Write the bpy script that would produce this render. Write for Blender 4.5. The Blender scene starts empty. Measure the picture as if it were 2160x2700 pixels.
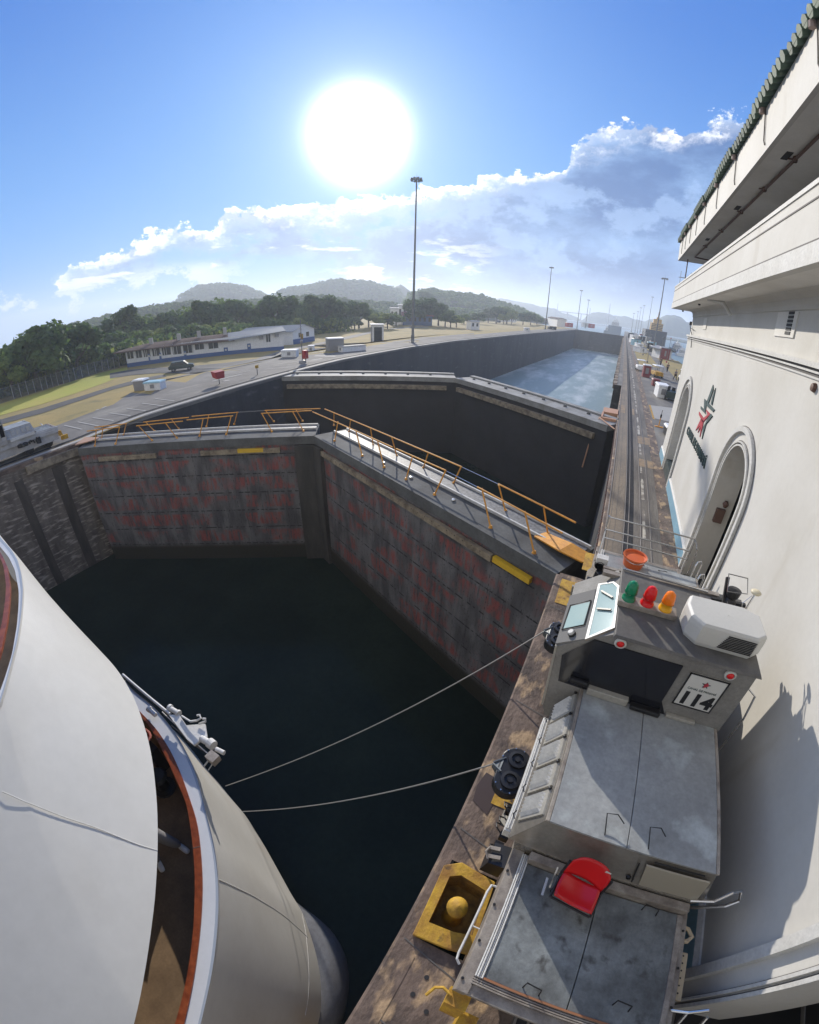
import bpy, math, random
from mathutils import Matrix, Vector
PI=math.pi; R=math.radians
C=bpy.context.scene; COL=C.collection
random.seed(7)
# ---------------------------------------------------------------- camera
cam=bpy.data.cameras.new('camera'); co=bpy.data.objects.new('camera',cam); COL.objects.link(co); C.camera=co
cam.type='PANO'; cam.panorama_type='FISHEYE_LENS_POLYNOMIAL'; cam.sensor_fit='HORIZONTAL'; cam.sensor_width=36; cam.fisheye_fov=PI
cam.fisheye_polynomial_k0=0; cam.fisheye_polynomial_k1=-0.056769724; cam.fisheye_polynomial_k2=7.211014e-05
cam.fisheye_polynomial_k3=1.58725615e-05; cam.fisheye_polynomial_k4=-2.3549957e-07
cam.clip_start=0.05; cam.clip_end=20000
M=Matrix.Rotation(0.479962575,4,'Z')@Matrix.Rotation(1.074207864,4,'X')@Matrix.Rotation(0.025886388,4,'Z'); M.translation=(0,0,7.2); co.matrix_world=M
# ---------------------------------------------------------------- light
SUN_AZ,SUN_EL=35.06,20.99           # azimuth measured from +Y towards -X
S=Vector((-math.sin(R(SUN_AZ))*math.cos(R(SUN_EL)),math.cos(R(SUN_AZ))*math.cos(R(SUN_EL)),math.sin(R(SUN_EL))))
sl=bpy.data.lights.new('sun','SUN'); sl.energy=4.2; sl.angle=R(0.5); sl.color=(1,.93,.82)
so=bpy.data.objects.new('sun',sl); COL.objects.link(so); so.rotation_euler=S.to_track_quat('Z','Y').to_euler(); so.location=(-60,90,60)
C.view_settings.view_transform='Standard'; C.view_settings.look='None'; C.view_settings.exposure=0.35; C.view_settings.gamma=1
C.cycles.use_denoising=True; C.cycles.max_bounces=8; C.cycles.diffuse_bounces=4; C.cycles.volume_bounces=1
W=bpy.data.worlds.new('World'); C.world=W; W.use_nodes=True
def world():
    nt=W.node_tree; nt.nodes.clear(); N=nt.nodes.new; K=nt.links.new
    out=N('ShaderNodeOutputWorld'); bg=N('ShaderNodeBackground'); bg.inputs[1].default_value=1; K(bg.outputs[0],out.inputs[0])
    def val(x,s):
        if isinstance(x,(int,float)): s.default_value=x
        else: K(x,s)
    def m(op,a,b=0.,c=0.):
        n=N('ShaderNodeMath'); n.operation=op; val(a,n.inputs[0]); val(b,n.inputs[1]); val(c,n.inputs[2]); return n.outputs[0]
    def ss(x,a,b):
        n=N('ShaderNodeMapRange'); n.interpolation_type='SMOOTHSTEP'; val(x,n.inputs[0]); val(a,n.inputs[1]); val(b,n.inputs[2]); return n.outputs[0]
    def mix(f,a,b,t='MIX'):
        n=N('ShaderNodeMix'); n.data_type='RGBA'; n.blend_type=t; val(f,n.inputs[0])
        for x,s in ((a,n.inputs[6]),(b,n.inputs[7])):
            if isinstance(x,tuple): s.default_value=(*x,1)
            else: K(x,s)
        return n.outputs[2]
    sky=N('ShaderNodeTexSky'); sky.sky_type='NISHITA'; sky.sun_disc=False; sky.sun_elevation=R(SUN_EL); sky.sun_rotation=R(-SUN_AZ)
    sky.air_density=1.0; sky.dust_density=0.05; sky.ozone_density=2.5
    tc=N('ShaderNodeTexCoord'); d=tc.outputs['Generated']
    sx=N('ShaderNodeSeparateXYZ'); K(d,sx.inputs[0]); X,Y,Z=sx.outputs
    az=m('MULTIPLY',m('ARCTAN2',m('MULTIPLY',X,-1),Y),180/PI); el=m('MULTIPLY',m('ARCSINE',Z),180/PI)
    dt=N('ShaderNodeVectorMath'); dt.operation='DOT_PRODUCT'; K(d,dt.inputs[0]); dt.inputs[1].default_value=S
    ang=m('MULTIPLY',m('ARCCOSINE',m('MINIMUM',dt.outputs['Value'],1)),180/PI)
    base=mix(1,sky.outputs[0],(0.05,0.075,0.11),'MULTIPLY')
    grad=mix(ss(el,4,38),(0.09,0.33,0.74),(0.024,0.165,0.58))
    grad=mix(m('MULTIPLY',ss(ang,40,6),.5),grad,(0.14,0.39,0.80))
    base=mix(.9,base,grad)
    # cumulus bank: its top follows the azimuth, broken up by noise
    fc=N('ShaderNodeFloatCurve'); K(m('MULTIPLY_ADD',az,1/140,40/140),fc.inputs[1])
    pts=[(-40,26),(-11,24.5),(-3.3,24.3),(2.9,23.4),(8.2,21.6),(9.6,18.6),(12.6,17.2),(18.2,16.2),(22.8,15.0),(30,13.6),(35,13.2),(41.4,12.3),(48.4,12),(54.4,10.9),(60.3,9.8),(64.5,8.2),(70,5.6),(78.6,2.4),(100,2)]
    cv=fc.mapping.curves[0]; 
    while len(cv.points)>2: cv.points.remove(cv.points[1])
    cv.points[0].location=(0,pts[0][1]/40); cv.points[1].location=(1,pts[-1][1]/40)
    for a,e in pts[1:-1]: cv.points.new((a+40)/140,e/40)
    fc.mapping.update()
    top=m('MULTIPLY',fc.outputs[0],40)
    def noise(scale,zs,detail,rough,off=0):
        mp=N('ShaderNodeMapping'); K(d,mp.inputs[0]); mp.inputs['Scale'].default_value=(1,1,zs); mp.inputs['Location'].default_value=(off,off,0)
        n=N('ShaderNodeTexNoise'); K(mp.outputs[0],n.inputs['Vector']); n.inputs['Scale'].default_value=scale; n.inputs['Detail'].default_value=detail; n.inputs['Roughness'].default_value=rough
        return n.outputs['Fac']
    n1=noise(8,1.5,12,.62); n2=noise(4,2.2,8,.6,3.1); n3=noise(17,1.3,12,.66,7.7); n4=noise(6,4.5,10,.6,1.3)
    dep=m('ADD',m('ADD',m('SUBTRACT',top,el),m('MULTIPLY',m('SUBTRACT',n1,.5),11)),m('MULTIPLY',m('SUBTRACT',n3,.5),5))       # degrees below the cloud top
    cover=ss(dep,-.05,.45)
    # towards the left the bank is a thin sheet with clear air below
    lefty=ss(az,30,50)
    lowcut=ss(m('ADD',el,m('MULTIPLY',m('SUBTRACT',n4,.5),12)),4.5,7.5)
    lowc=m('SUBTRACT',1,m('MULTIPLY',lefty,m('SUBTRACT',1,lowcut)))
    hole=m('MULTIPLY',ss(n2,.50,.58),m('MULTIPLY',ss(dep,2.6,4.2),ss(az,16,34)))
    cover=m('MULTIPLY',m('MULTIPLY',cover,lowc),m('SUBTRACT',1,m('MULTIPLY',hole,.9)))
    rightlow=ss(az,45,5)
    rim=ss(dep,2.6,.2)
    rimb=m('MULTIPLY',rim,ss(n3,.40,.56))
    gaps=m('MULTIPLY',ss(n4,.54,.62),m('MULTIPLY',ss(el,13,3),ss(az,14,24)))
    sunny=ss(ang,70,8)
    dark=mix(ss(n2,.36,.64),(0.045,0.14,0.37),(0.21,0.38,0.68))
    dark=mix(m('MULTIPLY',ss(n1,.50,.60),.55),dark,(0.33,0.50,0.80))
    dark=mix(m('MULTIPLY',ss(ang,26,8),.25),dark,(0.55,0.66,0.92))
    dark=mix(m('MULTIPLY',ss(el,8,1),.2),dark,(0.45,0.54,0.68))
    lit=mix(sunny,(0.80,0.86,0.98),(1.3,1.27,1.25))
    cl=mix(m('MAXIMUM',m('MULTIPLY',rim,.2),m('MAXIMUM',rimb,m('MULTIPLY',gaps,.8))),dark,lit)
    small=m('MULTIPLY',ss(n1,.50,.57),m('MULTIPLY',ss(az,46,56),m('MULTIPLY',ss(el,7,5),ss(el,1,3))))
    sm=mix(small,base,(0.62,0.72,0.9))
    # pale air near the horizon
    sm=mix(m('MULTIPLY',ss(el,7,0),.25),sm,(0.32,0.52,0.80))
    col=mix(cover,sm,cl)
    # pale sky added behind the viewer, unseen, to whiten the fill on shadows
    backfill=m('MULTIPLY',ss(Y,.10,-.30),ss(Z,-.1,.15)); col=mix(m('MULTIPLY',backfill,.9),col,(0.62,0.60,0.565))
    # bright aureole of the low sun
    g1=m('MULTIPLY',m('POWER',2.718,m('MULTIPLY',m('POWER',m('DIVIDE',ang,4.1),2.4),-1)),4.5)
    g2=m('MULTIPLY',m('POWER',2.718,m('DIVIDE',ang,-5.5)),.8)
    g3=m('MULTIPLY',m('POWER',2.718,m('DIVIDE',ang,-20.)),0.05)
    gl=m('ADD',m('ADD',g1,g2),g3)
    gc=N('ShaderNodeVectorMath'); gc.operation='SCALE'; gc.inputs[0].default_value=(1,.98,.95); K(gl,gc.inputs['Scale'])
    fin=N('ShaderNodeVectorMath'); fin.operation='ADD'; K(col,fin.inputs[0]); K(gc.outputs[0],fin.inputs[1])
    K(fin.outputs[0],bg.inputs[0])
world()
# ---------------------------------------------------------------- materials
def new(name):
    mt=bpy.data.materials.new(name); mt.use_nodes=True; nt=mt.node_tree; return mt,nt,nt.nodes['Principled BSDF']
def mat(name,c,rough=.6,metal=0,c2=None,scale=2.,amt=.5,bump=0.,bs=None,stretch=(1,1,1),spec=None,coord='Object',detail=6,lo=.35,hi=.65,c3=None,s3=None,lo3=.55,hi3=.7,st3=(1,1,1),grain=.22):
    mt,nt,b=new(name); N=nt.nodes.new; K=nt.links.new
    b.inputs['Base Color'].default_value=(*c,1); b.inputs['Roughness'].default_value=rough; b.inputs['Metallic'].default_value=metal
    if spec is not None: b.inputs['Specular IOR Level'].default_value=spec
    tc=N('ShaderNodeTexCoord').outputs[coord] if coord!='World' else N('ShaderNodeNewGeometry').outputs['Position']
    if c2:
        mp=N('ShaderNodeMapping'); K(tc,mp.inputs[0]); mp.inputs['Scale'].default_value=stretch
        n=N('ShaderNodeTexNoise'); K(mp.outputs[0],n.inputs['Vector']); n.inputs['Scale'].default_value=scale; n.inputs['Detail'].default_value=detail; n.inputs['Roughness'].default_value=.6
        mr=N('ShaderNodeMapRange'); K(n.outputs['Fac'],mr.inputs[0]); mr.inputs[1].default_value=lo; mr.inputs[2].default_value=hi; mr.inputs[4].default_value=amt*1.
        mx=N('ShaderNodeMix'); mx.data_type='RGBA'; mx.inputs[6].default_value=(*c,1); mx.inputs[7].default_value=(*c2,1); K(mr.outputs[0],mx.inputs[0]); last=mx.outputs[2]
        if c3:
            mp3=N('ShaderNodeMapping'); K(tc,mp3.inputs[0]); mp3.inputs['Scale'].default_value=st3; mp3.inputs['Location'].default_value=(5,3,1)
            n3=N('ShaderNodeTexNoise'); K(mp3.outputs[0],n3.inputs['Vector']); n3.inputs['Scale'].default_value=s3 or scale*3; n3.inputs['Detail'].default_value=8
            mr3=N('ShaderNodeMapRange'); K(n3.outputs['Fac'],mr3.inputs[0]); mr3.inputs[1].default_value=lo3; mr3.inputs[2].default_value=hi3
            mx3=N('ShaderNodeMix'); mx3.data_type='RGBA'; K(last,mx3.inputs[6]); mx3.inputs[7].default_value=(*c3,1); K(mr3.outputs[0],mx3.inputs[0]); last=mx3.outputs[2]
        ng=N('ShaderNodeTexNoise'); K(tc,ng.inputs['Vector']); ng.inputs['Scale'].default_value=max(scale*11,4 if coord=='World' else 9); ng.inputs['Detail'].default_value=10; ng.inputs['Roughness'].default_value=.75
        rg=N('ShaderNodeMapRange'); K(ng.outputs['Fac'],rg.inputs[0]); rg.inputs[1].default_value=.3; rg.inputs[2].default_value=.7; rg.inputs[3].default_value=1-grain; rg.inputs[4].default_value=1+grain*.6
        vm=N('ShaderNodeVectorMath'); vm.operation='SCALE'; K(last,vm.inputs[0]); K(rg.outputs[0],vm.inputs['Scale']); last=vm.outputs[0]
        K(last,b.inputs['Base Color'])
    if bump:
        mb=N('ShaderNodeMapping'); K(tc,mb.inputs[0]); mb.inputs['Scale'].default_value=stretch
        nb=N('ShaderNodeTexNoise'); K(mb.outputs[0],nb.inputs['Vector']); nb.inputs['Scale'].default_value=bs or scale*4; nb.inputs['Detail'].default_value=8
        bp=N('ShaderNodeBump'); bp.inputs['Strength'].default_value=bump; bp.inputs['Distance'].default_value=.05; K(nb.outputs['Fac'],bp.inputs['Height']); K(bp.outputs[0],b.inputs['Normal'])
    return mt
m_white=mat('white_wall_paint',(.63,.612,.568),.75,c2=(.55,.525,.47),scale=.5,amt=.8,bump=.08,bs=3,c3=(.45,.41,.34),s3=1.2,lo3=.62,hi3=.85,st3=(1,1,.25),grain=.05)
m_trim=mat('white_trim',(.64,.63,.60),.7,c2=(.5,.48,.43),scale=1.5,amt=.5)
m_soffit=mat('soffit_paint',(.78,.76,.71),.85,c2=(.62,.59,.53),scale=.6,amt=.7,detail=8,grain=.05)
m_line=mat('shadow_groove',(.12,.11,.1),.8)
m_blue=mat('pale_blue_plinth',(.22,.40,.50),.6,c2=(.16,.30,.40),scale=1.2,amt=.6)
m_tile=mat('green_roof_tile',(.09,.15,.10),.7,c2=(.04,.07,.05),scale=2,amt=1,c3=(.25,.28,.2),s3=5,lo3=.6,hi3=.75)
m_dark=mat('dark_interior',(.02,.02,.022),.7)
m_grey=mat('grey_panel',(.36,.36,.36),.7)
m_pipe=mat('rusty_brown_pipe',(.13,.07,.05),.6)
m_coping=mat('coping_concrete',(.21,.15,.115),.85,c2=(.075,.055,.045),scale=1.6,amt=1,bump=.6,bs=9,stretch=(1,.65,1),grain=.25,coord='World',c3=(.42,.29,.17),s3=2.0,lo3=.54,hi3=.64,st3=(1.5,.7,1))
m_apron=mat('apron_concrete',(.20,.185,.165),.9,c2=(.12,.11,.10),scale=.25,amt=1,bump=.2,bs=4,coord='World',c3=(.27,.25,.21),s3=.6,lo3=.55,hi3=.75,st3=(1,.3,1))
m_track=mat('track_concrete',(.20,.175,.145),.85,c2=(.09,.078,.068),scale=.7,amt=1,bump=.3,bs=6,stretch=(2,.3,1),coord='World')
m_tan=mat('tan_deck_concrete',(.27,.21,.145),.85,c2=(.17,.14,.11),scale=.6,amt=1,stretch=(1.5,.4,1),bump=.3,bs=8,coord='World')
m_rack=mat('rack_strip',(.035,.035,.036),.9,spec=.08,c2=(.07,.07,.08),scale=3,amt=.7,stretch=(1,6,1),coord='World')
m_rail=mat('steel_rail',(.30,.275,.25),.7,0,spec=.15,c2=(.2,.17,.15),scale=1,amt=.6,stretch=(1,.3,1),coord='World')
m_yel=mat('yellow_ochre_paint',(.60,.36,.03),.7,c2=(.30,.14,.03),scale=3.5,amt=.9,c3=(.08,.05,.03),s3=5,lo3=.62,hi3=.72,coord='World',bump=.3,bs=10)
m_patch=mat('worn_white_strip',(.50,.46,.38),.8,c2=(.2,.17,.14),scale=1.2,amt=1,lo=.45,hi=.55,coord='World')
m_asph=mat('asphalt',(.075,.073,.072),.85,c2=(.05,.05,.05),scale=.3,amt=1,coord='World')
m_wline=mat('painted_line',(.40,.38,.34),.8,c2=(.35,.33,.3),scale=2,amt=.7,coord='World')
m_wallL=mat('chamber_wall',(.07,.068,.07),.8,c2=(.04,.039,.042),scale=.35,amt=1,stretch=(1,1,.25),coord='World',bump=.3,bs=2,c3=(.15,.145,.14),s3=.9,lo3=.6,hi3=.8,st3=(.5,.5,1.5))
def wall_stone():
    mt=mat('weathered_wall',(.095,.08,.066),.85,c2=(.20,.17,.14),scale=1.6,amt=1,stretch=(1,1,.4),coord='World',bump=1,bs=4,c3=(.42,.37,.31),s3=2.2,lo3=.52,hi3=.66,st3=(1,.5,2.4)); return mt
m_stone=wall_stone()
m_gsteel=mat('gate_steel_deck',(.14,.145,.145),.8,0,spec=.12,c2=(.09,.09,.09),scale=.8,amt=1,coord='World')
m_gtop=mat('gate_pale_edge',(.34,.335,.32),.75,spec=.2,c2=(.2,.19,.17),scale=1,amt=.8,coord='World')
m_tread=mat('bright_tread_plate',(.24,.24,.24),.6,.2,spec=.25,c2=(.12,.12,.12),scale=8,amt=1,coord='World')
m_orange=mat('orange_paint',(.80,.37,.04),.5,c2=(.4,.15,.03),scale=4,amt=.5,coord='World')
m_kerb=mat('white_kerb',(.62,.62,.60),.6,c2=(.45,.44,.42),scale=3,amt=.7,coord='World')
m_timber=mat('worn_timber_fender',(.36,.30,.21),.8,c2=(.14,.11,.08),scale=2,amt=1,coord='World')
m_yelb=mat('bright_yellow_paint',(.75,.48,.03),.5,c2=(.6,.36,.03),scale=3,amt=.5,coord='World')
def gate_face():
    mt,nt,b=new('painted_gate_skin'); N=nt.nodes.new; K=nt.links.new
    uv=N('ShaderNodeUVMap').outputs[0]
    def mth(op,a,c=0.):
        n=N('ShaderNodeMath'); n.operation=op
        for v,s in ((a,n.inputs[0]),(c,n.inputs[1])):
            if isinstance(v,(int,float)): s.default_value=v
            else: K(v,s)
        return n.outputs[0]
    def noise(sc,st,det=5,off=(0,0,0)):
        mp=N('ShaderNodeMapping'); K(uv,mp.inputs[0]); mp.inputs['Scale'].default_value=st; mp.inputs['Location'].default_value=off
        n=N('ShaderNodeTexNoise'); n.inputs['Scale'].default_value=sc; n.inputs['Detail'].default_value=det; K(mp.outputs[0],n.inputs['Vector']); return n.outputs['Fac']
    def ss(x,a,c):
        n=N('ShaderNodeMapRange'); n.interpolation_type='SMOOTHSTEP'; K(x,n.inputs[0]); n.inputs[1].default_value=a; n.inputs[2].default_value=c; return n.outputs[0]
    def mix(f,a,c):
        n=N('ShaderNodeMix'); n.data_type='RGBA'; K(f,n.inputs[0])
        for v,s in ((a,n.inputs[6]),(c,n.inputs[7])):
            if isinstance(v,tuple): s.default_value=(*v,1)
            else: K(v,s)
        return n.outputs[2]
    sp=N('ShaderNodeSeparateXYZ'); K(uv,sp.inputs[0]); u,v=sp.outputs[0],sp.outputs[1]
    row=mth('FRACT',mth('DIVIDE',v,1.28)); band=mth('MULTIPLY',ss(row,.14,.26),ss(row,.92,.8))
    cellw=mth('FRACT',mth('DIVIDE',u,.82)); vert=mth('MULTIPLY',ss(cellw,.04,.14),ss(cellw,.97,.9))
    red=mth('MULTIPLY',ss(noise(.42,(1,1.1,1),2),.44,.56),ss(noise(3.4,(1.5,.3,1),9,(4,2,0)),.36,.60))
    red=mth('MULTIPLY',mth('MULTIPLY',red,band),mth('ADD',mth('MULTIPLY',vert,.45),.55))
    steel=mix(ss(noise(1.1,(1.2,.4,1),10),.36,.66),(.075,.073,.078),(.16,.155,.16))
    col=mix(mth('MULTIPLY',red,.85),steel,(.27,.065,.055))
    seam=mth('MULTIPLY',mth('SUBTRACT',1,ss(mth('ABSOLUTE',mth('SUBTRACT',row,.02)),.015,.05)),ss(noise(4,(1,.3,1),6),.42,.55))
    seam2=mth('MULTIPLY',mth('SUBTRACT',1,ss(cellw,.01,.05)),ss(noise(2.5,(.6,1.6,1),6,(2,7,0)),.5,.6))
    col=mix(mth('MAXIMUM',seam,seam2),col,(.015,.015,.018))
    speck=mth('MULTIPLY',ss(noise(14,(1,.6,1),9,(3,3,0)),.60,.68),.7); col=mix(speck,col,(.018,.018,.02))
    rust=mth('MULTIPLY',ss(noise(1.6,(.8,.6,1),9,(1,8,0)),.58,.75),.25); col=mix(rust,col,(.10,.06,.04))
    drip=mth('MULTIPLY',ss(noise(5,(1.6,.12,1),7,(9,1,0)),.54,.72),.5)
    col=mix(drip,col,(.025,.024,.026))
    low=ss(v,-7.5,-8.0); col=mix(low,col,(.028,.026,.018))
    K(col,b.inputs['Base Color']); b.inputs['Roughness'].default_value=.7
    bp=N('ShaderNodeBump'); bp.inputs['Strength'].default_value=.35; bp.inputs['Distance'].default_value=.05; K(noise(6,(1,1,1),8),bp.inputs['Height']); K(bp.outputs[0],b.inputs['Normal'])
    return mt
m_gface=gate_face()
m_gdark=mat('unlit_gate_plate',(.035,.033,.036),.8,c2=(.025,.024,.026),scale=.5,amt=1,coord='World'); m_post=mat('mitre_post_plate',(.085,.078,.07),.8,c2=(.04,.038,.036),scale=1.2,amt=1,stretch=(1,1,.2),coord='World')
def water_mat(name,c,c2,rough,scale,bstr,lo=.4,hi=.65,stretch=(1,1,1)):
    mt=mat(name,c,rough,c2=c2,scale=scale,amt=1,coord='World',bump=bstr,bs=scale*5,lo=lo,hi=hi,stretch=stretch,detail=10); return mt
m_wdark=water_mat('dark_lock_water',(.010,.017,.014),(.017,.027,.020),.12,.15,.25); m_wdark.node_tree.nodes['Principled BSDF'].inputs['Specular IOR Level'].default_value=.04
m_wpale=water_mat('churned_pale_water',(.22,.30,.30),(.58,.62,.62),.4,.12,.9,.46,.68,(1.6,.5,1))
m_wsea=water_mat('sea_water',(.12,.20,.20),(.16,.25,.25),.35,.02,.3)
m_grass=mat('dry_grass',(.36,.255,.085),.95,c2=(.27,.21,.07),scale=.12,amt=1,coord='World',bump=.4,bs=3,c3=(.17,.15,.06),s3=.5,lo3=.55,hi3=.8)
m_green=mat('green_lawn',(.33,.36,.04),.95,c2=(.40,.34,.06),scale=.1,amt=1,coord='World',bump=.4,bs=3)
m_hill=mat('forest_hillside',(.045,.075,.03),.95,c2=(.02,.035,.02),scale=.03,amt=1,coord='World',c3=(.10,.13,.05),s3=.05,lo3=.55,hi3=.7)
m_leafs=[mat('leaves_'+n,c,.75,c2=c2,scale=1.6,amt=1,coord='Object') for n,c,c2 in (('deep_green',(.075,.14,.035),(.035,.075,.02)),('mid_green',(.12,.20,.045),(.06,.11,.03)),('pale_green',(.24,.30,.06),(.13,.19,.04)))]
for lm_ in m_leafs:
    nt_=lm_.node_tree; pb=nt_.nodes['Principled BSDF']; tr=nt_.nodes.new('ShaderNodeBsdfTranslucent'); ms_=nt_.nodes.new('ShaderNodeMixShader'); hs_=nt_.nodes.new('ShaderNodeHueSaturation'); hs_.inputs['Value'].default_value=1.45; hs_.inputs['Hue'].default_value=.485; ms_.inputs[0].default_value=.45
    nt_.links.new(pb.inputs['Base Color'].links[0].from_socket,hs_.inputs['Color']); nt_.links.new(hs_.outputs[0],tr.inputs[0]); nt_.links.new(pb.outputs[0],ms_.inputs[1]); nt_.links.new(tr.outputs[0],ms_.inputs[2]); nt_.links.new(ms_.outputs[0],nt_.nodes['Material Output'].inputs[0])
m_bark=mat('bark',(.12,.09,.07),.9,c2=(.06,.05,.04),scale=3,amt=1)
m_ship=mat('ship_white_paint',(.58,.57,.53),.42,c2=(.54,.53,.49),scale=.35,amt=.6,c3=(.52,.505,.46),s3=.8,lo3=.5,hi3=.9,coord='World',bump=.05,bs=1.2,grain=.05)
m_hull2=mat('ship_lower_paint',(.55,.535,.49),.45,c2=(.50,.48,.43),scale=.5,amt=1,c3=(.40,.31,.22),s3=.55,lo3=.52,hi3=.8,coord='World',st3=(1,1,.35),bump=.06,bs=1.5,grain=.05)
m_rim=mat('pale_blue_bulwark_top',(.60,.61,.62),.5,c2=(.53,.54,.55),grain=.04,scale=1,amt=.5,coord='World')
m_teak=mat('varnished_teak',(.30,.075,.025),.3,c2=(.17,.035,.012),scale=7,amt=1,stretch=(1,1,1),coord='World')
m_deck=mat('brown_deck',(.23,.15,.08),.8,c2=(.15,.095,.05),scale=2,amt=1,coord='World')
m_cable=mat('wire_rope',(.3,.29,.27),.5,.4)
# locomotive
m_ldeck=mat('loco_grey_deck',(.34,.35,.345),.55,0,c2=(.24,.25,.25),scale=1.1,amt=1,c3=(.46,.5,.5),s3=2.2,lo3=.55,hi3=.75,bump=.05,bs=6)
m_ldeck2=mat('loco_worn_deck',(.23,.25,.25),.6,.0,c2=(.085,.09,.09),scale=1.3,amt=1,c3=(.05,.048,.045),s3=5,lo3=.58,hi3=.72,bump=.15,bs=10,grain=.3)
m_lbody=mat('loco_body_paint',(.44,.42,.37),.4,.2,c2=(.33,.31,.27),scale=1.5,amt=.8)
m_hoodm=mat('hood_metal',(.42,.39,.34),.25,.6,c2=(.32,.29,.25),scale=1.5,amt=.8)
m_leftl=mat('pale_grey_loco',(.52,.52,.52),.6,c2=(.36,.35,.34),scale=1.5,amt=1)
m_frm=mat('bright_window_frame',(.42,.42,.42),.5,.1)
m_lframe=mat('loco_frame',(.36,.32,.27),.6,c2=(.16,.13,.11),scale=5,amt=.9)
m_roof=mat('loco_cab_roof',(.15,.14,.125),.6,c2=(.09,.085,.08),scale=2,amt=1)
m_tint=mat('tinted_window',(.012,.013,.018),.12)
m_steel=mat('stainless_steel',(.62,.62,.62),.22,.95)
m_black=mat('black_iron',(.02,.02,.022),.42,.3)
m_rubber=mat('black_rubber',(.018,.018,.018),.7)
m_ac=mat('white_plastic',(.56,.55,.515),.45,c2=(.55,.54,.5),scale=2,amt=.4,grain=.05)
m_redp=mat('red_plastic',(.60,.012,.015),.22)
m_label=mat('sign_white',(.60,.59,.55),.6)
def glass(name,c,alpha=None):
    mt,nt,b=new(name); b.inputs['Base Color'].default_value=(*c,1); b.inputs['Roughness'].default_value=.03; b.inputs['Specular IOR Level'].default_value=.4
    b.inputs['Transmission Weight'].default_value=.1; return mt
m_glass=glass('greenish_glass',(.36,.48,.45))
m_gG=glass('green_lens',(.01,.22,.10)); m_gR=glass('red_lens',(.75,.01,.012)); m_gO=glass('orange_lens',(.95,.22,.01)); m_gY=glass('amber_lens',(.85,.42,.01))
m_bucket=mat('orange_bucket_plastic',(.62,.12,.025),.45)
m_bblue=mat('blue_base_paint',(.04,.10,.27),.7); m_bwall=mat('white_siding',(.80,.80,.80),.75,c2=(.7,.7,.7),scale=.3,amt=.4,coord='World')
m_broof=mat('brown_metal_roof',(.14,.095,.08),.95,spec=.1,c2=(.10,.07,.06),scale=.3,amt=1,coord='World'); m_groof=mat('grey_metal_roof',(.24,.26,.28),.8,spec=.2)
m_redroof=mat('red_metal_roof',(.30,.09,.08),.6); m_win=mat('window_dark',(.03,.035,.04),.2)
m_pole=mat('galvanised_pole',(.22,.22,.22),.5,.5); m_fence=mat('chain_fence',(.10,.11,.11),.8)
m_redpaint=mat('red_paint',(.35,.03,.03),.5); m_maroon=mat('maroon_paint',(.22,.05,.055),.6); m_greybox=mat('grey_box',(.25,.25,.26),.6)
m_skin=mat('skin',(.35,.2,.13),.6); m_cloth=mat('dark_cloth',(.03,.03,.04),.9); m_grcl=mat('grey_trousers',(.22,.21,.21),.9); m_shoe=mat('white_sneaker',(.7,.68,.64),.6)
m_hull=mat('black_hull',(.03,.032,.04),.6); m_ysup=mat('yellow_superstructure',(.55,.36,.12),.6); m_bship=mat('blue_grey_hull',(.06,.09,.13),.6)
m_ink=mat('sign_ink_green',(.035,.07,.07),.6); m_inkred=mat('sign_ink_red',(.42,.03,.05),.6)
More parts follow.
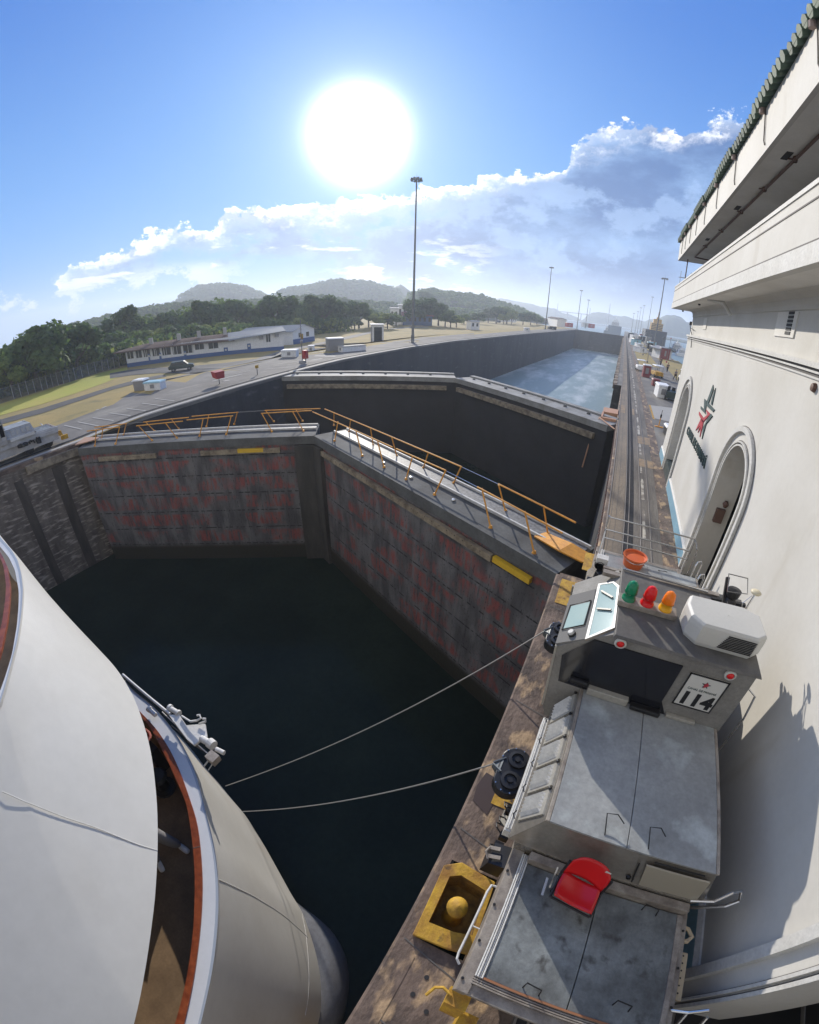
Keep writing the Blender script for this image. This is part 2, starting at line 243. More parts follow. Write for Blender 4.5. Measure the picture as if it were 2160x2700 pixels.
# ---------------------------------------------------------------- helpers
LOC={}
SPLIT={'interior_cabinet','fixture','mast','bracket_hole','roof_lamp','drain_spout','panel_hinge','roof_vent','floodlight','timber_fender','fender_bolt','deck_vent','drip_cable','eave_bracket','upper_window','broken_edge_block','vertical_groove_lining','deck_handle','hull_stud','lace','sill_bolt','fairlead_bolt','soffit_light','car_window','canopy_post','window_ledge','wiper_motor','side_window','window_post','wiper_arm','walkway_kerb','hood_edge','side_sill','end_beam','filter','porch_post','coupling_clamp','louvre_slot','string_course','balcony_band','teak_joint','blue_base'}
class MB:
    def __init__(s): s.v=[]; s.f=[]; s.uv={}
    def add(s,vs,fs):
        o=len(s.v); s.v+= [tuple(v) for v in vs]; s.f+=[tuple(i+o for i in f) for f in fs]; return s
    def box(s,x0,x1,y0,y1,z0,z1): 
        return s.add([(x0,y0,z0),(x1,y0,z0),(x1,y1,z0),(x0,y1,z0),(x0,y0,z1),(x1,y0,z1),(x1,y1,z1),(x0,y1,z1)],[(3,2,1,0),(4,5,6,7),(0,1,5,4),(1,2,6,5),(2,3,7,6),(3,0,4,7)])
    def hexa(s,b,t): # 4 bottom 4 top points
        return s.add(list(b)+list(t),[(3,2,1,0),(4,5,6,7),(0,1,5,4),(1,2,6,5),(2,3,7,6),(3,0,4,7)])
    def cyl(s,p,q,r,r2=None,n=12,caps=True):
        p=Vector(p);q=Vector(q);r2=r if r2 is None else r2; d=(q-p).normalized(); a=d.orthogonal().normalized(); b=d.cross(a)
        vs=[p+(a*math.cos(2*PI*i/n)+b*math.sin(2*PI*i/n))*r for i in range(n)]+[q+(a*math.cos(2*PI*i/n)+b*math.sin(2*PI*i/n))*r2 for i in range(n)]
        fs=[(i,(i+1)%n,n+(i+1)%n,n+i) for i in range(n)]
        if caps: fs+=[tuple(range(n-1,-1,-1)),tuple(range(n,2*n))]
        return s.add(vs,fs)
    def tube(s,pts,r,n=8,closed=False):
        pts=[Vector(p) for p in pts]; rows=[]; k=len(pts); prev=None
        for i,p in enumerate(pts):
            if closed: d=pts[(i+1)%k]-pts[i-1]
            else: d=pts[min(i+1,k-1)]-pts[max(i-1,0)]
            d.normalize(); a=(prev-d*prev.dot(d)).normalized() if prev else d.orthogonal().normalized(); prev=a; b=d.cross(a)
            rows.append([p+(a*math.cos(2*PI*j/n)+b*math.sin(2*PI*j/n))*r for j in range(n)])
        vs=[v for w in rows for v in w]; fs=[]
        for i in range(k if closed else k-1):
            for j in range(n): fs.append((i*n+j,i*n+(j+1)%n,((i+1)%k)*n+(j+1)%n,((i+1)%k)*n+j))
        if not closed: fs+=[tuple(range(n-1,-1,-1)),tuple(range((k-1)*n,k*n))]
        return s.add(vs,fs)
    def bar(s,p,q,w,h,up=(0,0,1)):
        p=Vector(p);q=Vector(q);d=(q-p).normalized();up=Vector(up);a=d.cross(up).normalized()*w/2;b=a.cross(d).normalized()*h/2
        return s.hexa([p-a-b,p+a-b,q+a-b,q-a-b],[p-a+b,p+a+b,q+a+b,q-a+b])
    def prism(s,poly,z0,z1):
        n=len(poly); return s.add([(x,y,z0) for x,y in poly]+[(x,y,z1) for x,y in poly],[tuple(range(n-1,-1,-1)),tuple(range(n,2*n))]+[(i,(i+1)%n,n+(i+1)%n,n+i) for i in range(n)])
    def prismx(s,poly,x0,x1): # polygon in (y,z)
        n=len(poly); return s.add([(x0,y,z) for y,z in poly]+[(x1,y,z) for y,z in poly],[tuple(range(n-1,-1,-1)),tuple(range(n,2*n))]+[(i,(i+1)%n,n+(i+1)%n,n+i) for i in range(n)])
    def prismy(s,poly,y0,y1): # polygon in (x,z)
        n=len(poly); return s.add([(x,y0,z) for x,z in poly]+[(x,y1,z) for x,z in poly],[tuple(range(n-1,-1,-1)),tuple(range(n,2*n))]+[(i,(i+1)%n,n+(i+1)%n,n+i) for i in range(n)])
    def loft(s,rows,close=False):
        n=len(rows[0]); vs=[v for r in rows for v in r]; fs=[]
        for i in range(len(rows)-1):
            for j in range(n if close else n-1): fs.append((i*n+j,i*n+(j+1)%n,(i+1)*n+(j+1)%n,(i+1)*n+j))
        return s.add(vs,fs)
    def lathe(s,c,prof,n=20,axis=(0,0,1)):
        ax=Vector(axis).normalized(); a=ax.orthogonal().normalized(); b=ax.cross(a); c=Vector(c)
        rows=[[c+ax*z+(a*math.cos(2*PI*j/n)+b*math.sin(2*PI*j/n))*r for j in range(n)] for r,z in prof]
        return s.loft(rows,True)
    def build(s,name,m,parent=None,smooth=False,bevel=0,sub=0):
        if parent and name in SPLIT:
            root=list(range(len(s.v)))
            def find(i):
                while root[i]!=i: root[i]=root[root[i]]; i=root[i]
                return i
            for f in s.f:
                for k in f[1:]: root[find(k)]=find(f[0])
            comp={}
            for f in s.f: comp.setdefault(find(f[0]),[]).append(f)
            if len(comp)>1:
                for fs in comp.values():
                    ids=sorted({k for f in fs for k in f}); mp={k:i for i,k in enumerate(ids)}; q=MB(); q.v=[s.v[k] for k in ids]; q.f=[tuple(mp[k] for k in f) for f in fs]; o=q.build_one(name,m,parent,smooth,bevel,sub)
                return o
        return s.build_one(name,m,parent,smooth,bevel,sub)
    def build_one(s,name,m,parent=None,smooth=False,bevel=0,sub=0):
        me=bpy.data.meshes.new(name); o0=LOC.get(parent.name,Vector()) if parent else Vector()
        me.from_pydata([tuple(Vector(v)-o0) for v in s.v],[],s.f); me.update()
        o=bpy.data.objects.new(name,me); COL.objects.link(o); me.materials.append(m)
        if parent: o.parent=parent; LOC[o.name]=o0
        if smooth:
            for p in me.polygons: p.use_smooth=True
        if bevel: 
            b=o.modifiers.new('bevel','BEVEL'); b.width=bevel; b.segments=2; b.limit_method='ANGLE'
        if sub: b=o.modifiers.new('sub','SUBSURF'); b.levels=b.render_levels=sub
        return o
def thing(name,label,cat,loc=(0,0,0),group=None):
    o=bpy.data.objects.new(name,None); COL.objects.link(o); o.location=loc; LOC[o.name]=Vector(loc); o['label']=label; o['category']=cat
    if group: o['group']=group
    o.empty_display_size=.5; return o
def tag(o,label,cat,group=None):
    o['label']=label; o['category']=cat
    if group: o['group']=group
    return o
def struct(o,kind='structure'): o['kind']=kind; return o
def copy_tree(o,parent=None):
    c=o.copy(); COL.objects.link(c); c.parent=parent
    for ch in list(o.children): copy_tree(ch,c)
    return c
def place(o,loc,rz=0,label=None,sc=None,group=None):
    o.location=loc; o.rotation_euler=(0,0,rz)
    if label: o['label']=label
    if group: o['group']=group
    if sc: o.scale=(sc,)*3 if not isinstance(sc,tuple) else sc
    return o
def text_mesh(name,txt,size,m,mtx,parent,ext=.004,width=None,bold=0.0):
    cu=bpy.data.curves.new(name,'FONT'); cu.body=txt; cu.size=size; cu.extrude=ext; cu.align_x='CENTER'; cu.align_y='CENTER'; cu.offset=bold
    t=bpy.data.objects.new(name+'_tmp',cu); COL.objects.link(t); bpy.context.view_layer.update()
    me=bpy.data.meshes.new_from_object(t.evaluated_get(bpy.context.evaluated_depsgraph_get())); bpy.data.objects.remove(t)
    if width:
        xs=[v.co.x for v in me.vertices]; k=width/(max(xs)-min(xs)); me.transform(Matrix.Scale(k,4,(1,0,0)))
    o0=LOC.get(parent.name,Vector()); me.transform(Matrix.Translation(-o0)@mtx)
    me.name=name; o=bpy.data.objects.new(name,me); COL.objects.link(o); me.materials.clear(); me.materials.append(m); o.parent=parent; return o
def gz(x): return 0.0 if x>-46 else max(-2.2,(x+46)*0.16)
# ================================================================ setting: ground, water, hills
LCO=[(-30.0,-60.0),(-30.0,-12.0),(-30.0,9.05),(-31.48, 15.35),(-31.77, 19.62),(-32.5, 25.55),(-33.54, 34.44),(-34.97, 45.68),(-35.53, 66.59),(-35.39, 87.8),(-33.98, 112.12),(-32.93, 155.72),(-31,210),(-30.2,283),(-30.5,300)]
def sheet(name,poly,z,m,kind='structure',subd=False,follow=False):
    b=MB(); b.add([(x,y,(gz(x) if follow else 0)+z) for x,y in poly],[tuple(range(len(poly)))]); return struct(b.build(name,m),kind)
# left bank: one graded sheet from the coping to far inland
b=MB(); cols=[0,.15,2,6,12,-46.0,-50,-55,-60,-80,-150,-400,-1400]
ex=[p for p in LCO]+[(-30.5,302)]
rows=[]
for (x,y) in ex:
    r=[(x-.0,y,-.004)]+[(x-c,y,-.004) for c in cols[1:5]]+[(c,y,gz(c)-.004) for c in cols[5:]]
    rows.append(r)
b.loft(rows); b.loft([[(x,302,z) for x,y,z in rows[-1]],[(x-30,360,z-1.5) for x,y,z in rows[-1]],[(x-260,900,z-5) for x,y,z in rows[-1]],[(x-500,2500,z-6) for x,y,z in rows[-1]]])
struct(b.build('ground',m_grass))
# right island
b=MB(); b.loft([[(.62,-60,-.006),(20,-60,-.006)],[(.62,10.6,-.006),(20,10.6,-.006)]]); b.loft([[(.74,10.61,-.006),(20,10.61,-.006)],[(.85,53,-.004),(19,53,-.004)],[(0.1,53.1,-.004),(18,80,-.004)],[(0.1,120,-.004),(14.6,120,-.004)],[(.3,300,-.004),(14.0,300,-.004)],[(.6,520,-.3),(13,520,-.3)]])
struct(b.build('island_ground',m_apron))
APX=[(-37.96,9.39),(-38.88,12.45),(-40.0,16.32),(-44.02,20.11),(-64.62,31.58),(-61.56,33.86),(-48.57,31.83),(-44.63,33.29),(-61.59,51.32),(-68.36,66.44),(-71.62,78.2),(-65.59,84.29),(-53.57,78.86),(-39.94,76.46),(-40.76,110.89),(-40.43,133.03),(-38.7,220.31)]
apr=[(-33,-60),(-38,-60),(-38,5)]+APX+[(-31.2,300),(-31.05,210)]+[(x-.9,y) for x,y in LCO[::-1][2:]][:-1]
b=MB()
# the apron is laid as strips between the coping line and its inland edge
import bisect
def interp(P,y):
    P=sorted(P,key=lambda p:p[1])
    for (x0,y0),(x1,y1) in zip(P,P[1:]):
        if y0<=y<=y1: return x0+(x1-x0)*(y-y0)/max(y1-y0,1e-6)
    return P[-1][0] if y>P[-1][1] else P[0][0]
AP2=[(-38,-60),(-38,5)]+APX+[(-34,300)]
ys=sorted(set([-60,-12,5,9]+[round(p[1],1) for p in AP2]+[round(p[1],1) for p in LCO if p[1]<300]+list(range(12,290,6))))
rows=[]
for y in ys:
    xa=interp(LCO,y)-.95; xb=min(interp(AP2,y),xa-.6); n=5
    rows.append([(xa+(xb-xa)*i/n,y,gz(xa+(xb-xa)*i/n)+.006+(.02 if gz(xa+(xb-xa)*i/n)<0 else 0)) for i in range(n+1)])
b.loft(rows); struct(b.build('lock_apron',m_apron))
def gsheet(name,pts,m,z=.012,sub=5):
    # ground patch following the graded bank, given as left/right edges of equal length
    a,c=pts; b=MB(); rows=[]
    for p,q in zip(a,c):
        rows.append([(p[0]+(q[0]-p[0])*i/sub,p[1]+(q[1]-p[1])*i/sub,gz(p[0]+(q[0]-p[0])*i/sub)+z) for i in range(sub+1)])
    b.loft(rows); return struct(b.build(name,m))
gsheet('parking_lot',([(-86.71,35.93),(-85.07,39.82),(-77.91,42.46),(-70.76,44.92),(-65.66,49.16),(-62.78,56.23),(-66.5,66.12)],[(-78.13,32.18),(-75.98,35.36),(-70.32,38.15),(-61.57,38.87),(-44.33,33.06),(-44.6,39.88),(-64.26,63.85)]),m_asph,.05)
gsheet('service_road',([(-64.58,6.89),(-66.59,10.33),(-65.2,15.92),(-66.1,22.37),(-67.8,28.3),(-68.73,33.21),(-67.37,37.22)],[(-61.61,6.43),(-62.44,9.5),(-60.8,14.68),(-62.18,20.91),(-64.22,26.7),(-64.22,31.37),(-64.22,36.11)]),m_asph,.04)
gsheet('green_lawn',([(-80.38,9.31),(-84.17,13.79),(-85.01,21.53),(-89.13,29.59),(-91.42,36.26),(-91.77,42.19)],[(-68.87,7.55),(-70.54,11.11),(-69.24,17.07),(-70.78,23.03),(-73.92,28.92),(-79.72,36.64)]),m_green,.03)
gsheet('footpath',([(-69.59,67.65),(-70.91,77.42),(-75.06,93.05),(-81.7,113.23),(-87.72,133.79)],[(-65.08,64.34),(-67.07,74.78),(-71.35,91.74),(-75.58,106.73),(-81.56,124.39)]),m_apron,.04)
gsheet('footpath',([(-93.31,157.18),(-94.1,175.9),(-90.31,188.54)],[(-88.72,149.45),(-89.06,166.51),(-86.88,181.41)]),m_apron,.04)
gsheet('footpath',([(-44.14,75.17),(-43.96,89.92),(-43.59,108.06),(-43.0,121.89)],[(-42.3,72.04),(-41.38,84.66),(-41.2,102.19),(-41.35,117.25)]),m_apron,.03)
# painted markings on the left apron
WL=[((-39.95,15.51),(-39.48,14.85),0.25),((-39.62,14.68),(-39.42,14.22),0.25),((-37.14,10.49),(-33.46,10.68),0.16),((-36.81,11.54),(-32.83,11.78),0.16),((-36.59,12.82),(-33.01,13.15),0.16),((-36.33,14.3),(-32.89,14.6),0.16),((-36.13,15.84),(-33.03,16.08),0.16),((-36.55,17.57),(-33.02,17.72),0.16),((-36.96,19.18),(-33.7,19.28),0.16),((-38.66,35.08),(-36.85,37.23),0.18),((-39.66,37.33),(-38.09,39.92),0.18),((-40.77,40.17),(-38.93,42.33),0.18),((-38.64,31.44),(-38.49,27.0),0.3),((-39.77,33.59),(-39.83,27.98),0.15),((-41.48,47.67),(-38.12,48.54),0.9),((-38.61,43.69),(-38.27,45.58),0.5),((-36.99,27.4),(-36.88,28.09),0.5),((-44.5,50.26),(-44.39,57.01),0.35)]
for i,(p,q,w) in enumerate(WL):
    b=MB(); p=Vector((*p,0));q=Vector((*q,0)); d=(q-p).normalized(); n=Vector((-d.y,d.x,0))*w/2
    b.add([(v.x,v.y,gz(v.x)+.03) for v in (p-n,q-n,q+n,p+n)],[(0,1,2,3)]); struct(b.build('painted_line',m_wline))
# left bank track: dark slot and rails along the coping
for off,w,m,n in ((1.0,.35,m_rack,'rack_slot'),(1.5,.12,m_rail,'track_rail'),(.15,.5,m_wline,'coping_strip')):
    b=MB(); 
    P=[p for p in LCO if p[1]>=9]; b.loft([[(x-off,y,.022),(x-off-w,y,.022)] for x,y in [(-30,-60),(-30,9.05)]+P[1:]]); struct(b.build(n,m))
# water
b=MB(); b.add([(-45,-60,-8.9),(3,-60,-8.9),(3,46,-8.9),(-45,46,-8.9)],[(0,1,2,3)]); struct(b.build('lock_water',m_wdark))
b=MB(); b.add([(-45,36,-12),(3,36,-12),(3,284,-12),(-45,284,-12)],[(0,1,2,3)]); struct(b.build('churning_water',m_wpale))
b=MB(); b.add([(14,60,-7),(400,60,-7),(400,300,-7),(14,300,-7)],[(0,1,2,3)]); b.add([(-300,299,-9.5),(2500,299,-9.5),(2500,6000,-9.5),(-1500,6000,-9.5)],[(0,1,2,3)]); struct(b.build('sea',m_wsea))
b=MB(); b.add([(-3000,-400,-16),(3000,-400,-16),(3000,6200,-16),(-3000,6200,-16)],[(0,1,2,3)]); struct(b.build('terrain_base',m_wallL))
# hills: real ridges with forest-like relief
def hill(name,prof,D,depth,hs=1.0,bump=6,base=-3,seed=1):
    rnd=random.Random(seed); rows=[]; k=1
    prof=sorted(prof); azs=[]
    n=max(40,int(abs(prof[-1][0]-prof[0][0])*6))
    def el(a):
        for (a0,e0),(a1,e1) in zip(prof,prof[1:]):
            if a0<=a<=a1: return e0+(e1-e0)*(a-a0)/max(a1-a0,1e-6)
        return prof[-1][1]
    from mathutils import noise as nz
    ts=[-1,-.8,-.62,-.48,-.36,-.26,-.17,-.09,0,.1,.25,.5,.8,1]
    for i in range(n+1):
        a=prof[0][0]+(prof[-1][0]-prof[0][0])*i/n; H=7.2+D*math.tan(R(el(a))); e=min(1,min(i,n-i)/5)
        row=[]
        for t in ts:
            r=D+t*depth; prf=(1-abs(t)**1.5); x,y=-math.sin(R(a))*r,math.cos(R(a))*r
            nn=nz.noise(Vector((x,y,seed*9.1))/ (bump*7))*bump*1.0*(0 if abs(t)<.05 else 1)+nz.noise(Vector((x,y,seed))/ (bump*1.1))*bump*.22
            h=base+(H-base)*prf*(e**.5) + nn*(.4+.6*prf)*(1 if abs(t)<.99 else 0); row.append((x,y,h))
        rows.append(row)
    b=MB(); b.loft(rows); return struct(b.build(name,m_hill,smooth=False))
hill('hill',[(59.5,1.01),(58.4,1.22),(56.4,2.67),(54.7,3.26),(52.2,3.32),(49.9,2.84),(47.7,1.81),(46.1,0.66)],900,170,bump=7,seed=1)
hill('hill',[(47.1,0.72),(44.6,1.95),(41.7,2.58),(39.7,2.87),(37.4,3.13),(35.3,2.97),(32.1,2.49),(30.6,2.06),(29.2,1.79)],850,160,bump=7,seed=2)
hill('hill',[(31.5,0.86),(30.6,2.06),(30.1,2.56),(29.5,2.87),(29.0,2.63),(28.3,2.15),(27.2,0.94)],1000,110,bump=7,seed=3)
hill('hill',[(28.7,0.9),(27.5,1.73),(26.6,2.1),(25.5,2.28),(24.4,2.02),(22.2,1.67),(20.5,1.56),(18.7,1.31),(17.2,1.06),(15.2,0.66),(13.2,0.13),(11.1,-0.47)],560,110,bump=6,seed=4)
hill('hill',[(19.7,0.76),(18.2,1.39),(17.2,1.55),(16.1,1.63),(14.4,1.41),(12.6,1.26),(11.0,1.01),(9.2,0.89),(8.2,0.41),(7.4,0.45),(6.3,0.14),(5.0,-0.49)],1900,250,bump=14,seed=5)
hill('hill',[(5.7,-0.48),(5.0,0.52),(4.3,0.85),(3.5,1.01),(2.6,1.06),(1.3,0.91),(0.2,0.91),(-1.0,0.6),(-2.3,0.71),(-2.8,1.07),(-3.9,1.2),(-5.1,1.05)],1800,220,bump=12,seed=6)
hill('hill',[(-3.1,0.36),(-3.6,1.05),(-4.1,1.45),(-4.5,1.76),(-5.0,1.98),(-5.9,2.02),(-6.6,1.91),(-7.3,1.53),(-8.7,1.31),(-11.4,1.37)],1300,150,bump=9,seed=7)
hill('hill',[(72.7,-0.01),(69.0,0.59),(66.4,0.84),(62.4,1.03),(58.4,0.9),(51.9,0.93),(45.2,0.86),(40.0,0.58),(34.3,0.06),(29.2,-0.35),(24.7,-0.58),(19.6,-0.83)],420,90,bump=7,seed=8)
# far shoreline spits
b=MB(); b.prism([(60,900),(420,820),(700,1000),(120,1050)],-12,-6.5); struct(b.build('far_shore',m_hill))
# ================================================================ lock walls
def wall_strip(name,pts,z0,z1,m,back,label,cat='wall',cop=None):
    t=thing(name,label,cat,(pts[0][0],pts[0][1],0)); b=MB()
    rows=[[(x,y,z0),(x,y,z1-.25),(x,y,z1-.25)] for x,y in pts]; b.loft([[(x,y,z0) for x,y in pts],[(x,y,z1-.3) for x,y in pts]]); b.build('wall_face',m,t)
    b=MB(); s=1 if back>0 else -1
    prof=[(-.06*s,z1-.3),(-.06*s,z1-.03),(-.02*s,z1),(back,z1)]
    b.loft([[(x+dx,y,z) for dx,z in prof] for x,y in pts]); b.build('coping',cop or m_coping,t); return t
wl=wall_strip('lock_wall',[(x,y) for x,y in LCO if y<9.1],-14,.0,m_stone,-.9,'stained stone-faced lock wall with deep vertical grooves left of the ship')
b=MB()
for y0,y1 in ((-3,-1.9),(1.2,1.9),(4.2,4.8),(6.8,7.5)): b.box(-30.4,-29.97,y0,y1,-9,-1.0)
b.build('vertical_groove_lining',mat('groove_lining',(.10,.085,.07),.9,c2=(.05,.043,.037),scale=1.5,amt=1,stretch=(1,1,.3),coord='World'),wl)
b=MB(); b.box(-30.0,-29.7,5.2,8.9,-.75,-.25); b.build('fender_plate',m_timber,wl)
rb=MB(); rb.add([(-30,9.05,-14),(-33.2,9.05,-14),(-33.2,9.05,-.3),(-30,9.05,-.3)],[(0,1,2,3)]); rb.build('wall_end',m_stone,wl)
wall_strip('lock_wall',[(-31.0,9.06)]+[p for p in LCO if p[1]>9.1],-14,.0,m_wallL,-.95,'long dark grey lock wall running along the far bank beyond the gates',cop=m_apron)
wr=wall_strip('lock_wall',[(-.35,-60),(-.35,10.6)],-14,.0,m_stone,.06,'brown worn lock wall edge beside the numbered locomotive')
b=MB(); b.add([(-.35,10.6,-14),(.72,10.6,-14),(.72,10.6,0),(-.35,10.6,0)],[(0,1,2,3)]); b.build('wall_end',m_wallL,wr)
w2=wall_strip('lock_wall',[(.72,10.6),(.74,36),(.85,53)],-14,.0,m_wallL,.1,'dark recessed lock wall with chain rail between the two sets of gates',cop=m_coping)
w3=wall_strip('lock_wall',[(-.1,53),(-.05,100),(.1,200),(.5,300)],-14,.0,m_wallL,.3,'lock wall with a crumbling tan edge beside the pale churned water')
b=MB(); b.add([(-.1,53,-14),(.85,53,-14),(.85,53,0),(-.1,53,0)],[(0,1,2,3)]); b.build('wall_end',m_wallL,w3)
b=MB(); rnd=random.Random(3)
for i in range(60):
    y=54+i*3.3; b.box(-.22-rnd.random()*.15,.25,y,y+1.2+rnd.random()*1.6,-.5-rnd.random()*.4,.03+rnd.random()*.05)
b.build('broken_edge_block',m_tan,w3)
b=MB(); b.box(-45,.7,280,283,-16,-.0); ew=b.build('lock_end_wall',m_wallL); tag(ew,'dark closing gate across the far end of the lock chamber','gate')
# chain hung along the recessed wall
ch=MB()
for i in range(150):
    y=10.9+i*.17; ch.tube([(.66+.05*math.sin(a)*(1 if i%2 else .3),y+.10*math.cos(a),-.22+.05*math.sin(a)*(.3 if i%2 else 1)) for a in [k*PI/4 for k in range(8)]],.022,5,True)
tag(ch.build('hanging_chain',mat('rusty_chain',(.12,.06,.05),.8)),'rusty chain hung along the edge of the recessed lock wall','chain')
# ================================================================ gates
def uvface(b_,name,m,parent,quads):
    me=bpy.data.meshes.new(name); o0=LOC.get(parent.name,Vector()); vs=[];fs=[];uvs=[]
    for q,u in quads: 
        i=len(vs); vs+=[tuple(Vector(p)-o0) for p in q]; fs.append((i,i+1,i+2,i+3)); uvs+=u
    me.from_pydata(vs,[],fs); l=me.uv_layers.new(name='UVMap')
    for k,u in enumerate(uvs): l.data[k].uv=u
    o=bpy.data.objects.new(name,me); COL.objects.link(o); me.materials.append(m); o.parent=parent; LOC[o.name]=o0; return o
def leaf(label,F0,F1,T,ztop,zbot,side,detail=True,uo=0):
    F0=Vector((*F0,0));F1=Vector((*F1,0)); d=(F1-F0); L=d.length; d.normalize(); n=Vector((-d.y,d.x,0))
    if n.y<0: n=-n
    t=thing('gate_leaf',label,'lock gate',tuple(F0)); 
    P=lambda s,w,z: tuple(F0+d*s+n*w+Vector((0,0,z)))
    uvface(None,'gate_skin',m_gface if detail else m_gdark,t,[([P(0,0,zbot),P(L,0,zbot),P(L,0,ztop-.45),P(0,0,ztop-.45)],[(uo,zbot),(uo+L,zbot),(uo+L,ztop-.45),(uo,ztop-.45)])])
    b=MB(); b.hexa([P(0,.02,zbot),P(L,.02,zbot),P(L,T,zbot),P(0,T,zbot)],[P(0,.02,ztop-.46),P(L,.02,ztop-.46),P(L,T,ztop-.46),P(0,T,ztop-.46)]); b.build('gate_body',m_wallL,t)
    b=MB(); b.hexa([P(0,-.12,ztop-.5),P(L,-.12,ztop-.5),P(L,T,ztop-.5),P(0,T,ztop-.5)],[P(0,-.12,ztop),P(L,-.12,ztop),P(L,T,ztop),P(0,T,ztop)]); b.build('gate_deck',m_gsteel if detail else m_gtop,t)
    return t,P,L
g1=leaf('near gate leaf on the left with orange handrails, meeting the wall at left',(-29.16,8.71),(-15.70,17.66),2.3,-.15,-14,-1)
g2=leaf('near gate leaf on the right with orange handrails, ending beside the locomotive',(-15.70,17.66),(-.36,10.9),2.3,-.15,-14,1,True,31)
for (t,P,L),sgn in ((g1,-1),(g2,1)):
    b=MB(); w0,w1=1.25,2.05
    b.hexa([P(.3,w0,-.146),P(L-.1,w0,-.146),P(L-.1,w1,-.146),P(.3,w1,-.146)],[P(.3,w0,-.10),P(L-.1,w0,-.10),P(L-.1,w1,-.10),P(.3,w1,-.10)]); b.build('walkway_grating',m_tread,t)
    b=MB()
    for w in (w0-.06,w1+.02): b.bar(P(.2,w,-.06),P(L-.05,w,-.06),.07,.12)
    b.build('walkway_kerb',m_kerb,t)
    b=MB()
    segs=((1.5,L*.36),(L*.55,L-2.2)) if sgn<0 else ((.3,L-2.6),)
    for a,c in segs: b.hexa([P(a,-.20,-1.12),P(c,-.20,-1.12),P(c,-.03,-1.12),P(a,-.03,-1.12)],[P(a,-.20,-.84),P(c,-.20,-.84),P(c,-.03,-.84),P(a,-.03,-.84)])
    b.build('timber_fender',m_timber,t)
    a,c=(L*.70,L*.80) if sgn<0 else (L-2.5,L-.85)
    b=MB(); b.hexa([P(a,-.21,-1.05),P(c,-.21,-1.05),P(c,-.03,-1.05),P(a,-.03,-1.05)],[P(a,-.21,-.82),P(c,-.21,-.82),P(c,-.03,-.82),P(a,-.03,-.82)]); b.build('yellow_bumper',m_yelb,t)
    b=MB()
    for k in range(34 if sgn>0 else 12):
        s=.6+k*.45; 
        if s<L-2.8: b.cyl(P(s,-.215,-.92),P(s,-.19,-.92),.02,n=6)
    b.build('fender_bolt',m_black,t)
    b=MB()
    if sgn<0: b.hexa([P(L-1.3,-.25,-14),P(L,-.25,-14),P(L,-.02,-14),P(L-1.3,-.02,-14)],[P(L-1.3,-.25,-.7),P(L,-.25,-.7),P(L,-.02,-.7),P(L-1.3,-.02,-.7)])
    else: b.hexa([P(.0,-.25,-14),P(1.0,-.25,-14),P(1.0,-.02,-14),P(.0,-.02,-14)],[P(0,-.25,-.7),P(1.0,-.25,-.7),P(1.0,-.02,-.7),P(0,-.02,-.7)])
    b.build('mitre_post',m_post,t)
RR=[([((-13.99,17.36,-0.14),(-13.95,17.71,0.95)),((-11.24,16.14,-0.14),(-12.08,16.8,0.95)),((-9.45,15.38,-0.14),(-10.1,15.84,0.95))],(-16.65,18.65,0.95),(-9.02,15.43,0.95)),([((-7.85,14.66,-0.14),(-7.7,14.97,0.95)),((-6.07,13.89,-0.14),(-5.73,14.1,0.95))],(-8.76,15.34,0.95),(-5.72,14.11,0.95)),([((-3.15,12.47,-0.14),(-3.88,13.25,0.95)),((-1.33,11.61,-0.14),(-2.0,12.27,0.95))],(-4.06,13.26,0.95),(-0.57,11.44,0.95)),([((-15.97,19.84,-0.14),(-15.4,19.19,0.95)),((-14.28,19.15,-0.14),(-13.54,18.38,0.95)),((-11.66,17.83,-0.14),(-11.58,17.47,0.95)),((-9.67,17.0,-0.14),(-9.83,16.74,0.95))],(-16.44,19.58,0.95),(-8.38,16.13,0.95)),([((-7.77,16.24,-0.14),(-7.27,15.68,0.95)),((-5.82,15.33,-0.14),(-5.34,14.82,0.95))],(-8.38,16.13,0.95),(-5.32,14.83,0.95)),([((-3.03,14.0,-0.14),(-3.42,13.89,0.95)),((-1.15,13.08,-0.14),(-1.5,13.03,0.95))],(-3.45,13.96,0.95),(-0.27,12.37,0.95))]
RL=[([((-18.61,16.9,-0.14),(-19.26,16.83,0.95)),((-16.88,17.94,-0.14),(-17.78,18.06,0.95))],(-19.4,16.87,0.95),(-16.93,18.87,0.95)),([((-20.19,18.62,-0.14),(-19.59,17.48,0.95)),((-18.48,19.63,-0.14),(-18.15,18.72,0.95))],(-19.76,17.52,0.95),(-16.76,19.53,0.95)),([((-24.81,12.07,-0.14),(-25.22,11.56,0.95)),((-23.52,13.15,-0.14),(-23.98,12.79,0.95))],(-25.33,11.47,0.95),(-22.95,13.47,0.95)),([((-26.59,13.3,-0.14),(-25.66,12.29,0.95)),((-25.33,14.44,-0.14),(-24.43,13.51,0.95))],(-25.72,12.18,0.95),(-23.39,14.2,0.95)),([((-22.35,14.1,-0.14),(-22.14,14.45,0.95)),((-20.9,15.12,-0.14),(-20.77,15.61,0.95))],(-22.94,13.75,0.95),(-20.7,15.69,0.95)),([((-23.79,15.68,-0.14),(-22.55,15.18,0.95)),((-22.33,16.93,-0.14),(-21.12,16.38,0.95))],(-23.4,14.44,0.95),(-21.1,16.45,0.95)),([((-28.12,9.51,-0.14),(-27.74,9.75,0.95)),((-26.86,10.45,-0.14),(-26.4,10.81,0.95))],(-28.2,9.28,0.95),(-26.42,10.84,0.95)),([((-29.42,10.56,-0.14),(-27.96,10.32,0.95)),((-28.26,11.7,-0.14),(-26.68,11.41,0.95))],(-28.57,9.97,0.95),(-26.75,11.48,0.95))]
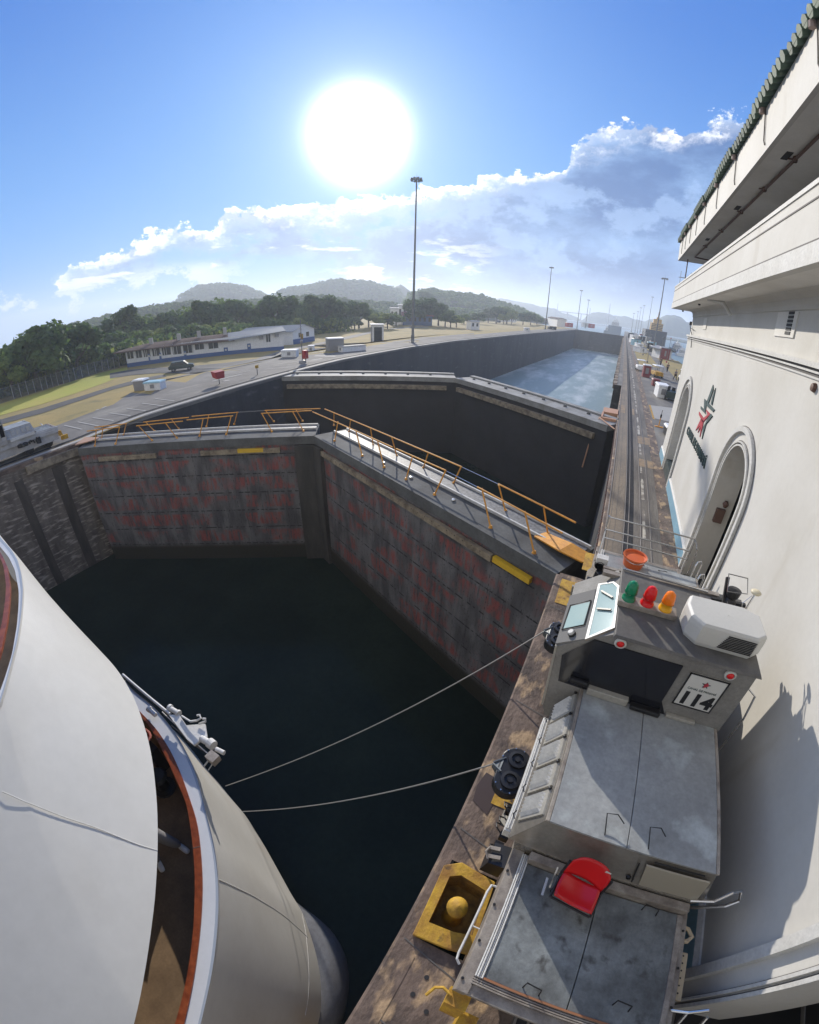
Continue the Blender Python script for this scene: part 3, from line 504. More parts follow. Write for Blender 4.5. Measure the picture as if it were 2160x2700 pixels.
for SEG,(t,P,L) in ((RR,g2),(RL,g1)):
    for posts,a,c in SEG:
        b=MB(); b.tube([a,c],.034,8); 
        for p,q in posts: b.tube([p,q],.032,8); b.cyl((p[0],p[1],-.15),(p[0],p[1],-.05),.08,.05,8)
        b.build('handrail',m_orange,t)
b=MB()
for a,c in [((-5.37,14.89,0.93),(-3.44,13.98,0.93)),((-5.73,14.13,0.93),(-4.06,13.29,0.93))]: b.tube([a,c],.018,6)
b.build('safety_rope',m_steel,g2[0])
for a,c in [((-21.17,16.5,0.93),(-19.82,17.57,0.93)),((-26.84,11.51,0.93),(-25.8,12.22,0.93))]:
    b=MB(); b.tube([a,c],.018,6); b.build('safety_rope',m_cable,g1[0])
b=MB()
for s in (6.2,8.4,11.2): b.lathe(g2[1](s,.7,-.15),[(.0,.09),(.07,.085),(.09,.05),(.09,0)],10)
b.build('deck_vent',m_steel,g2[0])
# sloping orange step plates where the gate meets the wall
QS=[[(-1.56,12.55,-0.05),(-1.24,13.03,-0.05),(-0.22,12.46,0.12),(-0.56,11.76,0.12)],[(-0.56,11.76,0.12),(-0.22,12.46,0.12),(0.48,12.31,-0.02),(0.25,11.69,-0.02)],[(0.25,11.69,-0.02),(0.48,12.31,-0.02),(0.77,12.32,0.02),(0.67,11.84,0.02)]]
b=MB()
for q in QS: b.hexa([(x,y,z-.05) for x,y,z in q],q)
tag(b.build('step_plate',m_orange),'sloped orange steel plate bridging the gate end and the wall','step plate')
# cover plates on left end
QL=[(-29.47,8.65,0.0),(-30.64,9.82,0.0),(-29.25,10.38,0.0),(-29.04,10.07,0.0),(-29.16,9.39,0.0)]
b=MB(); n=len(QL); b.add([(x,y,z+.06) for x,y,z in QL]+[(x,y,z) for x,y,z in QL],[tuple(range(n))]+[(i,(i+1)%n,n+(i+1)%n,n+i) for i in range(n)]); tag(b.build('step_plate',mat('faded_orange',(.42,.25,.16),.7)),'faded flat orange plate at the left end of the near gate','step plate')
# second pair of gates
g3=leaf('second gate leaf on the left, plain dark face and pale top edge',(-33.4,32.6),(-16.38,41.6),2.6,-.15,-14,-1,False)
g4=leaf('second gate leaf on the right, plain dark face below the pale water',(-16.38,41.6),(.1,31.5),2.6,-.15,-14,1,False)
for (t,P,L) in (g3,g4):
    b=MB(); b.hexa([P(.6,-.35,-1.5),P(L-1,-.35,-1.5),P(L-1,-.03,-1.5),P(.6,-.03,-1.5)],[P(.6,-.35,-1.05),P(L-1,-.35,-1.05),P(L-1,-.03,-1.05),P(.6,-.03,-1.05)]); b.build('timber_fender',m_timber,t)
    b=MB()
    for k in range(7): s=1.5+k*2.5; b.lathe(P(s,1.3,-.15),[(.0,.16),(.12,.15),(.16,.05),(.16,0)],8)
    b.build('deck_vent',m_gsteel,t)
    b=MB(); b.hexa([P(0,1.9,-.146),P(L,1.9,-.146),P(L,2.5,-.146),P(0,2.5,-.146)],[P(0,1.9,.0),P(L,1.9,.0),P(L,2.5,.0),P(0,2.5,.0)]); b.build('walkway_kerb',m_gtop,t)
# orange fittings where the second gate meets the right wall
b=MB(); b.box(-.55,.7,35.3,37.2,-.3,.06); b.box(-.6,-.45,33.2,35.3,-.5,.05); b.box(-.55,.6,33.0,33.3,-.45,.05); b.tube([(-.7,33,-.1),(-1.0,32.4,-1.2),(-1.2,32,-4)],.06); b.tube([(-.7,33,0),(.6,30.5,-.1)],.05)
tag(b.build('gate_anchor_guard',mat('salmon_paint',(.5,.27,.16),.7)),'salmon painted guard frame where the second gate meets the right wall','guard')
# ================================================================ right bank track
def strip(name,x0,x1,z,m,y0=-60,y1=300,kind='structure'):
    b=MB(); ysn=[y0,0,10.6,20,40,60,100,160,220,y1] if y0<0 else [y0,y1]; b.loft([[(x0,y,z),(x1,y,z)] for y in ysn if y0<=y<=y1]); return struct(b.build(name,m),kind)
strip('coping_walk',.86,1.48,.004,m_tan,10.7)
for x0_,x1_,y0_,y1_ in ((-.30,1.48,-60,.84),(-.30,-.20,.84,2.12),(.56,1.48,.84,2.12),(-.30,1.48,2.12,10.7)):
    b=MB(); b.add([(x0_,y0_,.004),(x1_,y0_,.004),(x1_,y1_,.004),(x0_,y1_,.004)],[(0,1,2,3)]); struct(b.build('coping_walk',m_coping))
strip('track_bed',1.49,2.2,.004,m_track); strip('track_bed',2.2,3.55,.002,m_coping)
strip('track_bed',2.2,2.95,.008,m_track)
strip('rack_strip',1.52,1.88,.012,m_rack)
for x in (.96,1.16): strip('expansion_joint',x,x+.012,.010,m_line,10.7)
for x,w in ((.80,.05),(1.50,.03),(1.67,.03),(2.15,.035),(2.53,.03)): 
    b=MB(); b.box(x,x+w,10.7 if x<.9 else -60,300,-.05,.03); struct(b.build('track_rail',m_rail))
strip('rail_groove',2.57,2.61,.013,m_line)
rnd=random.Random(5); y=11
for i in range(34):
    l=.8+rnd.random()*2.2; b=MB(); w=.13+rnd.random()*.07; x=2.22+rnd.random()*.04
    P=[(x,y),(x+w,y+.1*rnd.random()),(x+w*.9,y+l*.4),(x+w*1.05,y+l*.9),(x+w*.5,y+l),(x-.01,y+l*.8),(x+.01,y+l*.3)]
    b.add([(a,c,.014) for a,c in P],[tuple(range(len(P)))]); struct(b.build('worn_paint_strip',m_patch)); y+=l+rnd.random()*1.5
for x0,x1,y0,y1 in ((2.2,2.62,27.6,29.5),(2.68,3.05,27.6,29.5),(2.2,2.6,22.8,24.2),(2.68,3.0,22.8,24.2),(.9,1.3,36.5,40),(1.92,2.1,36.5,39.2),(-.2,.7,9.2,10.4),(.0,.44,3.28,3.66),(.3,.9,11.2,12.3)):
    b=MB(); b.add([(x0,y0,.017),(x1,y0,.017),(x1,y1,.017),(x0,y1,.017)],[(0,1,2,3)]); struct(b.build('yellow_patch',m_yel if y0<13 else (bpy.data.materials.get('worn_orange') or mat('worn_orange',(.36,.24,.13),.85,c2=(.2,.16,.12),scale=2,amt=1,coord='World'))))
b=MB(); b.add([(.25,3.0,.014),(.43,3.0,.014),(.43,3.27,.014),(.25,3.27,.014)],[(0,1,2,3)]); struct(b.build('drain_grate',m_patch))
b=MB(); b.add([(x,y,.014) for x,y in ((-.3,-60),(-.05,-60),(-.05,.6),(-.3,.7))],[(0,1,2,3)]); struct(b.build('worn_edge',m_coping))
# grooves crossing the coping (old expansion seams)
for y in (9.0,5.6,2.65,.75,-.3):
    b=MB(); b.add([(-.3,y,.012),(.9,y-.28,.012),(.9,y-.265,.012),(-.3,y+.02,.012)],[(0,1,2,3)]); struct(b.build('seam',m_line))
for i,(x,y) in enumerate(((.22,.42),(.16,.14),(.42,.02),(.05,-.4),(.7,3.0))):
    b=MB(); b.add([(x+.035*math.cos(k*PI/5),y+.035*math.sin(k*PI/5),.013) for k in range(10)],[tuple(range(10))]); struct(b.build('bolt_hole',m_dark))
b=MB(); b.add([(-.30,3.2,.013),(.02,3.05,.013),(.06,3.45,.013),(.0,3.75,.013),(-.28,3.8,.013),(-.34,3.5,.013)],[tuple(range(6))]); struct(b.build('damp_patch',mat('damp_brown',(.05,.03,.028),.7)))
# recessed bollard in a yellow pit
t=thing('bollard_pit','recessed yellow mooring bollard pit in the lock edge','bollard',(.15,1.45,0))
b=MB(); o=[(-.25,1.98),(-.02,2.16),(.55,2.02),(.58,.9),(-.2,.80)]; i_=[(-.10,1.83),(.02,1.9),(.42,1.82),(.47,1.16),(-.06,1.08)]
i_=[(-.12,1.84),(.03,1.93),(.45,1.87),(.53,1.2),(.27,1.13),(-.10,1.10)]; o=[(-.27,1.96),(-.04,2.12),(.54,2.05),(.60,.94),(.30,.88),(-.22,.84)]
vs=[(x,y,.016) for x,y in o]+[(x,y,.11) for x,y in o]+[(x,y,.11) for x,y in i_]+[(x*.92+.02,y*.92+.12,-.42) for x,y in i_]
fs=[]
for k in range(6):
    for a in (0,6): fs.append((a+k,a+(k+1)%6,a+6+(k+1)%6,a+6+k))
b.add(vs[:18],fs); b.build('pit_rim',m_yel,t,bevel=.012)
b=MB(); b.add(vs[12:],[(k,(k+1)%6,6+(k+1)%6,6+k) for k in range(6)]+[(6,7,8,9,10,11)]); b.build('pit_lining',mat('brown_pit',(.36,.20,.035),.85,c2=(.12,.07,.02),scale=4,amt=1,coord='World',bump=.6,bs=9),t)  # lining colour is browner and darker than the rim
b=MB(); b.lathe((.17,1.42,-.40),[(.18,-.15),(.16,0),(.13,.12),(.085,.3),(.09,.5),(.13,.62),(.155,.74),(.14,.82),(.08,.87),(0,.89)],20); b.build('bollard_post',m_yel,t,smooth=True)
# ================================================================ control house
X=3.6
bt=thing('control_house','tall cream white control house with arches, emblem and green tile roof','building',(X,26.1,0))
YN=-16.; YF=26.1
def arch(yc,hw,zs,za,n=14): # outline in (y,z) from right jamb base to left jamb base
    P=[(yc-hw,0)]+[(yc-hw*math.cos(PI*k/n),zs+(za-zs)*math.sin(PI*k/n)) for k in range(n+1)]+[(yc+hw,0)]; return P
ARCH=[(22.1,1.22,3.55,4.75),(11.35,1.22,3.55,4.75),(-.05,1.22,3.55,4.75),(-10.9,1.22,3.55,4.75)]
b=MB(); cur=YF
def q4(b,y0,y1,z0,z1,x=X): b.add([(x,y0,z0),(x,y1,z0),(x,y1,z1),(x,y0,z1)],[(0,1,2,3)])
for yc,hw,zs,za in ARCH:
    q4(b,yc+hw,cur,.0,7.2); P=arch(yc,hw,zs,za)[1:-1]
    for (y0,z0),(y1,z1) in zip(P,P[1:]): b.add([(X,y0,z0),(X,y1,z1),(X,y1,7.2),(X,y0,7.2)],[(0,1,2,3)])
    cur=yc-hw
q4(b,YN,cur,0,7.2)
b.add([(X,YF,0),(14,YF,0),(14,YF,7.2),(X,YF,7.2)],[(0,1,2,3)]); b.add([(X,YN,0),(14,YN,0),(14,YN,7.2),(X,YN,7.2)],[(0,1,2,3)])
b.build('wall',m_white,bt)
b=MB()  # frieze and cove above the string course
b.loft([[(X+.06,y,7.2),(X+.06,y,8.18),(X+.02,y,8.2),(X+.02,y,8.3),(X-.02,y,8.42),(X-.14,y,8.5),(X-.3,y,8.53)] for y in (YN,YF-.06)])
b.loft([[(x,YF-.06+c,z) for c,z in ((0,7.2),(0,8.18),(.04,8.2),(.04,8.3),(.08,8.42),(.2,8.5),(.36,8.53))] for x in (X+.06,14)]); b.build('frieze',m_white,bt)
b=MB()
for z0,z1,d in ((6.93,6.97,.03),(7.03,7.07,.05),(7.12,7.22,.10)): b.box(X-d,X+.05,YN,YF+d,z0,z1); b.box(X,14,YF,YF+d,z0,z1)
b.build('string_course',m_trim,bt)
b=MB()
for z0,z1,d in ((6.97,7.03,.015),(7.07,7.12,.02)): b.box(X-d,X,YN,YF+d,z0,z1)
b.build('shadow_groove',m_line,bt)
# plinth, interrupted at the arches, with sloped bevel
b=MB(); bb=MB(); cur=YF+.06
for yc,hw,zs,za in ARCH+[(YN-9,9.,0,0)]:
    y0,y1=yc+hw+.52,cur
    if y1>y0: b.box(X-.08,X+.0,y0,y1,0,.50); bb.hexa([(X-.08,y0,.50),(X+.0,y0,.50),(X+.0,y1,.50),(X-.08,y1,.50)],[(X-.03,y0,.58),(X,y0,.58),(X,y1,.58),(X-.03,y1,.58)])
    cur=yc-hw-.52
b.box(X,14,YF,YF+.08,0,.5); b.build('plinth',m_blue,bt); bb.build('plinth_bevel',m_trim,bt)
def surround(yc,hw,zs,za):
    b=MB(); g=MB()
    for (a0,a1,d) in ((.0,.05,.045),(.09,.13,.06),(.38,.52,.09)):
        rows=[]
        for k,(y,z) in enumerate(arch(yc,1,zs,zs+1)): 
            pass
        def pt(r,k,n=20):
            if k==0: return (yc-hw-r,.0)
            if k==n+2: return (yc+hw+r,.0)
            th=PI*(k-1)/n; return (yc-(hw+r)*math.cos(th),zs+(za-zs+r)*math.sin(th))
        b.loft([[(X,*pt(a0,k)),(X-d,*pt(a0,k)),(X-d,*pt(a1,k)),(X,*pt(a1,k))] for k in range(23)])
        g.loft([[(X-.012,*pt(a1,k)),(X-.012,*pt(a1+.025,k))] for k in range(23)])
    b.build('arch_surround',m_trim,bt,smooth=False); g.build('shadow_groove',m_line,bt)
for k,(yc,hw,zs,za) in enumerate(ARCH):
    surround(yc,hw,zs,za); dp=.55 if k==0 else .72
    P=arch(yc,hw,zs,za); b=MB(); b.loft([[(X,y,z),(X+dp,y,z)] for y,z in P]); b.build('arch_reveal',m_white if k!=0 else m_trim,bt,smooth=False)
    b=MB(); 
    if k==0: b.add([(X+dp,y,z) for y,z in P],[tuple(range(len(P)))]); b.build('niche_panel',m_grey,bt); bx=MB(); bx.box(X-.0,X+.5,yc-hw+.02,yc+hw-.02,.02,.62); bx.build('niche_base',mat('dark_green_base',(.02,.035,.035),.6),bt)
b=MB(); b.box(X+2.25,X+7,YN+1,20,-.0,6.5); 
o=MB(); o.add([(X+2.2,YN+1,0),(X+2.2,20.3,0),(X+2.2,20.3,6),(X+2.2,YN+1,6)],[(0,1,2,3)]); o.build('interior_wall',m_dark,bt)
o=MB(); o.box(X+1.7,X+2.15,13.6,14.5,.9,2.0); o.box(X+1.9,X+2.15,15.2,16.2,2.6,3.6); o.build('interior_cabinet',m_grey,bt)
o=MB(); o.bar((X+1.8,13.4,1.6),(X+1.8,16.0,3.9),.07,.07); o.bar((X+1.8,13.8,1.4),(X+1.8,16.2,3.4),.05,.05); o.build('stair_rail',m_steel,bt)
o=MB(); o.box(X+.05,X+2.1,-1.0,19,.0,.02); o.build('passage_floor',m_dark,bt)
o=MB(); o.box(X+.24,X+.50,12.42,12.56,2.12,2.56); o.build('junction_box',m_pipe,bt); o=MB(); o.lathe((X+.44,12.48,2.74),[(.05,-.1),(.1,0),(.05,.1)],10); o.build('wall_lamp',m_pipe,bt)
# balcony
BX=2.52; BY=27.15
b=MB(); b.box(BX,BX+.14,YN,BY,8.53,9.72); b.box(BX+.14,14,BY-.14,BY,8.53,9.72); b.build('balcony_parapet',m_white,bt)
b=MB(); b.box(BX+.14,X+.5,YN,BY-.14,8.535,8.7); b.box(X+.5,14,YF,BY-.14,8.535,8.7); b.build('balcony_soffit',m_soffit,bt)
b=MB()
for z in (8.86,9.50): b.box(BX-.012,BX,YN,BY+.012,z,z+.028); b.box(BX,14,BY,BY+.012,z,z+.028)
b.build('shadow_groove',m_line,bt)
b=MB(); b.box(BX-.03,BX,YN,BY+.03,8.53,8.85); b.box(BX,14,BY,BY+.03,8.53,8.85); b.box(BX-.025,BX+.18,YN,BY+.025,9.72,9.80); b.build('balcony_band',m_trim,bt)
b=MB(); b.box(4.25,4.35,YN,24.4,8.7,11.3); b.build('upper_wall',m_grey,bt)
b=MB()
for k in range(8): b.box(4.2,4.25,YN+2+k*4.9,YN+5.4+k*4.9,9.5,10.9)
b.build('upper_window',m_win,bt)
# roof: fascia, soffit and barrel tiles
FX=2.46; FY=27.2
b=MB(); b.box(FX,FX+.1,YN,FY,11.28,12.28); b.box(FX+.1,14,FY-.1,FY,11.28,12.28); b.build('roof_fascia',m_white,bt)
b=MB(); b.box(FX+.1,14,YN,FY-.1,11.30,11.4); b.build('roof_soffit',m_soffit,bt)
b=MB(); b.add([(FX-.14,YN,12.32),(FX-.14,FY+.16,12.32),(9,FY-5,14.8),(9,YN,14.8)],[(0,1,2,3)]); b.add([(FX-.14,FY+.16,12.32),(14,FY+.16,12.32),(14,FY-5,14.8),(9,FY-5,14.8)],[(0,1,2,3)])
n=int((FY-YN)/.27)
for k in range(n):
    y=YN+.1+k*.27; xe=FX-.2+(.05 if (k//9)%2 else 0); run=min(6.3,(FY-y)*1.2+.1); sl=.38
    for j in range(3):
        x0=xe+j*.9; 
        if x0-xe>run: break
        b.tube([(x0,y,12.36+sl*(x0-xe)),(min(x0+1.0,xe+run),y,12.33+sl*(min(x0+1.0,xe+run)-xe))],.115,7)
for k in range(26):
    x=FX+.2+k*.3; b.tube([(x,FY+.22,12.36),(x,FY-1.2,12.85)],.115,7)
b.build('roof_tiles',m_tile,bt)
b=MB()
for k in range(9):
    y=25.6-k*1.35-(k*k)*.12; b.tube([(FX-.02,y,12.28),(FX-.02,y,11.55),(FX-.02,y-.1,11.42)],.014,5)
b.build('drip_cable',m_line,bt)
b=MB()
for k in range(9): y=25.6-k*1.35-(k*k)*.12; b.lathe((FX-.08,y+.05,12.22),[(.0,-.06),(.06,-.06),(.06,.06),(0,.06)],8)
b.build('eave_bracket',mat('pale_terracotta',(.35,.26,.23),.7),bt)
b=MB(); b.tube([(3.1,YN,11.24),(3.1,20,11.24),(3.1,24.9,11.24),(3.9,25.2,11.24)],.035,8)
for y in (8,10.2,12.5,15,18,21.5): b.tube([(3.1,y,11.24),(2.98,y+.1,11.27)],.02,6); b.lathe((3.1,y,11.24),[(.05,-.06),(.06,0),(.05,.06)],8)
b.build('ceiling_pipe',m_pipe,bt)
for y in (10.0,14.6,20.0):
    b=MB(); b.box(2.86,3.0,y,y+.45,11.285,11.305); b.build('soffit_vent',m_dark,bt)
b=MB()
for k in range(5): b.cyl((BX+.2+k*.28,BY-.1,9.8),(BX+.2+k*.28,BY-.1,10.7),.015,n=6)
b.bar((BX+.1,BY-.1,10.35),(BX+1.4,BY-.1,10.35),.02,.04); b.build('balcony_rail',m_steel,bt)
b=MB(); b.cyl((2.9,26.2,9.7),(2.9,26.2,11.28),.03,n=6); b.build('balcony_post',m_pipe,bt)
# louvred openings in the frieze
for y0,y1,z0,z1,lv in ((10.15,11.5,7.6,8.16,1),(21.2,22.1,7.58,8.1,0)):
    b=MB(); b.box(X+.03,X+.058,y0,y1,z0,z1); b.build('vent_recess',m_soffit,bt)
    if lv:
        b=MB()
        for k in range(6): b.box(X+.015,X+.03,y0+.22,y0+.55,z0+.06+k*.088,z0+.125+k*.088)
        b.build('louvre_slot',m_dark,bt)
b=MB(); b.tube([(2.75,16.6,8.54),(3.2,16.1,8.46),(3.45,15.9,8.1)],.07,8); b.build('drain_spout',m_trim,bt)
b=MB(); b.cyl((3.1,26.5,8.5),(3.1,26.5,8.42),.05); b.cyl((2.9,19.5,8.53),(2.9,19.5,8.47),.05); b.build('soffit_light',m_dark,bt)
b=MB(); b.tube([(X-.05,YF+.05,7.9),(X-.08,25.2,7.5),(X-.03,24.6,7.25),(X-.04,24.0,6.6)],.02,5); b.tube([(X-.04,25.6,7.6),(X-.03,24.3,7.5)],.018,5); b.lathe((X+.05,YF+.1,7.85),[(0,-.1),(.1,-.1),(.1,.1),(0,.1)],8); b.build('corner_cable',m_black,bt)
b=MB(); b.lathe((3.57,8.28,6.79),[(.0,-.05),(.07,-.04),(.09,.02),(.05,.06),(0,.06)],10,(1,0,0)); b.build('wall_fixture',m_pipe,bt)
# emblem and lettering on the wall
EMB=[(m_ink,[(16.77,5.62),(16.51,5.49),(16.75,4.92),(17.12,4.92)]),(m_ink,[(16.22,5.58),(16.09,4.98),(16.34,4.96),(16.38,5.22)]),(m_ink,[(17.68,4.93),(17.22,4.93),(17.02,4.76),(16.89,4.53),(16.67,4.51),(17.88,4.48),(18.01,4.57),(17.27,4.58)]),(m_ink,[(17.09,4.92),(15.52,4.92),(15.68,4.81),(17.0,4.79)]),(m_inkred,[(18.07,4.33),(16.92,4.31),(16.4,4.55),(16.89,4.65),(15.96,4.67),(16.71,4.25),(16.82,4.16),(17.91,4.23)]),(m_inkred,[(17.36,4.21),(17.06,4.22),(16.79,4.23),(16.72,4.02),(16.65,3.62),(16.96,3.96),(17.24,3.65),(17.16,3.96),(17.76,3.61),(17.43,4.07)]),(m_ink,[(15.96,4.69),(15.57,4.68),(16.21,4.25),(16.2,3.66),(16.55,4.03),(16.32,4.29)]),(m_line,[(16.77,5.43),(16.35,5.48),(16.34,5.46),(16.77,5.41)])]
em=thing('emblem','red and grey angular star emblem fixed to the wall above the lettering','emblem',(X-.02,17,4.5))
for k,(mm,P) in enumerate(EMB):
    b=MB(); b.prismx(P,X-.035,X-.004); b.build('emblem_piece',mm,em)
lt=thing('wall_lettering','dark raised capital letters below the star emblem on the wall','lettering',(X-.02,17,3.2))
mtx=Matrix.Translation((X-.03,17.05,3.2))@Matrix(((0,0,-1,0),(-1,0,0,0),(0,1,0,0),(0,0,0,1)))
text_mesh('letters','CANAL DE PANAMÁ',.50,m_ink,mtx,lt,ext=.02,width=4.95)
# ================================================================ lock locomotive
def locomotive(label):
    t=thing('lock_locomotive',label,'locomotive',(1.71,5.35,0))
    def bx(name,m,*a,bev=0,par=None):
        b=MB()
        for q in a: b.box(*q)
        return b.build(name,m,par or t,bevel=bev)
    # frame
    b=MB(); b.box(.70,2.72,.42,10.2,.42,1.36); fr=b.build('frame',m_black,t)
    b=MB(); b.hexa([(.55,.38,.95),(2.88,.38,.95),(2.88,.46,.95),(.55,.46,.95)],[(.55,.36,1.44),(2.88,.36,1.44),(2.88,.5,1.44),(.55,.5,1.44)]); b.hexa([(.55,10.1,.95),(2.88,10.1,.95),(2.88,10.2,.95),(.55,10.2,.95)],[(.55,10.1,1.44),(2.88,10.1,1.44),(2.88,10.24,1.44),(.55,10.24,1.44)]); b.build('end_beam',m_lframe,t,bevel=.01)
    bx('side_sill',m_lframe,(.50,.645,.36,10.24,1.05,1.47),(2.75,2.88,.36,10.24,1.2,1.46),bev=.008)
    b=MB()
    for k in range(22):
        y=.5+k*.45; b.lathe((.52,y,1.478),[(.018,-.01),(.018,.012),(0,.014)],6); b.lathe((2.84,y,1.465),[(.016,-.01),(.016,.012),(0,.014)],6)
    b.build('sill_bolt',m_black,t)
    for i in range(4):
        y=(1.3,2.9,7.6,9.2)[i]; b=MB(); b.cyl((.88,y,.38),(1.02,y,.38),.36,n=20); b.build('wheel',m_black,t); b=MB(); b.cyl((2.44,y,.38),(2.58,y,.38),.36,n=20); b.build('wheel',m_black,t)
    # decks
    for y0,y1 in ((.60,2.02),(8.6,10.0)):
        bx('deck_plate',m_ldeck2,(.72,1.672,y0,y1,1.44,1.50),bev=.004); bx('deck_plate',m_ldeck2,(1.684,2.72,y0,y1,1.44,1.50),bev=.004)
        bx('deck_rim',m_lframe,(2.72,2.79,y0-.05,y1,1.40,1.515),bev=.006)
        b=MB()
        for k in range(4): b.cyl((.665-.0+k*.024-.03,y0-.02,1.50+.015*(k%2)),(.665+k*.024-.03,y1+.10,1.50+.015*(k%2)),.0105,n=8)
        b.build('side_strip',m_trim,t)
    b=MB()
    for k in range(4): b.bar((.62,.50+k*.026,1.48),(2.78,.50+k*.026,1.48),.018,.03)
    b.build('end_strip',m_lframe,t); bx('end_lip',mat('rusty_lip',(.30,.13,.06),.7),(.70,2.72,.575,.60,1.44,1.515))
    bx('deck_kerb',m_lframe,(.70,2.80,2.03,2.14,1.44,1.66),bev=.01)
    # hoods (near and far) with flared sides
    for s in (0,1):
        f=(lambda y:y) if s==0 else (lambda y:10.7-y)
        yt0,yt1,yb0,yb1=f(2.29),f(4.4),f(2.15),f(4.4)
        b=MB(); b.hexa([(.36,yb0,1.72),(2.92,yb0,1.72),(2.92,yb1,1.72),(.36,yb1,1.72)],[(.665,yt0,2.33),(2.765,yt0,2.33),(2.765,yt1,2.33),(.665,yt1,2.33)]); b.hexa([(.5,f(2.16),1.4),(2.8,f(2.16),1.4),(2.8,yb1,1.4),(.5,yb1,1.4)],[(.45,yb0,1.719),(2.86,yb0,1.719),(2.86,yb1,1.719),(.45,yb1,1.719)]); b.build('hood',m_hoodm,t,bevel=.006)
        y0,y1=sorted((f(2.275),f(4.40)))
        bx('hood_lid',m_ldeck,(.705,1.624,y0,y1,2.33,2.365),bev=.004); bx('hood_lid',m_ldeck,(1.634,2.73,y0,y1,2.33,2.365),bev=.004)
        bx('hood_edge',m_lframe,(.655,.70,y0,y1,2.325,2.362),(2.735,2.78,y0,y1,2.325,2.362),bev=.004)
        for x,w in ((1.30,.22),(1.83,.20)):
            y=f(2.34); dy=.22 if s==0 else -.22; b=MB(); b.tube([(x+.05,y,2.365),(x,y+dy,2.47),(x+.12,y+dy*1.05,2.50),(x+w,y+dy*.75,2.46)],.008,6); b.build('lid_handle',m_black,t)
    for k in range(5):
        y=2.36+k*.405
        def pt(u,v): return (.64-.26*v-.012,y+.37*u,2.30-.52*v)
        b=MB(); P=[pt(.03,.06),pt(.97,.06),pt(.97,.9),pt(.03,.9)]; b.hexa([(x+.02,y_,z) for x,y_,z in P],[(x-.004,y_,z+.004) for x,y_,z in P])
        lp_=b.build('louvre_panel',m_lbody,t); b=MB()
        for j in range(5):
            a,c=pt(.14+.15*j,.18),pt(.14+.15*j,.80); d=.04
            b.add([a,c,(c[0]-.05,c[1]+d,c[2]+.01),(a[0]-.05,a[1]+d,a[2]+.01),(a[0],a[1]+d+.012,a[2]),(c[0],c[1]+d+.012,c[2])],[(0,1,2,3),(3,2,5,4),(0,3,4),(1,5,2)])
        b.build('louvre_slats',m_trim,lp_)
        b=MB(); c=pt(.99,.05); b.lathe((c[0]-.01,c[1],c[2]),[(.02,-.02),(.025,.01),(0,.02)],8); c=pt(.1,.98); b.tube([(c[0]-.02,c[1],c[2]),(c[0]-.06,c[1]+.05,c[2]+.02),(c[0]-.03,c[1]+.12,c[2])],.008,5); b.build('panel_hinge',m_black,t)
    b=MB()
    for k in range(4): b.cyl((.30+k*.022,2.28,1.70+.012*(k%2)),(.30+k*.022,4.15,1.70+.012*(k%2)),.011,n=8)
    b.box(.285,.385,2.25,4.15,1.5,1.69); b.build('side_conduit',m_trim,t)
    # front face of near hood: door, latch, curtain
    b=MB(); P=[(1.93,2.215,2.25),(2.72,2.215,2.26),(2.80,2.155,1.80),(2.05,2.155,1.78)]; b.add([(x,y+.0,z) for x,y,z in P]+[(x,y-.02,z) for x,y,z in P],[(4,5,6,7),(0,1,5,4),(1,2,6,5),(2,3,7,6),(3,0,4,7)]); b.build('hood_door',mat('pale_hatch',(.42,.38,.30),.45,.3),t,bevel=.004)
    b=MB(); b.tube([(2.0,2.24,2.30),(2.62,2.24,2.31)],.012,6); b.tube([(1.86,2.22,2.2),(1.95,2.14,1.8)],.01,6); b.lathe((1.88,2.17,1.86),[(.03,-.03),(.035,0),(.0,.03)],8,(0,1,0)); b.build('door_latch',m_black,t)
    # cab
    ys0,ys1=4.40,6.02
    prof=[(.30,1.45),(.22,1.66),(.12,3.02),(.46,3.31),(.79,3.54),(2.79,3.54),(2.84,1.45)]
    b=MB(); b.prismy(prof,ys0,ys1); b.build('cab',mat('cab_panel',(.27,.26,.24),.65,0,spec=.15,c2=(.20,.19,.175),scale=2,amt=1),t)
    b=MB(); b.hexa([(.77,4.33,3.54),(2.83,4.33,3.54),(2.83,6.06,3.54),(.77,6.06,3.54)],[(.79,4.36,3.575),(2.81,4.36,3.575),(2.81,6.04,3.575),(.79,6.04,3.575)]); b.build('cab_roof',m_roof,t,bevel=.006)
    bx('rear_window',m_tint,(.56,1.80,4.375,4.399,2.62,3.36)); b=MB(); b.add([(.30,4.385,2.36),(1.95,4.385,2.36),(1.80,4.385,2.62),(.56,4.385,2.62),(.56,4.385,3.36),(.22,4.385,2.9)],[(0,1,2,3),(0,3,4,5)]); b.build('rear_window_lower',m_tint,t)
    bx('window_ledge',m_lbody,(.74,1.35,4.30,4.398,2.37,2.50),(1.95,2.4,4.33,4.398,2.37,2.43),bev=.01)
    bx('wiper_motor',m_black,(1.40,1.85,4.26,4.37,2.38,2.46),(.45,.72,4.30,4.37,2.50,2.58),bev=.02)
    # skylight on the sloping roof shoulder
    def shoulder(u,y,o=0): return (.46+(.79-.46)*u-.57*o,y,3.31+(3.54-3.31)*u+.82*o)
    b=MB(); Q=[shoulder(0,4.36,.0),shoulder(1,4.5,.0),shoulder(1,5.5,.0),shoulder(.75,5.66,.0),shoulder(.1,5.70,.0)]
    b.add([(x-.57*.03,y,z+.82*.03) for x,y,z in Q]+[(x,y,z) for x,y,z in Q],[(i,(i+1)%5,5+(i+1)%5,5+i) for i in range(5)])
    c=[sum(q[i] for q in Q)/5 for i in range(3)]; I=[(c[0]+(q[0]-c[0])*.80,c[1]+(q[1]-c[1])*.93,c[2]+(q[2]-c[2])*.80) for q in Q]
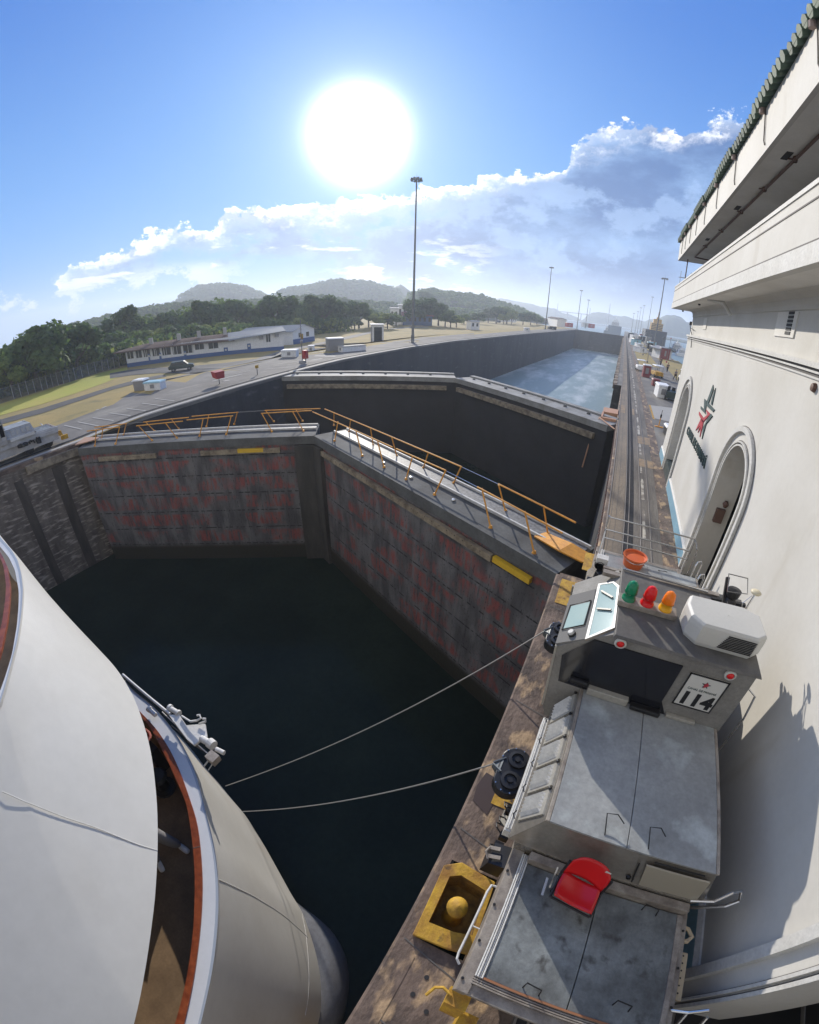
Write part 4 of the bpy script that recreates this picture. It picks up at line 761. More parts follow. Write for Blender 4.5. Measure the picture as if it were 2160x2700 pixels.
    o=MB(); o.add([(x-.57*.035,y,z+.82*.035) for x,y,z in Q]+[(x-.57*.035,y,z+.82*.035) for x,y,z in I],[(i,(i+1)%5,5+(i+1)%5,5+i) for i in range(5)]); b.v and None
    sk=b.build('skylight_frame',m_lframe,t); o.build('skylight_rim',m_frm,sk)
    o=MB(); o.add([(x-.57*.03,y,z+.82*.03) for x,y,z in I],[(0,1,2,3,4)]); o.build('skylight_pane',m_glass,t)
    o=MB(); a=shoulder(.3,5.45,.05); c_=shoulder(.8,5.2,.05); o.bar(a,c_,.03,.015,(-.57,0,.82)); o.bar(shoulder(.25,5.0,.05),shoulder(.8,4.9,.05),.03,.015,(-.57,0,.82)); o.build('wiper_arm',m_black,t)
    # bay: lower slope with window and round vent, side glazing below
    def bay(u,v,o=0): # u along y 0..1, v down the slope
        y=4.40+u*1.2; return (.46-.36*v-.6*o,y,3.31-.27*v+.8*o)
    b=MB(); Q=[bay(0,0,.012),bay(1,.0,.012),bay(1.0,1,.012),bay(.02,1.03,.012)]; b.add(Q+[(x+.02,y,z-.03) for x,y,z in Q],[(0,1,2,3),(0,3,7,4),(3,2,6,7),(2,1,5,6)]); b.build('bay_panel',mat('bay_metal',(.19,.185,.175),.85,spec=.05),t)
    b=MB(); b.add([bay(.27,.18,.022),bay(.72,.12,.022),bay(.72,.82,.022),bay(.27,.88,.022)],[(0,1,2,3)]); b.build('bay_pane',m_glass,t)
    b=MB(); L4=[bay(.25,.14,.026),bay(.74,.08,.026),bay(.74,.86,.026),bay(.25,.92,.026)]; b.tube(L4,.010,5,True); b.build('bay_pane_seal',m_rubber,t)
    b=MB(); c0=bay(.12,.5,.0); n_=Vector((-.6,0,.8)); b.lathe(c0,[(.05,0),(.048,.07),(.04,.085),(0,.085)],16,n_); b.build('round_vent',m_trim,t); 
    b=MB(); b.lathe(c0,[(.056,.0),(.056,.05)],16,n_); b.build('vent_seal',m_rubber,t)
    def side(u,v,o=0): y=4.42+u*1.55; return (.12+.10*v-o,y,3.02-1.36*v)
    b=MB()
    for u0,u1 in ((.02,.22),(.28,.60),(.66,.96)): b.add([side(u0,.06,.012),side(u1,.06,.012),side(u1,.72,.012),side(u0,.72,.012)],[(0,1,2,3)])
    b.build('side_window',m_tint,t)
    b=MB()
    for u in (.0,.25,.63,.98): b.bar(side(u,.0,.02),side(u,.98,.02),.05,.03,(-1,0,0))
    b.build('window_post',m_lbody,t)
    # sign with number
    sg=bx('number_sign',m_label,(1.94,2.50,4.375,4.394,2.66,3.30))
    b=MB()
    for q in ((1.935,1.955,2.655,3.305),(2.485,2.505,2.655,3.305),(1.935,2.505,2.655,2.675),(1.935,2.505,3.285,3.305)): b.box(q[0],q[1],4.368,4.38,q[2],q[3])
    b.build('sign_border',m_black,sg)
    mm=Matrix.Translation((2.22,4.372,2.82))@Matrix.Rotation(PI/2,4,'X'); text_mesh('sign_number','114',.34,m_black,mm,sg,.003,.45,.014)
    mm=Matrix.Translation((2.22,4.372,3.03))@Matrix.Rotation(PI/2,4,'X'); text_mesh('sign_text','CANAL DE PANAMÁ',.055,m_ink,mm,sg,.002,.42)
    b=MB(); P=[]
    for k in range(10): r=(.065,.024)[k%2]; P.append((2.22+r*math.cos(PI/2+k*PI/5),3.155+r*math.sin(PI/2+k*PI/5)))
    b.prismy(P,4.366,4.374); b.build('sign_star',m_ink,sg); b=MB(); b.prismy([(2.20,3.10),(2.26,3.16),(2.225,3.21),(2.19,3.17)],4.364,4.368); b.build('sign_star_centre',m_inkred,sg)
    for x in (.90,2.43):
        b=MB(); b.lathe((x,4.39,3.445),[(.075,.0),(.085,.03),(.06,.05),(.055,.04)],20,(0,-1,0)); l=b.build('marker_light',m_trim,t,smooth=True)
        b=MB(); b.lathe((x,4.39,3.445),[(.052,.03),(.04,.055),(.0,.062)],16,(0,-1,0)); b.build('red_lens',m_gR,l,smooth=True)
    b=MB(); b.tube([(2.84,4.5,3.2),(2.98,4.46,3.12),(3.02,4.40,2.7),(2.98,4.3,1.9),(2.86,4.3,1.8)],.015,6); b.build('grab_rail',m_steel,t)
    # roof equipment
    bx('beacon_bar',m_lframe,(.76,1.62,4.99,5.20,3.575,3.66),bev=.008)
    for x,m1,m2,nm in ((.90,m_gG,m_gG,'green_beacon'),(1.17,m_gR,m_gR,'red_beacon'),(1.44,m_gO,m_gY,'orange_beacon')):
        b=MB(); b.lathe((x,5.1,3.66),[(.10,0),(.10,.03),(.088,.035),(.088,.12),(.095,.125)],20); q=b.build(nm,m2,t,smooth=True)
        b=MB(); b.lathe((x,5.1,3.785),[(.088,0),(.092,.02),(.084,.09),(.068,.15),(.035,.178),(0,.185)],20); b.build('beacon_dome',m1,q,smooth=True)
    b=MB(); pl=[(1.86,4.60),(1.70,4.75),(1.66,5.0),(1.72,5.22),(2.55,5.26),(2.78,5.15),(2.80,4.72),(2.66,4.60)]
    n=len(pl); cx,cy=2.24,4.93
    rows=[[(cx+(x-cx)*k,cy+(y-cy)*k,z) for x,y in pl] for k,z in ((.95,3.58),(1,3.64),(1,3.84),(.985,3.91),(.93,3.945),(0.01,3.955))]
    b.loft(rows,True); ac=b.build('air_conditioner',m_ac,t,smooth=False,bevel=.008)
    b=MB()
    for k in range(9): b.bar((2.16+.01*k,4.592,3.66+.026*k),(2.64,4.592,3.66+.026*k),.012,.012)
    b.build('cooling_grille',m_black,ac)
    b=MB(); b.bar((2.28,4.59,3.7),(2.28,5.27,3.95),.006,.01); b.tube([(2.0,4.62,3.88),(2.08,4.66,3.93),(2.12,4.62,3.9)],.006,5); b.build('casing_seam',m_line,ac)
    b=MB(); b.tube([(2.70,5.45,3.58),(2.72,5.55,3.8),(2.76,5.6,4.0)],.014,6); b.tube([(2.66,5.42,3.58),(2.60,5.5,3.85),(2.72,5.58,3.97)],.005,5); b.build('antenna_stem',m_steel,t); b=MB(); b.lathe((2.76,5.6,4.0),[(0,0),(.075,.01),(.085,.03),(.06,.05),(0,.058)],18); b.build('antenna_dome',mat('cream_dome',(.62,.55,.38),.5),t,smooth=True)
    b=MB(); b.lathe((2.50,5.72,3.6),[(.10,0),(.11,.1),(.07,.16),(.10,.2),(.11,.3),(0,.32)],14); b.lathe((2.68,5.55,3.6),[(.06,0),(.07,.08),(.0,.14)],12); b.lathe((2.84,5.02,3.66),[(.0,-.06),(.06,-.03),(.07,.02),(0,.07)],12,(1,0,0)); b.bar((2.4,5.6,3.62),(2.4,5.95,3.95),.05,.05); b.bar((2.25,5.8,3.6),(2.8,5.8,3.64),.06,.05); b.build('roof_lamp',m_black,t)
    b=MB(); b.tube([(2.36,5.62,3.9),(2.66,5.62,3.95),(2.68,5.9,4.05),(2.38,5.92,4.03)],.010,5,True); b.build('lamp_guard',m_steel,t)
    b=MB(); b.bar((.50,5.86,3.50),(2.85,5.80,3.56),.10,.07); b.bar((.50,6.12,3.42),(2.85,6.08,3.48),.07,.06); b.bar((.75,5.98,3.55),(2.4,5.96,3.6),.10,.02); b.build('roof_crossbar',m_lframe,t)
    b=MB(); b.bar((.8,5.96,3.60),(2.2,5.93,3.62),.03,.02); b.build('crossbar_trim',m_steel,t)
    b=MB(); b.lathe((.50,6.18,3.1),[(.0,-.18),(.10,-.15),(.12,.0),(.10,.18),(0,.2)],12); b.box(.3,.55,6.0,6.3,2.95,3.05); b.lathe((.45,6.3,3.35),[(.09,-.05),(.1,.05),(0,.06)],10,(0,1,.2)); b.build('work_lamp',m_black,t)
    b=MB(); b.box(.36,.56,6.25,6.4,3.4,3.5); b.build('lamp_housing',m_trim,t)
    # guard rails
    b=MB()
    for z in (2.87,2.53,2.3): b.tube([(.54,9.3,z),(2.62,9.3,z-.0),(2.68,9.22,z-.05),(2.68,9.0,z-.1)] if z>2.8 else [(.56,9.3,z),(2.62,9.3,z)],.02,6)
    b.bar((.54,9.3,1.5),(.54,9.3,2.9),.04,.04,(0,1,0)); b.bar((.50,8.6,1.55),(.54,9.25,2.5),.05,.03,(1,0,0)); b.bar((2.64,9.3,1.5),(2.64,9.3,2.85),.03,.03,(0,1,0)); b.build('guard_rail',m_steel,t)
    for y in (8.45,9.0,7.9):
        b=MB(); b.tube([(2.80,y,1.5),(2.80,y,2.35),(2.84,y+.05,2.45),(2.92,y+.1,2.45),(2.96,y+.12,2.35),(2.96,y+.12,1.5)],.018,6); b.build('grab_rail',m_steel,t)
    b=MB(); b.tube([(2.73,2.12,1.80),(2.95,2.12,1.95),(3.15,2.25,2.02),(3.30,2.32,1.98),(3.36,2.25,1.85),(3.25,2.2,1.7),(2.95,2.2,1.35),(2.85,2.2,1.2)],.022,8); b.build('grab_rail',m_steel,t)
    b=MB(); b.tube([(2.84,.92,1.45),(3.0,.92,1.58),(3.2,.98,1.65)],.02,8); b.build('grab_rail',m_steel,t)
    for x in (3.0,3.25): 
        b=MB(); b.tube([(x,.92,1.55),(x,.75,1.3),(x,.55,.4)],.022,8); b.build('ladder_stile',m_steel,t)
    b=MB(); b.tube([(.44,.64,1.28),(.39,.68,1.3),(.38,.75,1.3),(.40,1.55,1.3),(.42,1.65,1.3),(.48,1.66,1.28)],.016,8); b.tube([(.40,1.1,1.3),(.49,1.1,1.3)],.010,6); b.build('side_hand_rail',m_trim,t)
    b=MB(); b.tube([(3.0,10.0,.6),(3.0,10.0,2.3)],.02,6); b.build('grab_rail',m_steel,t)
    # right side bracket with holes
    bk=bx('perforated_bracket',mat('pale_ochre',(.46,.37,.24),.7),(2.80,2.98,1.05,1.62,1.34,1.40),bev=.01); b=MB()
    for k in range(12): b.lathe((2.85+.07*(k%2),1.09+k*.044,1.402),[(.012,0),(0,.001)],8)
    b.build('bracket_hole',m_dark,bk)
    b=MB(); b.tube([(2.80,1.72,1.42),(2.93,1.75,1.42),(2.99,1.82,1.42),(2.93,1.90,1.42),(2.80,1.92,1.42)],.03,8); b.build('tow_hook',mat('pale_ochre',(.46,.37,.24),.7),t)
    b=MB()
    for x,y in ((1.15,.66),(2.15,.80),(2.25,1.95)): b.tube([(x,y,1.5),(x+.01,y+.05,1.60),(x+.18,y+.03,1.60),(x+.19,y-.02,1.5)],.009,6)
    b.build('deck_handle',m_black,t)
    # fairlead sheaves on the lock side
    for cy in (3.42,6.75):
        t2=MB(); t2.prism([(.13+.25*math.cos(a),cy+(.17 if math.sin(a)>0 else -.17)+.25*math.sin(a)) for a in [k*PI/12 for k in range(24)]],.92,1.12); fl=t2.build('fairlead',m_black,t,bevel=.02)
        for dy in (-.19,.19):
            b=MB(); b.lathe((.14,cy+dy,1.12),[(.15,0),(.15,.05),(.10,.055),(.095,.02),(.05,.02),(.045,.05),(0,.05)],20); b.build('sheave',m_black,fl,smooth=False)
        b=MB()
        for k in range(10): a=k*PI/5; b.lathe((.13+.225*math.cos(a),cy+(.17 if math.sin(a)>0 else -.17)+.225*math.sin(a),1.12),[(.012,0),(.012,.015),(0,.016)],6)
        b.build('fairlead_bolt',m_steel,fl)
        b=MB(); b.hexa([(-.06,cy-.12,.95),(-.2,cy-.02,1.0),(-.2,cy+.04,1.0),(-.06,cy+.14,.95)],[(-.06,cy-.12,1.13),(-.2,cy-.02,1.08),(-.2,cy+.04,1.08),(-.06,cy+.14,1.13)]); b.bar((-.2,cy+.02,1.1),(-.04,cy+.16,1.14),.02,.02); b.bar((-.2,cy-.0,1.1),(-.04,cy-.1,1.14),.02,.02); b.build('cable_guide',mat('worn_iron',(.12,.13,.13),.4,.4),fl)
        b=MB(); b.box(.25,.75,cy-.15,cy+.15,.7,1.0); b.build('fairlead_arm',m_black,fl)
    # clutter along the sill
    b=MB(); rnd=random.Random(9)
    for k in range(14):
        y=2.0+rnd.random()*.9; x=.28+rnd.random()*.16; z=.95+rnd.random()*.25
        if k%2: b.tube([(x,y,z),(x-.08,y+.05,z+.03),(x-.1,y+.12,z),(x-.02,y+.15,z-.05)],.012,5)
        else: b.box(x-.05,x+.08,y,y+.10,z-.15,z)
    b.hexa([(.22,1.95,.7),(.5,1.95,.7),(.5,2.28,.7),(.22,2.28,.7)],[(.27,1.95,1.15),(.5,1.95,1.2),(.5,2.25,1.2),(.27,2.25,1.15)]); b.build('coupling_gear',m_black,t)
    b=MB(); b.tube([(.25,1.98,1.2),(.19,2.06,1.22),(.22,2.14,1.2)],.015,6); b.bar((.24,2.02,1.2),(.40,2.05,1.22),.05,.02); b.bar((.22,2.14,1.19),(.36,2.16,1.22),.05,.02); b.build('coupling_clamp',m_lframe,t)
    b=MB(); b.hexa([(.50,.10,.7),(.72,.10,.7),(.72,.40,.7),(.50,.40,.7)],[(.48,.2,1.1),(.74,.2,1.1),(.74,.40,1.1),(.48,.40,1.1)]); b.tube([(.52,.3,1.12),(.40,.34,1.12),(.32,.30,1.1),(.27,.18,1.05)],.02,6); b.build('step_bracket',m_yel,t)
    b=MB(); b.box(.76,.98,-.35,.22,.25,.6); b.build('rail_guard',m_yel,t)
    return t
loco=locomotive('grey locomotive with number 114 on its cab and red, green and orange beacons')
c2=copy_tree(loco); place(c2,(-32.15,8.3-5.0*.86,0.0),PI,'second grey locomotive at the far left edge, seen across the water'); c2.scale=(.86,.86,.86)
for o in list(c2.children_recursive):
    if o.name.split('.')[0] in ('number_sign','sign_border','sign_number','sign_text','sign_star','sign_star_centre'): bpy.data.objects.remove(o)
for o in c2.children_recursive:
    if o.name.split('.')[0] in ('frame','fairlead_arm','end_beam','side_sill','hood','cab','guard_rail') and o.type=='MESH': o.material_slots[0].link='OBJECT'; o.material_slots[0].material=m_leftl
# chair on the deck
ct=thing('folding_seat','red plastic seat on black arms standing on the locomotive deck','chair',(1.35,1.8,1.5))
def shell(a,c_,n=12,m=8):
    rows=[]
    for j in range(m+1):
        v=j/m; rows.append([tuple(a(i/n,v)) for i in range(n+1)])
    return rows
rz=R(-8)
def sw(x,y,z): 
    x0,y0=x,y; x0*=.9;y0*=.9; return (1.33+x0*math.cos(rz)-y0*math.sin(rz),1.82+x0*math.sin(rz)+y0*math.cos(rz),1.5+z*.88)
def seat(u,v):
    x=(u-.5)*.54*(1-.12*(v-.5)**2*2); return sw(x,-.22+.36*v,.42-.03*math.sin(PI*v)+.05*(2*u-1)**2-.025*v)
def back(u,v):
    x=(u-.5)*(.56-.06*v*v); r=(1-.25*v**3*(2*u-1)**4); return sw(x,.15+.10*v-.06*(1-(2*u-1)**2)*-1-.05,.42+.44*v*r)
for fn,nm in ((seat,'seat'),(back,'backrest')):
    b=MB(); b.loft(shell(fn,None)); o=b.build(nm,m_redp,ct,smooth=True); sd=o.modifiers.new('thick','SOLIDIFY'); sd.thickness=.02
b=MB(); 
for s in (-1,1): b.tube([sw(s*.28,-.24,.36),sw(s*.29,.1,.40),sw(s*.29,.18,.7)],.018,6); b.tube([sw(s*.27,-.1,.38),sw(s*.25,-.05,.0)],.018,6)
b.tube([sw(-.27,-.24,.36),sw(.27,-.24,.36)],.018,6); b.build('frame',m_black,ct)
b=MB(); b.bar(sw(-.40,.02,.18),sw(-.36,-.22,.16),.03,.06); b.bar(sw(-.36,.15,.4),sw(-.32,-.08,.2),.02,.02); b.build('hinge_arm',m_steel,ct)
b=MB(); b.bar(sw(.15,.222,.80),sw(.22,.218,.80),.05,.004,(0,1,0)); b.build('seat_tag',m_label,ct)
# orange tub on the far hood
bk=thing('tub','round orange plastic tub on the far hood of the locomotive','tub',(1.27,8.25,2.366)); b=MB(); b.lathe((1.27,8.25,2.366),[(0,.0),(.21,.0),(.25,.20),(.275,.24),(.27,.26),(.24,.25),(.235,.22),(.21,.21),(0,.215)],24); b.build('tub_body',m_bucket,bk,smooth=False); b=MB(); b.tube([(1.02+.25*(1-math.cos(a)),8.25-.26*math.sin(a),2.6-.05*math.sin(a)) for a in [k*PI/8 for k in range(9)]],.007,5); b.build('handle',m_steel,bk)
# ================================================================ ship bow
CX=-12.5
def resample(P,n):
    P=[Vector(p) for p in P]; d=[0]
    for a,c in zip(P,P[1:]): d.append(d[-1]+(c-a).length)
    out=[]; 
    for i in range(n):
        s=d[-1]*i/(n-1); k=max(j for j in range(len(d)) if d[j]<=s+1e-9); k=min(k,len(P)-2); u=(s-d[k])/max(d[k+1]-d[k],1e-9); out.append(P[k].lerp(P[k+1],u))
    return out
def smooth(P,it=2):
    for _ in range(it): P=[P[0]]+[(P[i-1]+P[i]*2+P[i+1])/4 for i in range(1,len(P)-1)]+[P[-1]]
    return P
def curve(tip,pts,aft,n=60):
    z=pts[0][2]; full=[(x,y,z) for x,y in tip]+list(pts); vis=smooth(resample(full,n)); tail=[Vector((x,y,z)) for x,y in aft]; return vis+tail
def both(Cv): # mirrored to port, ordered port aft -> tip -> starboard aft
    return [(2*CX-v.x,v.y,v.z) for v in Cv[::-1]][:-1]+[tuple(v) for v in Cv]
rimo=curve([(CX,.885)],[(-11.34,0.92,2.6),(-10.61,0.89,2.6),(-9.87,0.77,2.6),(-9.19,0.61,2.6),(-8.62,0.42,2.6),(-8.01,0.18,2.6),(-7.5,-0.05,2.6),(-7.01,-0.33,2.6),(-6.56,-0.59,2.6),(-6.32,-0.76,2.6)],[(-5.6,-1.6),(-4.2,-4),(-3.2,-8),(-3,-14),(-3,-40)])
rimi=curve([(CX,.70)],[(-11.83,0.74,2.6),(-10.97,0.76,2.6),(-10.16,0.7,2.6),(-9.18,0.51,2.6),(-8.63,0.34,2.6),(-8.0,0.11,2.6),(-7.27,-0.22,2.6),(-6.79,-0.52,2.6),(-6.6,-0.66,2.6)],[(-6.3,-1.7),(-4.9,-4.1),(-3.9,-8),(-3.7,-14),(-3.7,-40)])
tki=[Vector((v.x-.42,v.y-.16 if v.y>-6 else v.y,v.z+.02)) for v in rimi]; tki[0].x=CX
tko=[Vector((v.x-.26,v.y-.10 if v.y>-6 else v.y,v.z+.02)) for v in rimi]; tko[0].x=CX
low=curve([(CX,1.40),(-9.4,1.42),(-8.3,1.41)],[(-7.75,1.36,0.3),(-7.4,1.3,0.3),(-6.97,1.21,0.3),(-6.46,1.05,0.3),(-5.93,0.85,0.3),(-5.42,0.6,0.3),(-5.06,0.38,0.3),(-4.8,0.21,0.3),(-4.54,0.03,0.3),(-4.04,-0.38,0.3),(-3.52,-0.89,0.3),(-3.05,-1.46,0.3),(-2.67,-2.0,0.3),(-2.5,-2.3,0.3)],[(-2.2,-3.3),(-1.8,-5),(-1.5,-8),(-1.4,-14),(-1.4,-40)])
lri=curve([(CX,1.30),(-9.5,1.27)],[(-7.1,1.2,-0.9),(-6.88,1.13,-0.9),(-6.51,1.04,-0.9),(-6.11,0.93,-0.9),(-5.73,0.81,-0.9),(-5.4,0.69,-0.9),(-5.01,0.57,-0.9),(-4.32,0.1,-0.9),(-3.82,-0.32,-0.9),(-3.27,-0.9,-0.9),(-2.87,-1.44,-0.9),(-2.62,-1.87,-0.9),(-2.45,-2.24,-0.9)],[(-2.3,-3.2),(-1.9,-5),(-1.7,-8),(-1.6,-14),(-1.6,-40)])
lro=curve([(CX,1.33),(-9.5,1.31)],[(-7.07,1.27,-0.9),(-6.76,1.23,-0.9),(-6.26,1.13,-0.9),(-5.93,1.03,-0.9),(-5.52,0.88,-0.9),(-5.22,0.75,-0.9),(-4.53,0.43,-0.9),(-3.99,0.01,-0.9),(-3.59,-0.35,-0.9),(-3.18,-0.82,-0.9),(-2.78,-1.37,-0.9),(-2.47,-1.89,-0.9),(-2.34,-2.15,-0.9)],[(-2.1,-3.0),(-1.7,-5),(-1.5,-8),(-1.4,-14),(-1.4,-40)])
lbo=curve([(CX,1.62),(-11,1.62),(-9.5,1.58)],[(-8.25,1.53,-0.9),(-7.69,1.6,-0.9),(-7.22,1.57,-0.9),(-6.74,1.52,-0.9),(-6.35,1.45,-0.9),(-5.88,1.32,-0.9),(-5.51,1.19,-0.9),(-5.16,1.03,-0.9),(-4.87,0.86,-0.9),(-4.54,0.67,-0.9),(-3.92,0.3,-0.9),(-3.49,-0.05,-0.9),(-3.08,-0.48,-0.9),(-2.72,-0.95,-0.9),(-2.45,-1.38,-0.9),(-2.15,-1.97,-0.9)],[(-1.8,-2.8),(-1.4,-5),(-1.2,-8),(-1.1,-14),(-1.1,-40)])
sil=curve([(CX,2.5),(-12.0,2.55)],[(-11.59,2.66,-7.0),(-10.15,2.51,-7.0),(-9.17,2.32,-7.0),(-8.34,2.22,-7.0),(-7.76,2.1,-7.0),(-6.8,1.94,-7.0),(-5.55,1.51,-7.0),(-4.47,1.05,-7.0),(-3.77,0.73,-7.0),(-3.54,0.69,-7.0),(-2.96,0.29,-7.0),(-2.55,-0.02,-7.0),(-2.17,-0.37,-7.0),(-1.8,-0.8,-7.0),(-1.5,-1.25,-7.0),(-1.37,-1.6,-7.0)],[(-1.25,-2.6),(-1.1,-5),(-1.0,-8),(-1.0,-14),(-1.0,-40)])
wlc=curve([(CX,1.2),(-8,1.1),(-5.5,.9)],[(-4.02,0.78,-8.9),(-3.38,0.82,-8.9),(-2.78,0.74,-8.9),(-2.26,0.52,-8.9),(-1.88,0.25,-8.9),(-1.57,-0.11,-8.9),(-1.35,-0.46,-8.9),(-1.14,-0.93,-8.9),(-1.0,-1.46,-8.9)],[(-.95,-2.6),(-.92,-5),(-.9,-8),(-.9,-14),(-.9,-40)])
ship=thing('ship','white bow of the large ship at the lower left, with varnished teak rails','ship',(CX,0,-2))
def band(name,A_,B_,m,sm=True,par=None,k=1):
    A2,B2=both(A_),both(B_); rows=[[tuple(Vector(a).lerp(Vector(c),i/k)) for a,c in zip(A2,B2)] for i in range(k+1)]
    b=MB(); b.loft(rows); return b.build(name,m,par or ship,smooth=sm)
up=lambda P,dz: [Vector((v.x,v.y,v.z+dz)) for v in P]
rz_=[Vector((v.x+.03,v.y+.03,v.z-.0)) for v in rimo]
band('upper_hull',up(rimo,-.06),low,m_ship,True,None,6)
band('upper_bulwark_top',rimo,rimi,m_rim); band('bulwark_lip',rimo,up(rimo,-.06),m_ship)
band('bulwark_inner',rimi,up(rimi,-1.22),m_rim)
q=[Vector(v) for v in rimo]; mid=[a.lerp(c,.42) for a,c in zip(rimo,rimi)]
band('bulwark_recess',up(mid,.004),up([a.lerp(c,.02) for a,c in zip(rimo,rimi)],.004),mat('blue_grey_waterway',(.33,.37,.42),.5))
b=MB(); A2=both(tki);B2=both(tko); b.loft([[ (x,y,z-.03) for x,y,z in A2],[(x,y,z+.02) for x,y,z in A2],[(x,y,z+.02) for x,y,z in B2],[(x,y,z-.03) for x,y,z in B2]]); b.build('teak_rail',m_teak,ship)
udk=MB(); udk.add([(x,y,1.4) for x,y,z in both(rimi)],[tuple(range(len(both(rimi))))]); udk.build('upper_deck',m_deck,ship)
# overhang underside, deckhouse wall and lower deck
inn=[Vector((CX+(v.x-CX)*.80,(v.y if v.y<-12 else v.y-1.3),v.z)) for v in low]
band('overhang_underside',low,inn,m_ship); band('deckhouse_wall',inn,up(inn,-2.25),m_deck)
band('lower_deck',up(lri,-1.05),up(inn,-2.25),m_deck)
band('bulwark_inner',up(lri,-.03),up(lri,-1.05),m_deck)
b=MB(); A2=both(lri);B2=both(lro); b.loft([[ (x,y,z-.04) for x,y,z in A2],[(x,y,z+.03) for x,y,z in A2],[(x,y,z+.035) for x,y,z in B2],[(x,y,z-.03) for x,y,z in B2]]); b.build('teak_rail',m_teak,ship)
b=MB(); k0=len(lri)
for i in (12,30,44): 
    v=lri[i]; w=lro[i]; b.bar((v.x-.0,v.y,v.z+.033),(w.x,w.y,w.z+.038),.012,.006)
b.build('teak_joint',m_line,ship)
band('bulwark_top',lro,lbo,m_rim); 
edge=[a.lerp(c,.8) for a,c in zip(lro,lbo)]; band('bulwark_recess',up(edge,.004),up([a.lerp(c,.985) for a,c in zip(lro,lbo)],.004),bpy.data.materials['blue_grey_waterway'])
band('bulwark_lip',up(lbo,.03),up(lbo,-.05),m_ship)
band('lower_hull',up(lbo,-.05),sil,m_hull2,True,None,8)
pa=[(2*CX-v.x,v.y,v.z) for v in lbo]; pb_=[(2*CX-v.x,v.y,v.z) for v in low]; b=MB(); b.loft([pa,pb_]); b.build('port_sun_blocker',m_ship,ship)  # unseen plating added to keep the sun off the lower deck
kn=[a.lerp(c,.06)+Vector((-.25,-.2,-.35)) for a,c in zip(sil,wlc)]
band('hull_foot',sil,kn,m_ship); m_bow=mat('shaded_hull_paint',(.20,.21,.23),.5,c2=(.14,.14,.15),scale=.8,amt=1,coord='World')  # shade on the white hull shoulder is put into this grey
wd=[Vector((v.x,v.y,v.z)) for v in wlc]; b=MB()
A2,B2=both(kn),both(wd); rows=[]
for i in range(9):
    t_=i/8; rows.append([tuple(Vector(a).lerp(Vector(c),math.sin(t_*PI/2))*1 + Vector((0,0,(1-math.cos(t_*PI/2))*-1.0+math.sin(t_*PI/2)*1.0*1)) if False else (a[0]+(c[0]-a[0])*math.sin(t_*PI/2),a[1]+(c[1]-a[1])*math.sin(t_*PI/2),a[2]+(c[2]-a[2])*(1-math.cos(t_*PI/2)))) for a,c in zip(A2,B2)])
rows.append([(x,y,-13) for x,y,z in B2]); b.loft(rows); b.build('hull_shoulder',m_bow,ship,smooth=True)
# raised weld seams
def onband(A_,B_,a,v): 
    i=a*(60-1); i0=int(i); p=A_[i0].lerp(A_[min(i0+1,len(A_)-1)],i-i0); q=B_[i0].lerp(B_[min(i0+1,len(B_)-1)],i-i0); return p.lerp(q,v)
def seam_at(A_,B_,dirs):
    cam_=Vector((0,0,7.2)); G_=[]; n=len(A_)
    for i in range(n-1):
        for k in range(5):
            p=A_[i].lerp(A_[i+1],k/5); q=B_[i].lerp(B_[i+1],k/5)
            for v in range(61): G_.append(p.lerp(q,v/60))
    U=[(g-cam_).normalized() for g in G_]; out=[]
    for d in dirs:
        d=Vector(d); k=max(range(len(U)),key=lambda i: U[i].dot(d)); out.append(G_[k])
    fine=smooth(resample(out,20),2)
    return [min(G_,key=lambda g:(g-f).length_squared) for f in fine]
SD=[[(-0.7128,-0.1966,-0.6733),(-0.6859,-0.1721,-0.7071),(-0.6518,-0.1425,-0.7449),(-0.6123,-0.1153,-0.7822),(-0.57,-0.088,-0.8169),(-0.5362,-0.068,-0.8413),(-0.5055,-0.0491,-0.8614)],[(-0.3915,-0.0103,-0.9201),(-0.3695,-0.0018,-0.9292),(-0.3403,0.0067,-0.9403),(-0.308,0.0113,-0.9513),(-0.2753,0.0153,-0.9612),(-0.2437,0.0141,-0.9698),(-0.2112,0.0113,-0.9774),(-0.1986,0.008,-0.9801)],[(-0.2319,0.0389,-0.972),(-0.2069,0.0126,-0.9783),(-0.1794,-0.0201,-0.9836),(-0.158,-0.0478,-0.9863),(-0.1397,-0.077,-0.9872),(-0.1206,-0.113,-0.9862)]]
for A_,B_,dd in ((rimo,low,SD[0]),(lbo,sil,SD[1]),(lbo,sil,SD[2])):
    b=MB(); b.tube(smooth(seam_at(A_,B_,dd),2),.008,6); b.build('weld_seam',m_trim,ship)
b=MB(); 
for a,v in ((.215,.16),(.235,.2)): b.lathe(onband(lbo,sil,a,v),[(.03,0),(.025,.02),(0,.03)],8,(.6,.6,.4))
b.build('hull_stud',m_ship,ship)
# white deck gear hung outside the bulwark
gear=thing('fairlead_gear','white roller and motor bracket assembly hung outside the lower bow rail','deck gear',(-6,1.7,-.6))
b=MB(); b.tube([(-8.8,1.58,-0.6),(-6.78,1.66,-0.6)],.035,8); b.build('white_pipe',m_trim,gear)
b=MB(); b.tube([(-6.52,1.58,-0.6),(-5.98,1.49,-0.6)],.012,5); b.tube([(-6.63,1.52,-0.75),(-5.37,1.57,-0.75)],.015,5); b.tube([(-6.01,1.49,-0.75),(-5.39,1.58,-0.75)],.012,5); b.build('hose',m_line,gear)
b=MB(); b.cyl((-6.92,1.76,-0.6),(-6.63,1.8,-0.6),.06,n=12); b.cyl((-6.95,1.76,-0.6),(-6.89,1.77,-0.6),.085,n=12); b.cyl((-6.66,1.8,-0.6),(-6.61,1.8,-0.6),.08,n=12); b.build('roller',m_trim,gear)
